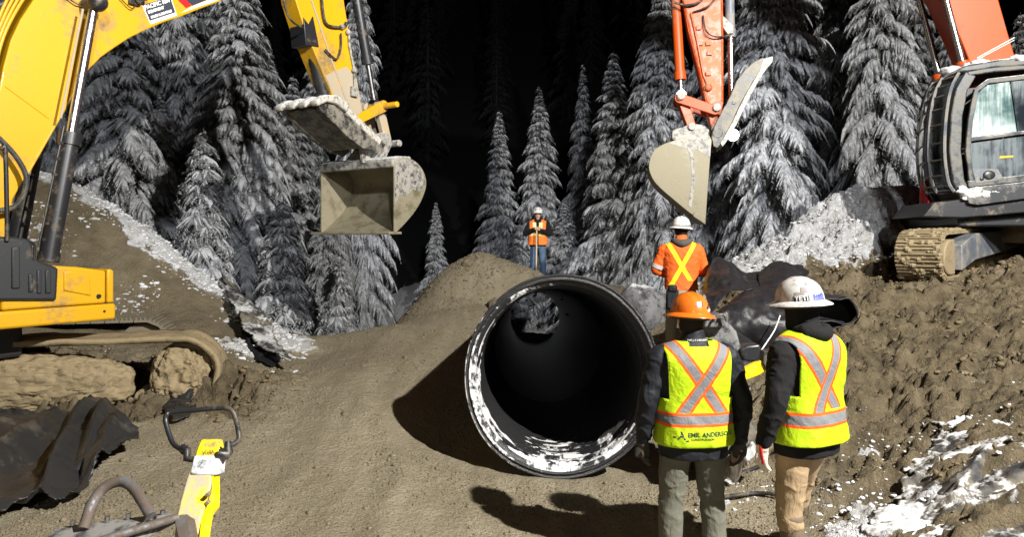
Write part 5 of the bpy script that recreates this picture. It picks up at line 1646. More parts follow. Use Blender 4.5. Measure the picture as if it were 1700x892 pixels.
def stripes_material(name, base, segs, tape=(0.165, 0.17, 0.18), edge=(0.90, 0.10, 0.01), band=None, w_tape=.026, w_edge=.044, front=None, var=.25, edge_on=True):
    """hi-vis cloth; segs = straight bands in the x-z plane on the back: (x0,z0,x1,z1); band = list of z of waist bands"""
    m, nt, b = nodes(name)
    tc = N(nt, 'ShaderNodeTexCoord'); sp = N(nt, 'ShaderNodeSeparateXYZ'); nt.links.new(tc.outputs['Object'], sp.inputs[0])
    X, Y, Z = sp.outputs
    def lt(v, w): return math_node(nt, 'LESS_THAN', v, w)
    n1 = noise_node(nt, 10, 4, .6); n2 = noise_node(nt, 3.5, 3, .6)
    col = mixc(nt, n1.outputs['Fac'], tuple(min(1, c * (1 + var * .6)) for c in base), tuple(c * (1 - var) for c in base))
    e_all = None; t_all = None
    def add(a, c): return c if a is None else math_node(nt, 'MAXIMUM', a, c)
    dists = []
    for (x0, z0, x1, z1) in segs:
        L = math.hypot(x1 - x0, z1 - z0); nx, nz = -(z1 - z0) / L, (x1 - x0) / L
        d = math_node(nt, 'ABSOLUTE', math_node(nt, 'ADD', math_node(nt, 'MULTIPLY', X, nx), math_node(nt, 'ADD', math_node(nt, 'MULTIPLY', Z, nz), -(x0 * nx + z0 * nz))))
        lim = math_node(nt, 'GREATER_THAN', Z, min(z0, z1))
        dists.append((d, lim))
    for z0 in (band or []):
        d = math_node(nt, 'ABSOLUTE', math_node(nt, 'ADD', Z, -z0)); dists.append((d, None))
    for i, (d, lim) in enumerate(dists):
        if edge_on:
            e = lt(d, w_edge)
            if lim is not None: e = math_node(nt, 'MULTIPLY', e, lim)
            col = mixc(nt, e, col, edge)
        t = lt(d, w_tape)
        if lim is not None: t = math_node(nt, 'MULTIPLY', t, lim)
        tcol = mixc(nt, n2.outputs['Fac'], tuple(c * 1.15 for c in tape), tuple(c * .8 for c in tape))
        col = mixc(nt, t, col, tcol)
    nt.links.new(col, b.inputs['Base Color']); b.inputs['Roughness'].default_value = .7
    b.inputs['Specular IOR Level'].default_value = .3
    n3 = noise_node(nt, 7, 5, .55); n3.inputs['Distortion'].default_value = .7
    p = bump(nt, b, n3.outputs['Fac'], .8, .03)
    return m


def cut_cloth(me, planes, keep=None):
    bm = bmesh.new(); bm.from_mesh(me)
    for co, no in planes:
        bmesh.ops.bisect_plane(bm, geom=bm.verts[:] + bm.edges[:] + bm.faces[:], plane_co=co, plane_no=no, clear_outer=True)
    if keep:
        bad = [f for f in bm.faces if not keep(f.calc_center_median())]
        bmesh.ops.delete(bm, geom=bad, context='FACES')
    bm.to_mesh(me); bm.free()


def helmet(parent, c, col_mat, tilt=(0, 0, 0), brim='full', s=1.0, decals=None):
    """hard hat: dome with ridge and brim; c = centre of the head at brim level"""
    e = empty('helmet', c); e.parent = parent; e.rotation_euler = tilt; e.scale = (s, s, s)
    na, nv = 64, 20
    v = []; f = []
    def dome(a, t, o=0.0):
        # a azimuth (0 = right), t 0 brim .. 1 top
        ph = t * PI / 2
        r = math.cos(ph) ** .82
        ax, ay, az = .118 + o, .143 + o, .138 + o
        x, y, z = ax * r * math.cos(a), ay * r * math.sin(a), az * math.sin(ph) ** .95
        ridge = max(0, 1 - abs(x) / .014) * .009 * min(1, t * 3)
        side = max(0, 1 - abs(abs(x) - .045) / .010) * .0035 * min(1, t * 3)
        return Vector((x, y, z + ridge + side))
    for j in range(nv + 1):
        for i in range(na): v.append(dome(2 * PI * i / na, min(j / nv, .999)))
    for j in range(nv):
        for i in range(na): f.append((j * na + i, j * na + (i + 1) % na, (j + 1) * na + (i + 1) % na, (j + 1) * na + i))
    mb = MB(); mb.add(v, f)
    sh = mb.build('shell', col_mat, e, smooth=True)
    v = []; f = []
    for i in range(na):
        a = 2 * PI * i / na; c_, s_ = math.cos(a), math.sin(a)
        w = {'full': .034, 'cap': .012}[brim] + (.022 if brim == 'full' else .038) * max(0, s_) ** 2 + (.010 if brim == 'full' else 0) * max(0, -s_) ** 3
        for o, z in ((-.004, .012), (.004, .008), (w * .6, -.002), (w, -.012), (w + .002, -.018), (w - .004, -.019), (w * .5, -.008), (-.006, .0)):
            v.append(((.118 + o) * c_, (.143 + o) * s_, z))
    k = 8
    for i in range(na):
        for j in range(k - 1): f.append((i * k + j, i * k + j + 1, ((i + 1) % na) * k + j + 1, ((i + 1) % na) * k + j))
    mb = MB(); mb.add(v, f); mb.build('brim', col_mat, e, smooth=True)
    if brim == 'full':
        mb = MB()
        pts = [Vector((.107 * math.cos(a), .130 * math.sin(a), -.022)) for a in np.linspace(0, 2 * PI, 30)]
        mb.tube(pts, .012, 6); mb.build('headband', M['black_ink'], e, smooth=True)
    for d in (decals or []):
        # patch on the dome: azimuth (deg), height t, width, height (m), material, optional text
        a0, t0, w, h, mat = d[:5]; txt = d[5] if len(d) > 5 else None; rot = d[6] if len(d) > 6 else 0; lift = d[7] if len(d) > 7 else .0015
        if txt:
            tv, tf = text_mesh(txt, h * 1.3, h * .035); w0 = tv[:, 0].max() - tv[:, 0].min(); tv = tv * (w / w0)
            lift = .003 if lift == .0015 else lift
        else:
            nx, nz = 8, 6
            gu, gv = np.meshgrid(np.linspace(-w / 2, w / 2, nx), np.linspace(-h / 2, h / 2, nz)); tv = np.stack([gu.ravel(), gv.ravel(), 0 * gu.ravel()], -1)
            tf = [(j * nx + i, j * nx + i + 1, (j + 1) * nx + i + 1, (j + 1) * nx + i) for j in range(nz - 1) for i in range(nx - 1)]
        cr, sr = math.cos(R(rot)), math.sin(R(rot))
        pts = []
        for p in tv:
            x_, y_ = p[0] * cr - p[1] * sr, p[0] * sr + p[1] * cr
            a = R(a0) + x_ / (.13 * max(.3, math.cos(t0 * PI / 2))); t = t0 + y_ / (.13 * PI / 2)
            pts.append(dome(a, min(max(t, 0), .99), lift))
        mesh_np('sticker' if not txt else 'lettering', [tuple(p) for p in pts], tf, mat, sh, smooth=True)
    return e


def person(loc, yaw, label, sp):
    """sp: dict of pose and clothes. Local +y is where the person faces."""
    skin = sp.get('skin', M['skin'])
    sc = sp.get('scale', 1.0)
    SH = sp['arms']                               # {'l': (shoulder, elbow, wrist, handdir, thumbside, curl), 'r': ...}
    LG = sp['legs']                               # {'l': (hip, knee, ankle, toe_dir), ...}
    hy = sp.get('head', (0, .02, 1.665)); hv = Vector(hy)
    # ---- body, one continuous surface
    mb = MB()
    torso_loft(mb, dense_sections(torso_sections(.80, .82, .86), 3), 24)
    loft(mb, [(0, -.01, 1.48), (0, .0, 1.56), hv + Vector((0, -.01, -.06))], [(.075, .07), (.058, .062), (.058, .062)], 14)
    P_, r_ = interp_path([hv + Vector((0, .025, -.115)), hv + Vector((0, .012, -.07)), hv + Vector((0, 0, 0)), hv + Vector((0, -.008, .06)), hv + Vector((0, -.01, .105))],
                         [(.036, .040), (.060, .078), (.074, .095), (.076, .096), (.050, .065)], 4)
    loft(mb, P_, r_, 18)
    loft(mb, [hv + Vector((0, .088, .012)), hv + Vector((0, .108, -.022)), hv + Vector((0, .100, -.034))], [.009, .014, .012], 8)         # nose
    loft(mb, [hv + Vector((-.020, .088, -.066)), hv + Vector((0, .097, -.064)), hv + Vector((.020, .088, -.066))], [.007, .010, .007], 8)   # lips
    for s in (-1, 1):
        loft(mb, [hv + Vector((s * .076, -.01, .015)), hv + Vector((s * .082, -.016, 0)), hv + Vector((s * .076, -.012, -.025))], [(.010, .016), (.010, .016), (.008, .010)], 8)
    for k in 'lr':
        sh, el, wr, hd, ts, cu = SH[k]
        loft(mb, *interp_path([sh, Vector(sh).lerp(Vector(el), .5), el, Vector(el).lerp(Vector(wr), .5), wr], [.052, .048, .040, .038, .027]), 12)
        hand_shape(mb, wr, hd, ts, cu, 1.0, 1 if k == 'l' else -1)
        hp, kn, an, toe = LG[k]
        loft(mb, *interp_path([hp, Vector(hp).lerp(Vector(kn), .5), kn, Vector(kn).lerp(Vector(an), .35), an], [(.080, .085), (.072, .076), .052, .054, .036]), 14)
        t = Vector(toe).normalized(); a = Vector(an)
        loft(mb, [a + Vector((0, 0, -.03)) - t * .04, a + Vector((0, 0, -.045)) + t * .07, a + Vector((0, 0, -.06)) + t * .15], [(.034, .034), (.038, .026), (.032, .016)], 10)
    me = remesh(mb, sp.get('vox', .0085), 2)
    root = link_mesh('person', me, skin, None)
    root.location = loc; root.rotation_euler = (0, 0, yaw); root.scale = (sc, sc, sc)
    tag(root, label, 'person', sp.get('group'))
    # ---- eyes, eyebrow
    if sp.get('face'):
        for s in (-1, 1):
            mb = MB(); mb.sphere(hv + Vector((s * .031, .084, .006)), .0115); mb.build('eye', M['black_ink'], root, smooth=True)
    # ---- hair
    if sp.get('hair'):
        mb = MB()
        P_, r_ = interp_path([hv + Vector((0, -.03, -.075)), hv + Vector((0, -.028, -.03)), hv + Vector((0, -.018, .03)), hv + Vector((0, -.012, .08))], [(.062, .060), (.078, .080), (.083, .098), (.076, .092)], 4)
        loft(mb, P_, r_, 20)
        hm = remesh(mb, .007, 2, lambda co: .006 * fbm(co[:, 0] * 40, co[:, 1] * 40, co[:, 2] * 16, octv=3, seed=2))
        cut_cloth(hm, [((0, hv.y + .035, hv.z), (0, 1, .15))])
        link_mesh('hair', hm, sp['hair'], root)
    # ---- trousers
    tr = sp['trousers']; mb = MB()
    W = tr.get('w', 1.0)
    torso_loft(mb, dense_sections([(.80, .150 * W, .115, -.005), (.86, .178 * W, .130, -.005), (.94, .182 * W, .132, -.005), (1.0, .175 * W, .125, 0)], 3), 24)
    for k in 'lr':
        hp, kn, an, toe = LG[k]
        hp, kn, an = Vector(hp), Vector(kn), Vector(an)
        end = an.lerp(kn, tr.get('end', .06))
        loft(mb, *interp_path([hp, hp.lerp(kn, .45), kn, kn.lerp(an, .35), kn.lerp(an, .7) if tr.get('end', .06) < .3 else kn.lerp(end, .6), end],
                              [(.098 * W, .108), (.092 * W, .098), (.078 * W, .080), (.076 * W, .078), (.072 * W, .074), tr.get('cuff', (.072 * W, .076))]), 18)
    tm = remesh(mb, .0085, 2, lambda co: wrinkle(.010, 6, 13, 5)(co) * (.35 + .65 * np.exp(-((co[:, 2] - .50) / .13) ** 2) + .7 * np.exp(-((co[:, 2] - .12) / .14) ** 2) + .4 * np.exp(-((co[:, 2] - .82) / .06) ** 2)))
    to = link_mesh('trousers', tm, tr['mat'], root)
    # ---- boots
    for k in 'lr':
        hp, kn, an, toe = LG[k]; an, kn = Vector(an), Vector(kn); t = Vector(toe).normalized(); top = an.lerp(kn, sp['boots'].get('top', .3))
        mb = MB()
        loft(mb, *interp_path([top, an.lerp(top, .4), an, an + Vector((0, 0, -.04))], [sp['boots'].get('rt', .066), .060, .055, .052], 4), 16)
        loft(mb, *interp_path([an + Vector((0, 0, -.045)) - t * .055, an + Vector((0, 0, -.035)) + t * .03, an + Vector((0, 0, -.048)) + t * .11, an + Vector((0, 0, -.06)) + t * .17], [(.046, .048), (.052, .050), (.052, .036), (.042, .026)], 4), 14)
        bm_ = remesh(mb, .008, 2)
        bo_ = link_mesh('boot', bm_, sp['boots']['mat'], root)
        mb = MB(); loft(mb, [an + Vector((0, 0, -.083)) - t * .07, an + Vector((0, 0, -.083)) + t * .06, an + Vector((0, 0, -.083)) + t * .185], [(.048, .012), (.054, .012), (.044, .012)], 14)
        mb.build('sole', M['rubber'], bo_, smooth=True)
    # ---- jacket
    jk = sp['jacket']; mb = MB(); B = jk.get('bulk', 1.0)
    secs = torso_sections(B, jk.get('dep', 1.0), jk.get('hem', .80))
    torso_loft(mb, dense_sections(secs, 5), 40)
    for k in 'lr':
        sh, el, wr, hd, ts, cu = SH[k]; sh, el, wr = Vector(sh), Vector(el), Vector(wr)
        f_ = jk.get('sleeve', 1.0)
        loft(mb, *interp_path([sh + Vector((-.05 if k == 'r' else .05, 0, .0)), sh, sh.lerp(el, .5), el, el.lerp(wr, .5), wr.lerp(el, .06)],
                              [(.070 * f_, .074 * f_), (.080 * f_, .080 * f_), (.073 * f_, .073 * f_), (.066 * f_, .066 * f_), (.058 * f_, .058 * f_), (.048 * f_, .048 * f_)]), 18)
    # collar / hood
    if jk.get('hood'):
        loft(mb, *interp_path([(-.09, .00, 1.535), (-.085, -.07, 1.54), (0, -.115, 1.525), (.085, -.07, 1.54), (.09, .00, 1.535)], [(.035, .035), (.045, .045), (.055, .05), (.045, .045), (.035, .035)], 5), 12)
    loft(mb, [(0, -.012, 1.50), (0, -.006, 1.55), (0, .0, 1.59)], [(.092, .088), (.080, .080), (.076, .078)], 20)
    jm = remesh(mb, .0085, 3, lambda co: wrinkle(jk.get('wr', .010), 6, 11, 7)(co) * (.5 + .6 * (np.abs(co[:, 0]) > .2)))
    jo = link_mesh('jacket', jm, jk['mat'], root)
    # ---- vest
    if sp.get('vest'):
        vs_ = sp['vest']; mb = MB()
        n = 120
        S2 = dense_sections([(z, a * B, b * jk.get('dep', 1.0) * B, y) for z, a, b, y in torso_sections(1, 1, vs_.get('hem', .88))], 10)
        flare = vs_.get('flare', .02)
        S2 = [(z, a + .012 + flare * max(0, 1 - (z - S2[0][0]) / .3), b + .012 + flare * max(0, 1 - (z - S2[0][0]) / .3), y) for z, a, b, y in S2]
        v = []
        for z, a, b, y in S2:
            X, Y = super_ring(a, b, n, 2.5); v += [(X[i], Y[i] + y, z) for i in range(n)]
        k = len(S2)
        co = np.array(v)
        wfn = wrinkle(vs_.get('wr', .010), 4.5, 7, 3, .3)
        cen = np.array([0, 0, 0]); nr = co * np.array([1, 1, 0]); nr /= np.linalg.norm(nr, axis=1)[:, None] + 1e-6
        co = co + nr * np.maximum(wfn(co), -.004)[:, None]
        f = [(i * n + j, i * n + (j + 1) % n, (i + 1) * n + (j + 1) % n, (i + 1) * n + j) for i in range(k - 1) for j in range(n)]
        vme = bpy.data.meshes.new('vest'); vme.from_pydata([tuple(p) for p in co], [], f)
        arm = vs_.get('arm', .185)
        def keep(c):
            if c.z > 1.505 and abs(c.x) < .07: return False
            lim = 9 if c.z < 1.17 else arm + .06 * (c.z - 1.2)
            if abs(c.x) > lim: return False
            if c.y > 0 and vs_.get('open', True):
                if abs(c.x) < (.03 + max(0, (c.z - 1.25)) * .25): return False
            return True
        bm = bmesh.new(); bm.from_mesh(vme)
        for co_, no_ in (((arm, 0, 0), (1, 0, -.06)), ((-arm, 0, 0), (-1, 0, -.06)), ((0, 0, 1.17), (0, 0, 1))):
            if abs(no_[0]) > .5: co_ = (co_[0], 0, 1.2)
            bmesh.ops.bisect_plane(bm, geom=bm.verts[:] + bm.edges[:] + bm.faces[:], plane_co=co_, plane_no=no_)
        bm.to_mesh(vme); bm.free()
        cut_cloth(vme, [], keep)
        vo = link_mesh('vest', vme, vs_['mat'], root)
        sm = vo.modifiers.new('thick', 'SOLIDIFY'); sm.thickness = .004; sm.offset = 1
        # binding along the open edges
        sp_co = np.array([tuple(p.co) for p in vme.vertices])
        bm = bmesh.new(); bm.from_mesh(vme); mb = MB()
        for e_ in bm.edges:
            if len(e_.link_faces) == 1:
                mb.tube([e_.verts[0].co, e_.verts[1].co], .0045, 5, cap=False)
        bm.free()
        if mb.v: mb.build('binding', vs_.get('bind', vs_['mat']), vo, smooth=True)
        bv = BVHTree.FromPolygons([tuple(p) for p in sp_co], [tuple(p.vertices) for p in vme.polygons])
        for (txt, x, z, w, size, mat) in vs_.get('text', []):
            tv, tf = text_mesh(txt, size, size * .02); tv = tv * (w / (tv[:, 0].max() - tv[:, 0].min()))
            pts = []
            for q in tv:
                o_ = Vector((x + q[0], -1, z + q[1])); h_ = bv.ray_cast(o_, Vector((0, 1, 0)))
                y_ = h_[0].y if h_[0] is not None else -.15
                pts.append((o_.x, y_ - .0065, o_.z))
            mesh_np('lettering', pts, tf, mat, vo)
    # ---- gloves
    if sp.get('gloves'):
        for k in 'lr':
            sh, el, wr, hd, ts, cu = SH[k]; mb = MB()
            hand_shape(mb, wr, hd, ts, cu, 1.12, 1 if k == 'l' else -1, 1.28)
            w_, e_ = Vector(wr), Vector(el); loft(mb, [w_ + Vector(hd).normalized() * .02, w_, w_.lerp(e_, .16)], [(.036, .036), (.037, .037), (.046, .046)], 14)
            link_mesh('glove', remesh(mb, .0045, 2), sp['gloves'], root)
    return root


M['skin'] = mat_plain('skin', (.50, .29, .20), .5)
M['hair_dark'] = mat_fabric('dark_hair', (.018, .012, .009), .5, .7, .8, 60, .004)
M['black_jacket'] = mat_fabric('black_jacket_cloth', (.010, .0115, .016), .3, .6, .7, 12, .02)
M['black_hoodie'] = mat_fabric('black_hoodie_cloth', (.008, .008, .009), .3, .9, .6, 12, .02)
M['olive'] = mat_fabric('olive_grey_trousers', (.125, .125, .10), .22, .85, .8, 13, .022)
M['tan'] = mat_fabric('tan_trousers', (.34, .245, .145), .22, .85, .8, 13, .022)
M['jeans'] = mat_fabric('blue_jeans', (.075, .12, .20), .5, .85, .7, 10, .02)
M['beige'] = mat_fabric('beige_trousers', (.36, .29, .19), .25, .85, .7, 10, .02)
M['boot_brown'] = mat_paint('brown_rubber_boots', (.055, .03, .02), .4, dirt=.4, scale=8, bumps=.2)
M['boot_black'] = mat_paint('muddy_black_boots', (.02, .02, .02), .6, dirt=.6, scale=8, bumps=.4)
M['glove_dark'] = mat_fabric('dark_gloves', (.045, .043, .038), .4, .7, .6, 20, .01)
M['glove_white'] = mat_fabric('white_leather_gloves', (.62, .56, .46), .2, .7, .6, 20, .01)
M['grey_hood'] = mat_fabric('grey_hood_cloth', (.09, .08, .07), .2, .9, .5, 12, .02)
M['helmet_orange'] = mat_paint('orange_hard_hat', (.68, .14, .010), .28, dirt=.12, scale=9, bumps=.03, coat=.4)
M['helmet_white'] = mat_paint('scuffed_white_hard_hat', (.58, .57, .56), .3, dirt=.2, scale=26, dirt_col=(.25, .2, .17), bumps=.05, coat=.4)
M['helmet_clean'] = mat_paint('white_hard_hat', (.76, .75, .72), .3, dirt=.15, scale=9, bumps=.03, coat=.4)
LIME = (.40, .575, .005)

legs_std = lambda w=.10, f=.0: {'l': ((-w, 0, .90), (-w - .035, .015, .50), (-w - .05, -.01, .10), (-.25, 1, 0)), 'r': ((w, 0, .90), (w + .03, .015 + f, .50), (w + .05, -.01 + f, .10), (.25, 1, 0))}
GP = 'workers watching at the culvert'

# man with the orange hard hat -----------------------------------------
vest1 = stripes_material('lime_vest', LIME, [(-.155, 1.50, .135, 1.09), (.175, 1.50, -.115, 1.09)], band=[1.045])
x1, y1 = (1150 - 850) / FPX * 4.72, 4.72
p1 = person((x1, y1, -.09), R(6), 'man in lime vest and orange hard hat, his back turned, before the pipe', dict(
    group=GP, scale=.97, vox=.0085,
    arms={'l': ((-.225, -.01, 1.42), (-.315, -.03, 1.13), (-.325, .05, .86), (0, .1, -1), (.1, 1, 0), .38), 'r': ((.225, -.01, 1.42), (.325, -.03, 1.13), (.345, .05, .84), (0, .1, -1), (-.1, 1, 0), .38)},
    legs=legs_std(.105), head=(-.01, .03, 1.66), hair=M['hair_dark'],
    trousers=dict(mat=M['olive'], w=1.08), boots=dict(mat=M['boot_black'], top=.35), jacket=dict(mat=M['black_jacket'], bulk=1.10, hem=.78, dep=1.0, wr=.012, sleeve=1.06),
    vest=dict(mat=vest1, hem=.875, arm=.195, text=[('EMIL ANDERSON', .055, .955, .30, .045, M['black_ink']), ('CONSTRUCTION', .0, .927, .15, .022, M['black_ink']), ('A', -.135, .950, .05, .07, M['black_ink']), ('-', -.175, .945, .018, .04, M['black_ink']), ('-', -.10, .925, .018, .04, M['black_ink'])]),
    gloves=M['glove_dark']))
helmet(p1, (-.01, .028, 1.70), M['helmet_orange'], (R(-3), R(4), R(12)), 'full', 1.04, [
    (262, .30, .052, .030, M['red']), (262, .30, .026, .029, M['white'], None, 0, .0025), (262, .30, .014, .014, M['red'], None, 45, .0035), (300, .24, .05, .012, M['black_ink'], None, 35), (305, .14, .05, .012, M['white'], None, 10)])
decal_text('lettering', 'HELLY HANSEN', .02, M['white'], p1, (0, -.103, 1.545), (1, 0, 0), (0, 0, 1), .0, width=.13, surf=lambda q: Vector((q.x, -.102 + 3.2 * q.x ** 2, q.z)))

# man with the stickered white hard hat --------------------------------
vest2 = stripes_material('lime_vest_two', LIME, [(-.19, 1.46, .06, 1.09), (.10, 1.50, -.10, 1.07)], band=[1.035], w_tape=.027, w_edge=.044)
x2, y2 = (1338 - 850) / FPX * 4.62, 4.62
p2 = person((x2, y2, -.11), R(31), 'man in lime vest and stickered white hard hat, wearing white gloves', dict(
    group=GP, scale=1.03,
    arms={'l': ((-.225, -.01, 1.40), (-.325, -.04, 1.12), (-.350, .03, .88), (.05, .15, -1), (.25, 1, 0), .3), 'r': ((.225, -.0, 1.42), (.27, .06, 1.13), (.20, .28, 1.0), (-.3, 1, 0), (-.1, 0, 1), .4)},
    legs={'l': ((-.10, 0, .90), (-.115, .03, .50), (-.12, -.01, .10), (-.2, 1, 0)), 'r': ((.10, .02, .90), (.20, .20, .52), (.26, .32, .12), (.3, 1, 0))},
    head=(.0, .05, 1.67), trousers=dict(mat=M['tan'], w=1.02, end=.62, cuff=(.068, .07)), boots=dict(mat=M['boot_brown'], top=.80, rt=.078),
    jacket=dict(mat=M['black_hoodie'], bulk=1.06, hem=.80, dep=1.02, hood=True, wr=.010, sleeve=1.05),
    vest=dict(mat=vest2, hem=.89, arm=.200, flare=.03, wr=.009), gloves=M['glove_white']))
mb = MB(); P_, r_ = interp_path([(0, .03, 1.55), (0, .03, 1.62), (0, .03, 1.69), (0, .035, 1.74)], [(.088, .098), (.094, .108), (.098, .112), (.09, .10)], 4); loft(mb, P_, r_, 20)
hm = remesh(mb, .009, 2, wrinkle(.006, 8, 10, 4)); cut_cloth(hm, [((0, .09, 1.6), (0, 1, 0))]); link_mesh('balaclava', hm, M['black_hoodie'], p2)
M['st_yellow'] = mat_plain('yellow_sticker', (.75, .65, .02), .4); M['st_blue'] = mat_plain('blue_ink', (.04, .08, .45), .4); M['st_pink'] = mat_plain('pink_sticker', (.6, .08, .2), .4)
M['st_grey'] = mat_plain('grey_sticker', (.30, .28, .27), .4); M['st_purple'] = mat_plain('purple_sticker', (.12, .03, .22), .4)
helmet(p2, (0, .045, 1.705), M['helmet_white'], (R(-4), R(-2), R(2)), 'full', 1.07, [
    (216, .11, .080, .028, M['black_ink']), (216, .11, .070, .024, M['white'], 'YETI', 0, .003), (262, .15, .075, .024, M['st_blue'], 'BANFF'), (262, .075, .085, .020, M['st_blue'], 'SUNSHINE'),
    (255, .36, .04, .022, M['st_grey']), (225, .34, .035, .035, M['st_grey']), (242, .52, .03, .02, M['st_grey']), (302, .36, .024, .034, M['st_yellow']), (305, .20, .022, .028, M['st_purple']), (285, .70, .022, .012, M['st_pink']), (212, .2, .05, .03, M['st_grey']), (268, .25, .05, .01, M['st_grey'])])
# red cuff of the glove
mb = MB(); w_ = Vector((-.350, .03, .88)); e_ = Vector((-.325, -.04, 1.12)); hd_ = Vector((.05, .15, -1)).normalized()
loft(mb, [w_ + Vector((-.034, -.01, .01)), w_ + hd_ * .06 + Vector((-.034, -.03, 0)), w_ + hd_ * .10 + Vector((-.026, -.034, 0))], [(.006, .010), (.008, .011), (.006, .008)], 10)
mb.build('glove_back', M['red'], p2, smooth=True)

# man in the orange high-visibility shirt --------------------------------
M['orange_shirt'] = stripes_material('orange_shirt', (.82, .14, .02), [(-.17, 1.49, .10, 1.02), (.15, 1.49, -.14, .96)], tape=(.80, .80, .02), edge_on=False, w_tape=.027)
d3 = 9.6
p3 = person(((1131 - 850) / FPX * d3, d3, gz((1131 - 850) / FPX * d3, d3) - .02), R(-6), 'man in an orange shirt with a yellow cross and white hard hat beside the pipe', dict(
    group=GP, scale=1.0,
    arms={'l': ((-.215, -.0, 1.41), (-.325, .02, 1.15), (-.14, .20, 1.08), (1, .3, 0), (0, .3, 1), .4), 'r': ((.215, .0, 1.41), (.30, .03, 1.14), (.12, .20, 1.10), (-1, .3, 0), (0, .3, 1), .4)},
    legs=legs_std(.09), head=(.0, .03, 1.66), hair=M['hair_dark'], trousers=dict(mat=M['beige'], w=1.0), boots=dict(mat=M['boot_black']),
    jacket=dict(mat=M['orange_shirt'], bulk=1.02, hem=.90, dep=.95)))
mb = MB(); loft(mb, *interp_path([(-.095, .02, 1.53), (-.085, -.07, 1.52), (0, -.12, 1.50), (.085, -.07, 1.52), (.095, .02, 1.53)], [.035, .045, .055, .045, .035], 5), 12)
link_mesh('hood', remesh(mb, .009, 2), M['grey_hood'], p3)
mb = MB(); mb.tube([(-.255, .005, 1.22), (-.335, .02, 1.20)], .0, 4)
helmet(p3, (0, .03, 1.705), M['helmet_clean'], (R(-2), R(3), R(-8)), 'full', 1.06)
mb = MB(); pts = [Vector((.123 * math.cos(a), .148 * math.sin(a), .022)) for a in np.linspace(0, 2 * PI, 40)]
mb.tube(pts, .008, 6); o = mb.build('hat_band', M['grey_hood'], p3, smooth=True); o.location = (0, .03, 1.705)
mb = MB(); mb.box((-.13, -.15, .78), (.16, .07, .26)); mb.box((-.13, -.17, .92), (.12, .06, .10)); mb.build('tool_pouch', M['black_jacket'], p3, bevel=.03, seg=3)
mb = MB(); mb.tube([Vector((.079 * math.cos(a) * 1.02 - .278, .08 * math.sin(a) + .01, 1.235 + .03 * math.cos(a))) for a in np.linspace(0, 2 * PI, 24)], .006, 6); 
M['tape'] = mat_plain('reflective_tape', (.5, .5, .5), .4)
mb = MB(); e0 = Vector((-.215, 0, 1.41)).lerp(Vector((-.325, .02, 1.15)), .72); e1 = Vector((-.215, 0, 1.41)).lerp(Vector((-.325, .02, 1.15)), .90); mb.cyl(e0, e1, .084, .080, 20); mb.build('sleeve_band', M['tape'], p3, smooth=True)

# man on the fill with both hands on a shovel ----------------------------
vest4 = stripes_material('orange_vest', (.90, .20, .03), [], band=[1.17], tape=(.85, .62, .25), edge=(.95, .5, .1), w_tape=.035, w_edge=.045)
d4 = 18.6
x4 = (893 - 850) / FPX * d4
z4 = CAMH - (466 - HORY) / FPX * d4
p4 = person((x4, d4, z4), R(176), 'man in orange vest and blue jeans leaning on a shovel up on the fill', dict(
    group=GP, scale=1.0, vox=.01, face=True,
    arms={'l': ((-.21, 0, 1.41), (-.31, .12, 1.17), (-.055, .33, 1.27), (1, .15, .0), (0, 1, .2), .35), 'r': ((.21, 0, 1.41), (.31, .12, 1.17), (.055, .33, 1.30), (-1, .15, .0), (0, 1, .2), .35)},
    legs=legs_std(.09), head=(0, .03, 1.66), hair=M['hair_dark'], trousers=dict(mat=M['jeans'], w=1.0), boots=dict(mat=M['beige']),
    jacket=dict(mat=M['black_hoodie'], bulk=1.04, hem=.86, hood=True), vest=dict(mat=vest4, hem=.98, arm=.19)))
helmet(p4, (0, .03, 1.705), M['helmet_clean'], (R(2), 0, 0), 'cap', 1.05, [(62, .35, .025, .03, M['black_ink']), (118, .35, .025, .03, M['black_ink'])])
for s_ in (-1, 1):
    mb = MB(); mb.prism([(s_ * .07 - .045, 1.30), (s_ * .07 + .045, 1.30), (s_ * .085 + .045, 1.46), (s_ * .085 - .045, 1.46)], .158, .166)
    mb.build('reflective_strap', mat_plain('pale_orange_tape', (.9, .62, .3), .5), p4)
sh = empty('shovel', (x4 - .06, d4 - .42, z4 - .02), 0, 'long pale wooden shovel held upright by the man on the fill', 'shovel')
mb = MB(); mb.tube([(0, 0, 0), (.01, .03, .7), (.02, .09, 1.27)], .019, 10); mb.build('handle', M['wood'], sh, smooth=True)
mb = MB(); mb.prism([(-.10, -.02), (-.11, -.20), (0, -.30), (.11, -.20), (.10, -.02), (.02, .04), (-.02, .04)], -.008, .008); mb.build('blade', M['steel'], sh, bevel=.003)
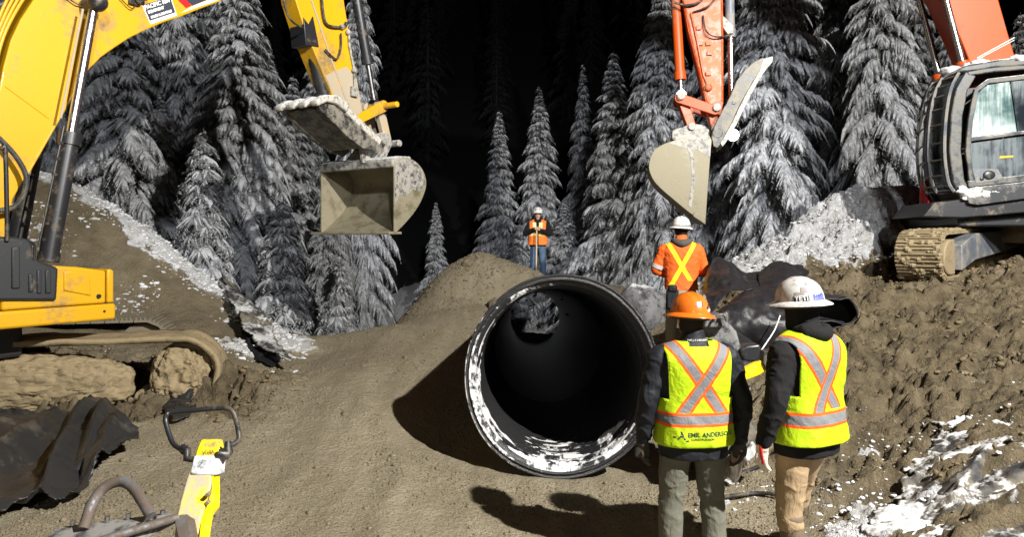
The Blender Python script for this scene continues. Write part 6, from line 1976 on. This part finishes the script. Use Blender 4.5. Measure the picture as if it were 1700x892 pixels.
# ------------------------------------------------------------------ crumpled membranes
def mat_tarp(name, col, dust=(.15, .12, .08), amt=.5, rough=.45, snow=0.0):
    m, nt, b = nodes(name)
    n1 = noise_node(nt, 2.6, 7, .65); n2 = noise_node(nt, 22, 5, .7); n3 = noise_node(nt, 90, 3, .6)
    f = math_node(nt, 'ADD', n1.outputs['Fac'], math_node(nt, 'MULTIPLY', n2.outputs['Fac'], .35))
    r = ramp(nt, f, [(.86 - .35 * amt, 0.0), (1.12 - .35 * amt, .85)])
    c = mixc(nt, r.outputs['Color'], col, dust)
    ro = mixc(nt, r.outputs['Color'], (rough,) * 3, (.9,) * 3)
    if snow:
        g = N(nt, 'ShaderNodeNewGeometry'); s_ = N(nt, 'ShaderNodeSeparateXYZ'); nt.links.new(g.outputs['Normal'], s_.inputs[0])
        u = math_node(nt, 'ADD', math_node(nt, 'MULTIPLY', s_.outputs['Z'], .45), math_node(nt, 'ADD', n1.outputs['Fac'], math_node(nt, 'MULTIPLY', n2.outputs['Fac'], .6)))
        rs = ramp(nt, math_node(nt, 'MULTIPLY', u, .5), [(.64 - .16 * snow, 0.0), (.73 - .16 * snow, 1.0)])
        c = mixc(nt, rs.outputs['Color'], c, (.60, .61, .63)); ro = mixc(nt, rs.outputs['Color'], ro, (.75,) * 3)
    nt.links.new(c, b.inputs['Base Color']); nt.links.new(ro, b.inputs['Roughness'])
    b.inputs['Specular IOR Level'].default_value = .35
    p = bump(nt, b, n2.outputs['Fac'], .4, .012); bump(nt, b, n3.outputs['Fac'], .2, .003, p)
    return m


M['tarp'] = mat_tarp('dusty_black_membrane', (.020, .020, .021), (.12, .102, .075), amt=.36, rough=.40)
M['tarp_black'] = mat_tarp('black_membrane', (.014, .014, .016), (.09, .085, .08), amt=.28, rough=.42)
M['tarp_snow'] = mat_tarp('snowy_black_membrane', (.03, .03, .032), (.2, .17, .12), amt=.9, rough=.6, snow=.48)


def sheet(name, px_outline, d_of, mat, label, seed, folds, lift=.05, n=150, thick=.008, rag=.02, base=None, cat='membrane', smooth=True, crumple=1.0):
    """crumpled sheet lying on the ground. px_outline: photo outline; d_of(px,py)->distance. folds: list of (x0,y0,x1,y1,height,width) ridges in world x-y"""
    pts = []
    for (px, py) in px_outline:
        p = P(px, py, d_of(px, py)); pts.append((p.x, p.y))
    pts = np.array(pts)
    x0, y0 = pts.min(0) - .1; x1, y1 = pts.max(0) + .1
    X, Y = np.meshgrid(np.linspace(x0, x1, n), np.linspace(y0, y1, n), indexing='ij')
    # inside test with ragged edge
    xs = X + rag * 2 * fbm(X * 5, Y * 5, octv=3, seed=seed + 1); ys = Y + rag * 2 * fbm(X * 5 + 9, Y * 5, octv=3, seed=seed + 2)
    inside = np.zeros(X.shape, bool); j = len(pts) - 1
    for i in range(len(pts)):
        xi, yi = pts[i]; xj, yj = pts[j]
        c = ((yi > ys) != (yj > ys)) & (xs < (xj - xi) * (ys - yi) / (yj - yi + 1e-12) + xi)
        inside ^= c; j = i
    Z = base_h(X, Y) + feat_h(X, Y) + .35 * detail_h(X, Y)[0] + lift
    # crumple: sharp creases
    w = fbm(X * 1.6, Y * 1.6, octv=2, seed=seed + 3) * .5
    c1 = np.abs(((X * 1.3 + Y * .7 + w) * 2.2) % 1 - .5) * 2
    c2 = np.abs(fbm(X * 2.3 + w, Y * 2.3, octv=3, seed=seed))
    ax = seed * 1.3
    c3 = np.abs(((X * np.cos(ax) + Y * np.sin(ax)) * .95 + w * .25) % 1 - .5) * 1.3 + np.abs(((X * np.cos(ax + 1.9) + Y * np.sin(ax + 1.9)) * .55 + w * .2) % 1 - .5) * 1.5
    rs_ = random.Random(seed)
    folds = list(folds)
    for _ in range(int(14 * crumple)):
        px_, py_ = rs_.uniform(x0, x1), rs_.uniform(y0, y1); an = ax + rs_.choice((0, .7, 1.5)) + rs_.uniform(-.3, .3); ln = rs_.uniform(.3, .9)
        folds.append((px_ - ln * math.cos(an), py_ - ln * math.sin(an), px_ + ln * math.cos(an), py_ + ln * math.sin(an), rs_.uniform(.05, .17) * crumple, rs_.uniform(.06, .20)))
    Z = Z + .02 * c1 + .06 * c3 * crumple + .03 * c2
    for (fx0, fy0, fx1, fy1, h, wd) in folds:
        vx, vy = fx1 - fx0, fy1 - fy0
        t = np.clip(((X - fx0) * vx + (Y - fy0) * vy) / (vx * vx + vy * vy), 0, 1)
        dd = np.hypot(X - fx0 - t * vx, Y - fy0 - t * vy); side = np.sign((X - fx0) * vy - (Y - fy0) * vx)
        a = np.where(side > 0, wd * .35, wd * 1.3)
        Z = Z + h * np.clip(1 - dd / (a * 1.6), 0, 1) * (.4 + .6 * np.sin(PI * np.clip(t, .05, .95)))
    idx = -np.ones(X.shape, int); idx[inside] = np.arange(inside.sum())
    v = np.stack([X[inside], Y[inside], Z[inside]], -1)
    q = np.stack([idx[:-1, :-1], idx[1:, :-1], idx[1:, 1:], idx[:-1, 1:]], -1).reshape(-1, 4)
    q = q[(q >= 0).all(1)]
    o = mesh_np(name, v, q, mat, smooth=smooth)
    m = o.modifiers.new('thick', 'SOLIDIFY'); m.thickness = thick; m.offset = 1
    return tag(o, label, cat)


def dz(z):       # distance at which a pixel row meets height z
    return lambda px, py: (CAMH - z) * FPX / (py - HORY)


# left foreground sheet
sheet('black_membrane', [(-60, 672), (60, 668), (130, 676), (152, 672), (180, 680), (200, 694), (214, 712), (226, 722), (228, 732), (205, 752), (170, 772), (165, 780), (130, 800), (112, 812), (90, 818), (58, 812), (0, 832), (-60, 840)],
      dz(.36), M['tarp'], 'crumpled dusty black membrane on the gravel at the left, beside the compactor handle', 3,
      [tuple(P(a, b, dz(.36)(a, b))[:2]) + tuple(P(c, d, dz(.36)(c, d))[:2]) + (h, w) for (a, b, c, d, h, w) in (
          (150, 672, 84, 778, .20, .17), (176, 682, 140, 772, .22, .13), (207, 700, 158, 778, .15, .15), (122, 688, -10, 764, .17, .16), (60, 690, -60, 742, .13, .2),
          (230, 730, 118, 804, .07, .07), (100, 806, -40, 832, .06, .07), (40, 730, -60, 800, .12, .12), (196, 720, 228, 728, .08, .1), (110, 740, 60, 812, .10, .10))], lift=.02, n=240, crumple=.3)
# small black sheet under snow at the foot of the left slope
sheet('black_membrane', [(392, 552), (420, 552), (450, 566), (470, 578), (452, 588), (425, 584), (408, 572)],
      dz(.55), M['tarp_black'], 'small torn black membrane poking from the snow at the foot of the left slope', 12, [(-3.9, 10.2, -3.2, 10.9, .10, .14)], lift=.0, n=110, crumple=.4)
sheet('black_membrane', [(360, 532), (400, 536), (450, 552), (492, 584), (470, 580), (430, 570), (390, 556)], dz(.62), M['tarp_snow'], 'snow dusted membrane edge lying along the ridge foot above the torn black one', 14, [], lift=.12, n=90)
sheet('black_membrane', [(268, 668), (300, 640), (322, 644), (330, 664), (316, 682), (286, 690)], dz(.35), M['tarp'], 'muddy scrap of black membrane by the front of the yellow track', 19, [(-3.5, 8.2, -3.3, 8.7, .05, .1)], lift=.03, n=60, crumple=.15)
# right foreground snowy sheets
sheet('snowy_membrane', [(1390, 850), (1500, 740), (1560, 700), (1640, 720), (1700, 750), (1780, 760), (1780, 900), (1640, 905), (1600, 870), (1500, 905), (1420, 900)],
      dz(.42), M['tarp_snow'], 'crumpled membrane half buried in snow in the lower right corner', 23, [(3.0, 5.0, 3.6, 5.5, .10, .08), (2.6, 4.9, 3.4, 4.6, .06, .08), (3.3, 4.4, 3.9, 5.0, .10, .1)], lift=-.03, n=170, rag=.16, crumple=.45)
sheet('snowy_membrane', [(1195, 772), (1225, 756), (1262, 766), (1270, 786), (1262, 806), (1222, 812), (1190, 796)], dz(.05), M['tarp_snow'], 'snow crusted membrane scrap on the ground between the two vested men', 27, [(1.9, 5.9, 2.1, 5.4, .06, .08)], lift=.015, n=90, rag=.07)


# big stiff black membrane, folded and curled, on the right
def ribbon(name, sections, mat, parent=None, k=14, thick=.012, noise_=.02, seed=0):
    """sections: list of polylines (same count) of 3D points; lofted smoothly both ways"""
    S = []
    for s in sections:
        p, _ = smooth_path([Vector(a) for a in s], 0.0, k); S.append(p)
    m_ = len(S[0]); cols = []
    for j in range(m_):
        p, _ = smooth_path([S[i][j] for i in range(len(S))], 0.0, k); cols.append(p)
    n_ = len(cols[0])
    V = np.array([[tuple(cols[j][i]) for j in range(m_)] for i in range(n_)])
    nz = fbm(V[..., 0] * 3, V[..., 1] * 3, V[..., 2] * 3, octv=3, seed=seed)
    cr = np.abs(fbm(V[..., 0] * 2.4 + 3, V[..., 1] * 2.4, V[..., 2] * 2.4, octv=4, seed=seed + 5, gain=.6))
    V[..., 2] += noise_ * nz * 1.2 - noise_ * 3.2 * cr; V[..., 1] += noise_ * 2.2 * cr; V[..., 1] += noise_ * fbm(V[..., 0] * 3 + 5, V[..., 1] * 3, V[..., 2] * 3, octv=3, seed=seed + 1)
    i = np.arange(n_ * m_).reshape(n_, m_)
    q = np.stack([i[:-1, :-1], i[1:, :-1], i[1:, 1:], i[:-1, 1:]], -1).reshape(-1, 4)
    o = mesh_np(name, V.reshape(-1, 3), q, mat, parent, smooth=True)
    m = o.modifiers.new('thick', 'SOLIDIFY'); m.thickness = thick
    return o


heap = empty('membrane_heap', tuple(P(1290, 560, 8.4)), 0, 'big heap of folded stiff black membrane on the mud below the snow bank', 'membrane')
bpy.context.view_layer.update()
inv = heap.matrix_world.inverted()
def PP(px, py, d): return inv @ P(px, py, d)
# upper sheet: humps at the top left
ribbon('upper_fold', [[PP(1168, 478, 8.9), PP(1182, 432, 9.3), PP(1212, 431, 9.6), PP(1244, 452, 9.7), PP(1290, 446, 10.0), PP(1335, 438, 10.2)],
                      [PP(1172, 490, 8.5), PP(1186, 470, 8.7), PP(1216, 452, 8.9), PP(1246, 470, 9.1), PP(1300, 462, 9.4), PP(1332, 450, 9.8)],
                      [PP(1180, 520, 8.2), PP(1205, 486, 8.4), PP(1230, 478, 8.6), PP(1256, 480, 8.7), PP(1300, 476, 8.9), PP(1326, 464, 9.4)]], M['tarp_black'], heap, seed=1, noise_=.03)
ribbon('upper_fold', [[PP(1258, 452, 9.6), PP(1285, 436, 9.7), PP(1320, 432, 9.8), PP(1345, 446, 9.8)], [PP(1262, 474, 9.0), PP(1286, 462, 9.1), PP(1310, 456, 9.2), PP(1335, 462, 9.4)], [PP(1268, 500, 8.6), PP(1290, 500, 8.7), PP(1312, 490, 8.8), PP(1335, 486, 9.0)]], M['tarp_black'], heap, seed=5, noise_=.04)
# main sheet drooping forward
ribbon('main_sheet', [[PP(1196, 512, 8.5), PP(1230, 484, 8.7), PP(1275, 476, 8.8), PP(1320, 478, 8.9), PP(1350, 500, 8.8)],
                      [PP(1192, 520, 8.1), PP(1232, 496, 8.2), PP(1280, 488, 8.3), PP(1330, 492, 8.3), PP(1362, 512, 8.3)],
                      [PP(1200, 560, 8.0), PP(1236, 540, 8.0), PP(1284, 536, 8.0), PP(1334, 534, 8.0), PP(1366, 540, 8.1)],
                      [PP(1214, 590, 8.1), PP(1250, 584, 8.1), PP(1290, 578, 8.0), PP(1330, 566, 8.1), PP(1360, 560, 8.2)]], M['tarp_black'], heap, seed=2, noise_=.03)
# curled end on the right: a rolled tongue
def curl(name, c, L, r, seed, flat=.45, mat=M['tarp_black']):
    secs = []
    for t in (0, .33, .66, 1):
        o = c + Vector((L.x * t, L.y * t, L.z * t)); rr = r * (1 + .15 * t)
        secs.append([o + Vector((0, rr * math.sin(a) * .9, rr * flat * math.cos(a))) for a in np.linspace(-2.6, 2.9, 9)])
    return ribbon(name, secs, mat, heap, seed=seed, noise_=.025, k=5)


def tongue(name, pts_up, pts_dn, seed):
    return ribbon(name, [pts_up[0], pts_up[1]] + [pts_dn[1], pts_dn[0]], M['tarp_black'], heap, seed=seed)


# tongue: upper leaf, round tip, lower leaf, each section runs from the body to the tip and back
def leaf(name, x0, x1, ytop, ymid, ybot, d0, d1, seed):
    secs = []
    for t in np.linspace(0, 1, 4):
        d = d0 + (d1 - d0) * t; e = 26 * t
        secs.append([PP(x0, ytop + e * .5, d), PP(x0 + (x1 - x0) * .5, ytop + 4 + e * .3, d), PP(x1 - 14, ytop + 12, d), PP(x1, ymid + e * .15, d), PP(x1 - 16, ybot - 4, d), PP(x0 + (x1 - x0) * .5, ybot - 2, d), PP(x0, ybot + 3, d)])
    o_ = ribbon(name, secs, M['tarp_black'], heap, seed=seed, noise_=.015)
    plate('fold_shade', secs[1], M['black_ink'], o_, .01)  # added black sheet standing in for the shade inside the fold
    return o_


leaf('curled_tongue', 1340, 1425, 484, 520, 541, 8.6, 7.9, 7)
leaf('curled_tongue', 1325, 1402, 520, 534, 548, 8.3, 7.8, 8)
ribbon('small_fold', [[PP(1172, 592, 7.6), PP(1215, 545, 7.9), PP(1260, 575, 7.7)], [PP(1180, 600, 7.3), PP(1222, 572, 7.4), PP(1262, 590, 7.5)], [PP(1236, 612, 7.2), PP(1250, 604, 7.2), PP(1270, 602, 7.4)]], M['tarp_black'], heap, seed=9)
mb = MB(); mb.tube([PP(1295, 524, 7.85), PP(1286, 548, 7.8), PP(1270, 573, 7.7), PP(1258, 590, 7.6)], .007, 8, smoothpath=4); o = mb.build('rope', M['white'], heap, smooth=True)
rp = P(1395, 580, 8.0)

# ------------------------------------------------------------------ plate compactors
def compactor(loc, rz, label):
    e = empty('plate_compactor', loc, rz, label, 'plate compactor', 'plate compactors')
    return e


# front left one: surveyed from the photograph, handle up
dC = 3.25
c0 = P(235, 900, dC)
g0 = gz(c0.x, c0.y + .1)
pc = empty('plate_compactor', (c0.x, c0.y, g0), 0, 'yellow handled plate compactor in the lower left corner, black loop grip raised', 'plate compactor', 'plate compactors')
def C(px, py, d=dC): return P(px, py, d) - Vector((c0.x, c0.y, g0))
mb = MB()
loop = [C(305, 752, 3.34), C(299, 746, 3.36), C(288, 738, 3.4), C(281, 722, 3.43), C(275, 700, 3.46), C(277, 689, 3.47), C(286, 685, 3.48), C(330, 681, 3.48), C(372, 678, 3.48), C(385, 683, 3.47), C(391, 695, 3.46), C(396, 718, 3.42), C(396, 730, 3.4), C(388, 738, 3.37), C(380, 740, 3.35), C(379, 752, 3.33)]
mb.tube(loop, .0115, 14, smoothpath=5)
grip = mb.build('handle_loop', M['black_paint'], pc, smooth=True)
mb = MB()
mb.tube([C(303, 744, 3.33), C(311, 748, 3.31), C(310, 762, 3.30), C(322, 764, 3.29)], [.017, .017, .017, .014], 12)
mb.build('grip_bracket', M['black_paint'], grip, smooth=True); mb = MB()
mb.tube([C(378, 734, 3.33), C(379, 752, 3.31), C(378, 756, 3.30), C(362, 754, 3.29)], [.014, .022, .022, .022], 12)
mb.build('grip_bracket', M['black_paint'], grip, smooth=True)
# arm: boxy tapering beam
def beam(sections, name, mat, bev=.006):
    """sections: list of (left px,right px,py,d, thickness)"""
    v = []; f = []
    for (xl, xr, py, d, t) in sections:
        v += [C(xl, py, d), C(xr, py, d), C(xr, py, d) + Vector((-.0, t, -t * .25)), C(xl, py, d) + Vector((0, t, -t * .25))]
    n = len(sections)
    for i in range(n - 1):
        a, b = 4 * i, 4 * i + 4
        f += [(a, a + 1, b + 1, b), (a + 1, a + 2, b + 2, b + 1), (a + 2, a + 3, b + 3, b + 2), (a + 3, a, b, b + 3)]
    f += [(0, 3, 2, 1), (4 * n - 4, 4 * n - 3, 4 * n - 2, 4 * n - 1)]
    mb = MB(); mb.add(v, f); return mb.build(name, mat, pc, bevel=bev, seg=3)
M['comp_yellow'] = mat_paint('compactor_yellow', (.88, .66, .008), .3, dirt=.12, scale=9, bumps=.08, coat=.3)
M['comp_yellow_dirty'] = mat_paint('snow_smeared_yellow', (.72, .50, .012), .5, dirt=.38, scale=7, dirt_col=(.34, .32, .30), bumps=.25)
arm = beam([(334, 363, 730, 3.36, .05), (328, 364, 742, 3.33, .06), (322, 365, 762, 3.29, .07), (317, 362, 776, 3.26, .07)], 'handle_arm', M['comp_yellow'], .008)
beam([(313, 351, 784, 3.235, .07), (306, 350, 806, 3.20, .07), (299, 341, 832, 3.14, .08), (292, 333, 862, 3.07, .08), (288, 330, 900, 3.0, .08), (284, 326, 960, 2.9, .08)], 'lower_arm', M['comp_yellow_dirty'], .008)
beam([(351.5, 354, 784, 3.24, .07), (350.5, 355, 815, 3.19, .07), (341.5, 354, 846, 3.12, .07), (334, 343, 860, 3.08, .07), (330.5, 336, 892, 3.0, .08), (327, 331, 950, 2.9, .08)], 'side_web', M['comp_yellow'], .003)
for (a, b) in ((345, 822), (344, 836)):
    mb = MB(); q_ = C(a, b, 3.13); mb.cyl(q_ + Vector((0, .02, 0)), q_ - Vector((0, .006, 0)), .009, .009, 12); mb.build('bolt', M['steel'], arm, bevel=.002)
M['band'] = mat_paint('snowy_black_band', (.02, .02, .022), .4, dirt=.5, scale=14, dirt_col=(.6, .62, .65), bumps=.2)
beam([(321, 364, 757, 3.285, .085), (317, 362, 774, 3.25, .09), (313, 360, 790, 3.22, .09)], 'clamp_band', M['band'], .01)
tv, tf = text_mesh('LEVER', .02, .0004)
X_ = (C(358, 752, 3.30) - C(336, 753, 3.30)).normalized(); Y_ = (C(345, 742, 3.325) - C(345, 758, 3.295)).normalized(); o_ = C(346, 752, 3.302); n_ = X_.cross(Y_).normalized()
mesh_np('lettering', [tuple(o_ + X_ * q[0] + Y_ * q[1] + n_ * .004) for q in tv], tf, M['black_ink'], arm)
# bent tube guard
mb = MB(); mb.tube([C(138, 880, 3.05), C(144, 863, 3.08), C(152, 840, 3.12), C(166, 817, 3.16), C(186, 803, 3.18), C(206, 801, 3.18), C(222, 812, 3.15), C(236, 832, 3.1), C(251, 858, 3.05)], .0225, 16, smoothpath=6)
M['bare_tube'] = mat_paint('rusty_bare_tube', (.15, .155, .165), .4, .3, dirt=.42, scale=14, dirt_col=(.10, .07, .05), bumps=.2)
M['deck_steel'] = mat_paint('dark_scuffed_deck', (.06, .062, .066), .45, .3, dirt=.4, scale=9, dirt_col=(.28, .27, .26), bumps=.3)
mb.build('guard_tube', M['bare_tube'], pc, smooth=True)
# deck plate with bolts
mb = MB()
deck = [C(60, 905, 3.0), C(95, 876, 3.12), C(280, 852, 3.12), C(296, 856, 3.06), C(200, 905, 2.9)]
mb.add(deck + [p - Vector((0, 0, .03)) for p in deck], [(0, 1, 2, 3, 4)[::-1], (5, 6, 7, 8, 9)] + [(i, (i + 1) % 5, (i + 1) % 5 + 5, i + 5) for i in range(5)])
mb.build('deck', M['deck_steel'], pc, bevel=.004)
beam([(292, 303, 857, 3.04, .05), (288, 314, 866, 3.0, .06), (296, 322, 905, 2.9, .06)], 'side_post', M['bare_tube'], .008)
mb = MB(); mb.tube([C(296, 860, 3.03), C(215, 884, 2.92), C(150, 905, 2.85)], [.018, .018, .018], 10); mb.build('deck_edge', M['bare_tube'], pc, smooth=True)
for (a, b, d) in ((121, 868, 3.1), (178, 862, 3.1), (213, 858, 3.1), (270, 852, 3.1), (257, 861, 3.03), (244, 868, 3.0), (231, 874, 2.97), (218, 881, 2.94)):
    mb = MB(); q_ = C(a, b, d); mb.cyl(q_ - Vector((0, 0, .012)), q_ + Vector((0, 0, .010)), .010, .010, 6); mb.build('bolt', M['chrome'], pc)
mb = MB(); q_ = C(180, 892, 2.95); mb.box((q_.x, q_.y, .33), (.42, .40, .42)); mb.build('engine_block', M['plastic'], pc, bevel=.03)
mb = MB(); mb.prism([(q_.x - .42, .0), (q_.x + .36, 0), (q_.x + .45, .12), (q_.x + .30, .10), (q_.x - .36, .10), (q_.x - .5, .14)], q_.y - .28, q_.y + .28); mb.build('base_plate', M['steel'], pc, bevel=.01)
mb = MB(); mb.cyl(C(300, 900, 2.95), (C(300, 900, 2.95).x - .02, q_.y, .1), .03, .03, 10); mb.build('strut', M['steel'], pc, smooth=True)

# second machine behind the man in the orange hard hat
dE = 6.3
e0 = P(1205, 700, dE); ge = gz(e0.x, e0.y)
pd = empty('plate_compactor', (e0.x, e0.y, ge), 0, 'dark engine cover and yellow bar of a plate compactor behind the orange hard hat man', 'plate compactor', 'plate compactors')
def E(px, py, d=dE): return P(px, py, d) - Vector((e0.x, e0.y, ge))
M['cover_grey'] = mat_paint('frosted_grey_cover', (.03, .034, .04), .45, dirt=.32, scale=9, dirt_col=(.18, .18, .18), bumps=.2)
def px_block(name, outline, d, depth, mat, bev=.02, par=None):
    par = par or pd
    pl = [E(a, b, d) for a, b in outline]; y_ = pl[0].y
    mb = MB(); mb.prism([(p.x, p.z) for p in pl], y_, y_ + depth); return mb.build(name, mat, par, bevel=bev, seg=3)
px_block('engine_cover', [(1150, 560), (1158, 535), (1180, 526), (1206, 532), (1224, 550), (1233, 580), (1236, 612), (1232, 650), (1150, 650)], 6.35, .42, M['cover_grey'], .04)
px_block('fuel_tank', [(1168, 545), (1172, 527), (1196, 520), (1206, 530), (1206, 545)], 6.25, .2, M['cover_grey'], .02)
px_block('lower_housing', [(1150, 650), (1235, 650), (1249, 640), (1251, 664), (1240, 680), (1225, 690), (1150, 700)], 6.3, .4, M['black_paint'], .03)
px_block('base_plate', [(1140, 768), (1238, 762), (1252, 742), (1236, 752), (1140, 750)], 6.2, .6, M['steel'], .008)
px_block('engine_foot', [(1160, 700), (1225, 690), (1222, 752), (1160, 752)], 6.4, .3, M['plastic'], .02)
mb = MB(); mb.tube([E(1186, 534, 6.2), E(1192, 524, 6.2), E(1203, 524, 6.2), E(1206, 534, 6.2)], .012, 8, smoothpath=4); mb.build('lifting_eye', M['bare_tube'], pd, smooth=True)
px_block('yellow_bar', [(1232, 634), (1232, 614), (1262, 600), (1276, 596), (1278, 612), (1260, 624)], 6.0, .07, M['comp_yellow'], .008)
px_block('bar_pivot', [(1266, 604), (1268, 584), (1284, 580), (1290, 596), (1286, 616), (1272, 616)], 5.98, .1, M['black_paint'], .012)
px_block('muffler', [(1228, 582), (1240, 574), (1262, 572), (1268, 590), (1256, 602), (1234, 600)], 6.3, .16, M['black_paint'], .02)

# stray things ---------------------------------------------------------
p = P(1272, 718, 6.4)
for (pts, lab) in (([(1188, 724, 6.2), (1212, 716, 6.3), (1240, 716, 6.4), (1262, 722, 6.4)], 'short dark pipe scrap lying behind the two vested men'),
                   ([(1196, 770, 5.8), (1240, 752, 5.9), (1262, 758, 5.9), (1298, 768, 5.8)], 'thin dark rod lying in the snow between the two vested men')):
    mb = MB()
    pp = []
    for a, b, d in pts:
        q = P(a, b, d); pp.append((q.x, q.y, gz(q.x, q.y) + .03))
    mb.tube(pp, .016, 8, smoothpath=4); o = mb.build('pipe_scrap', M['rubber'], None, smooth=True); tag(o, lab, 'pipe scrap')
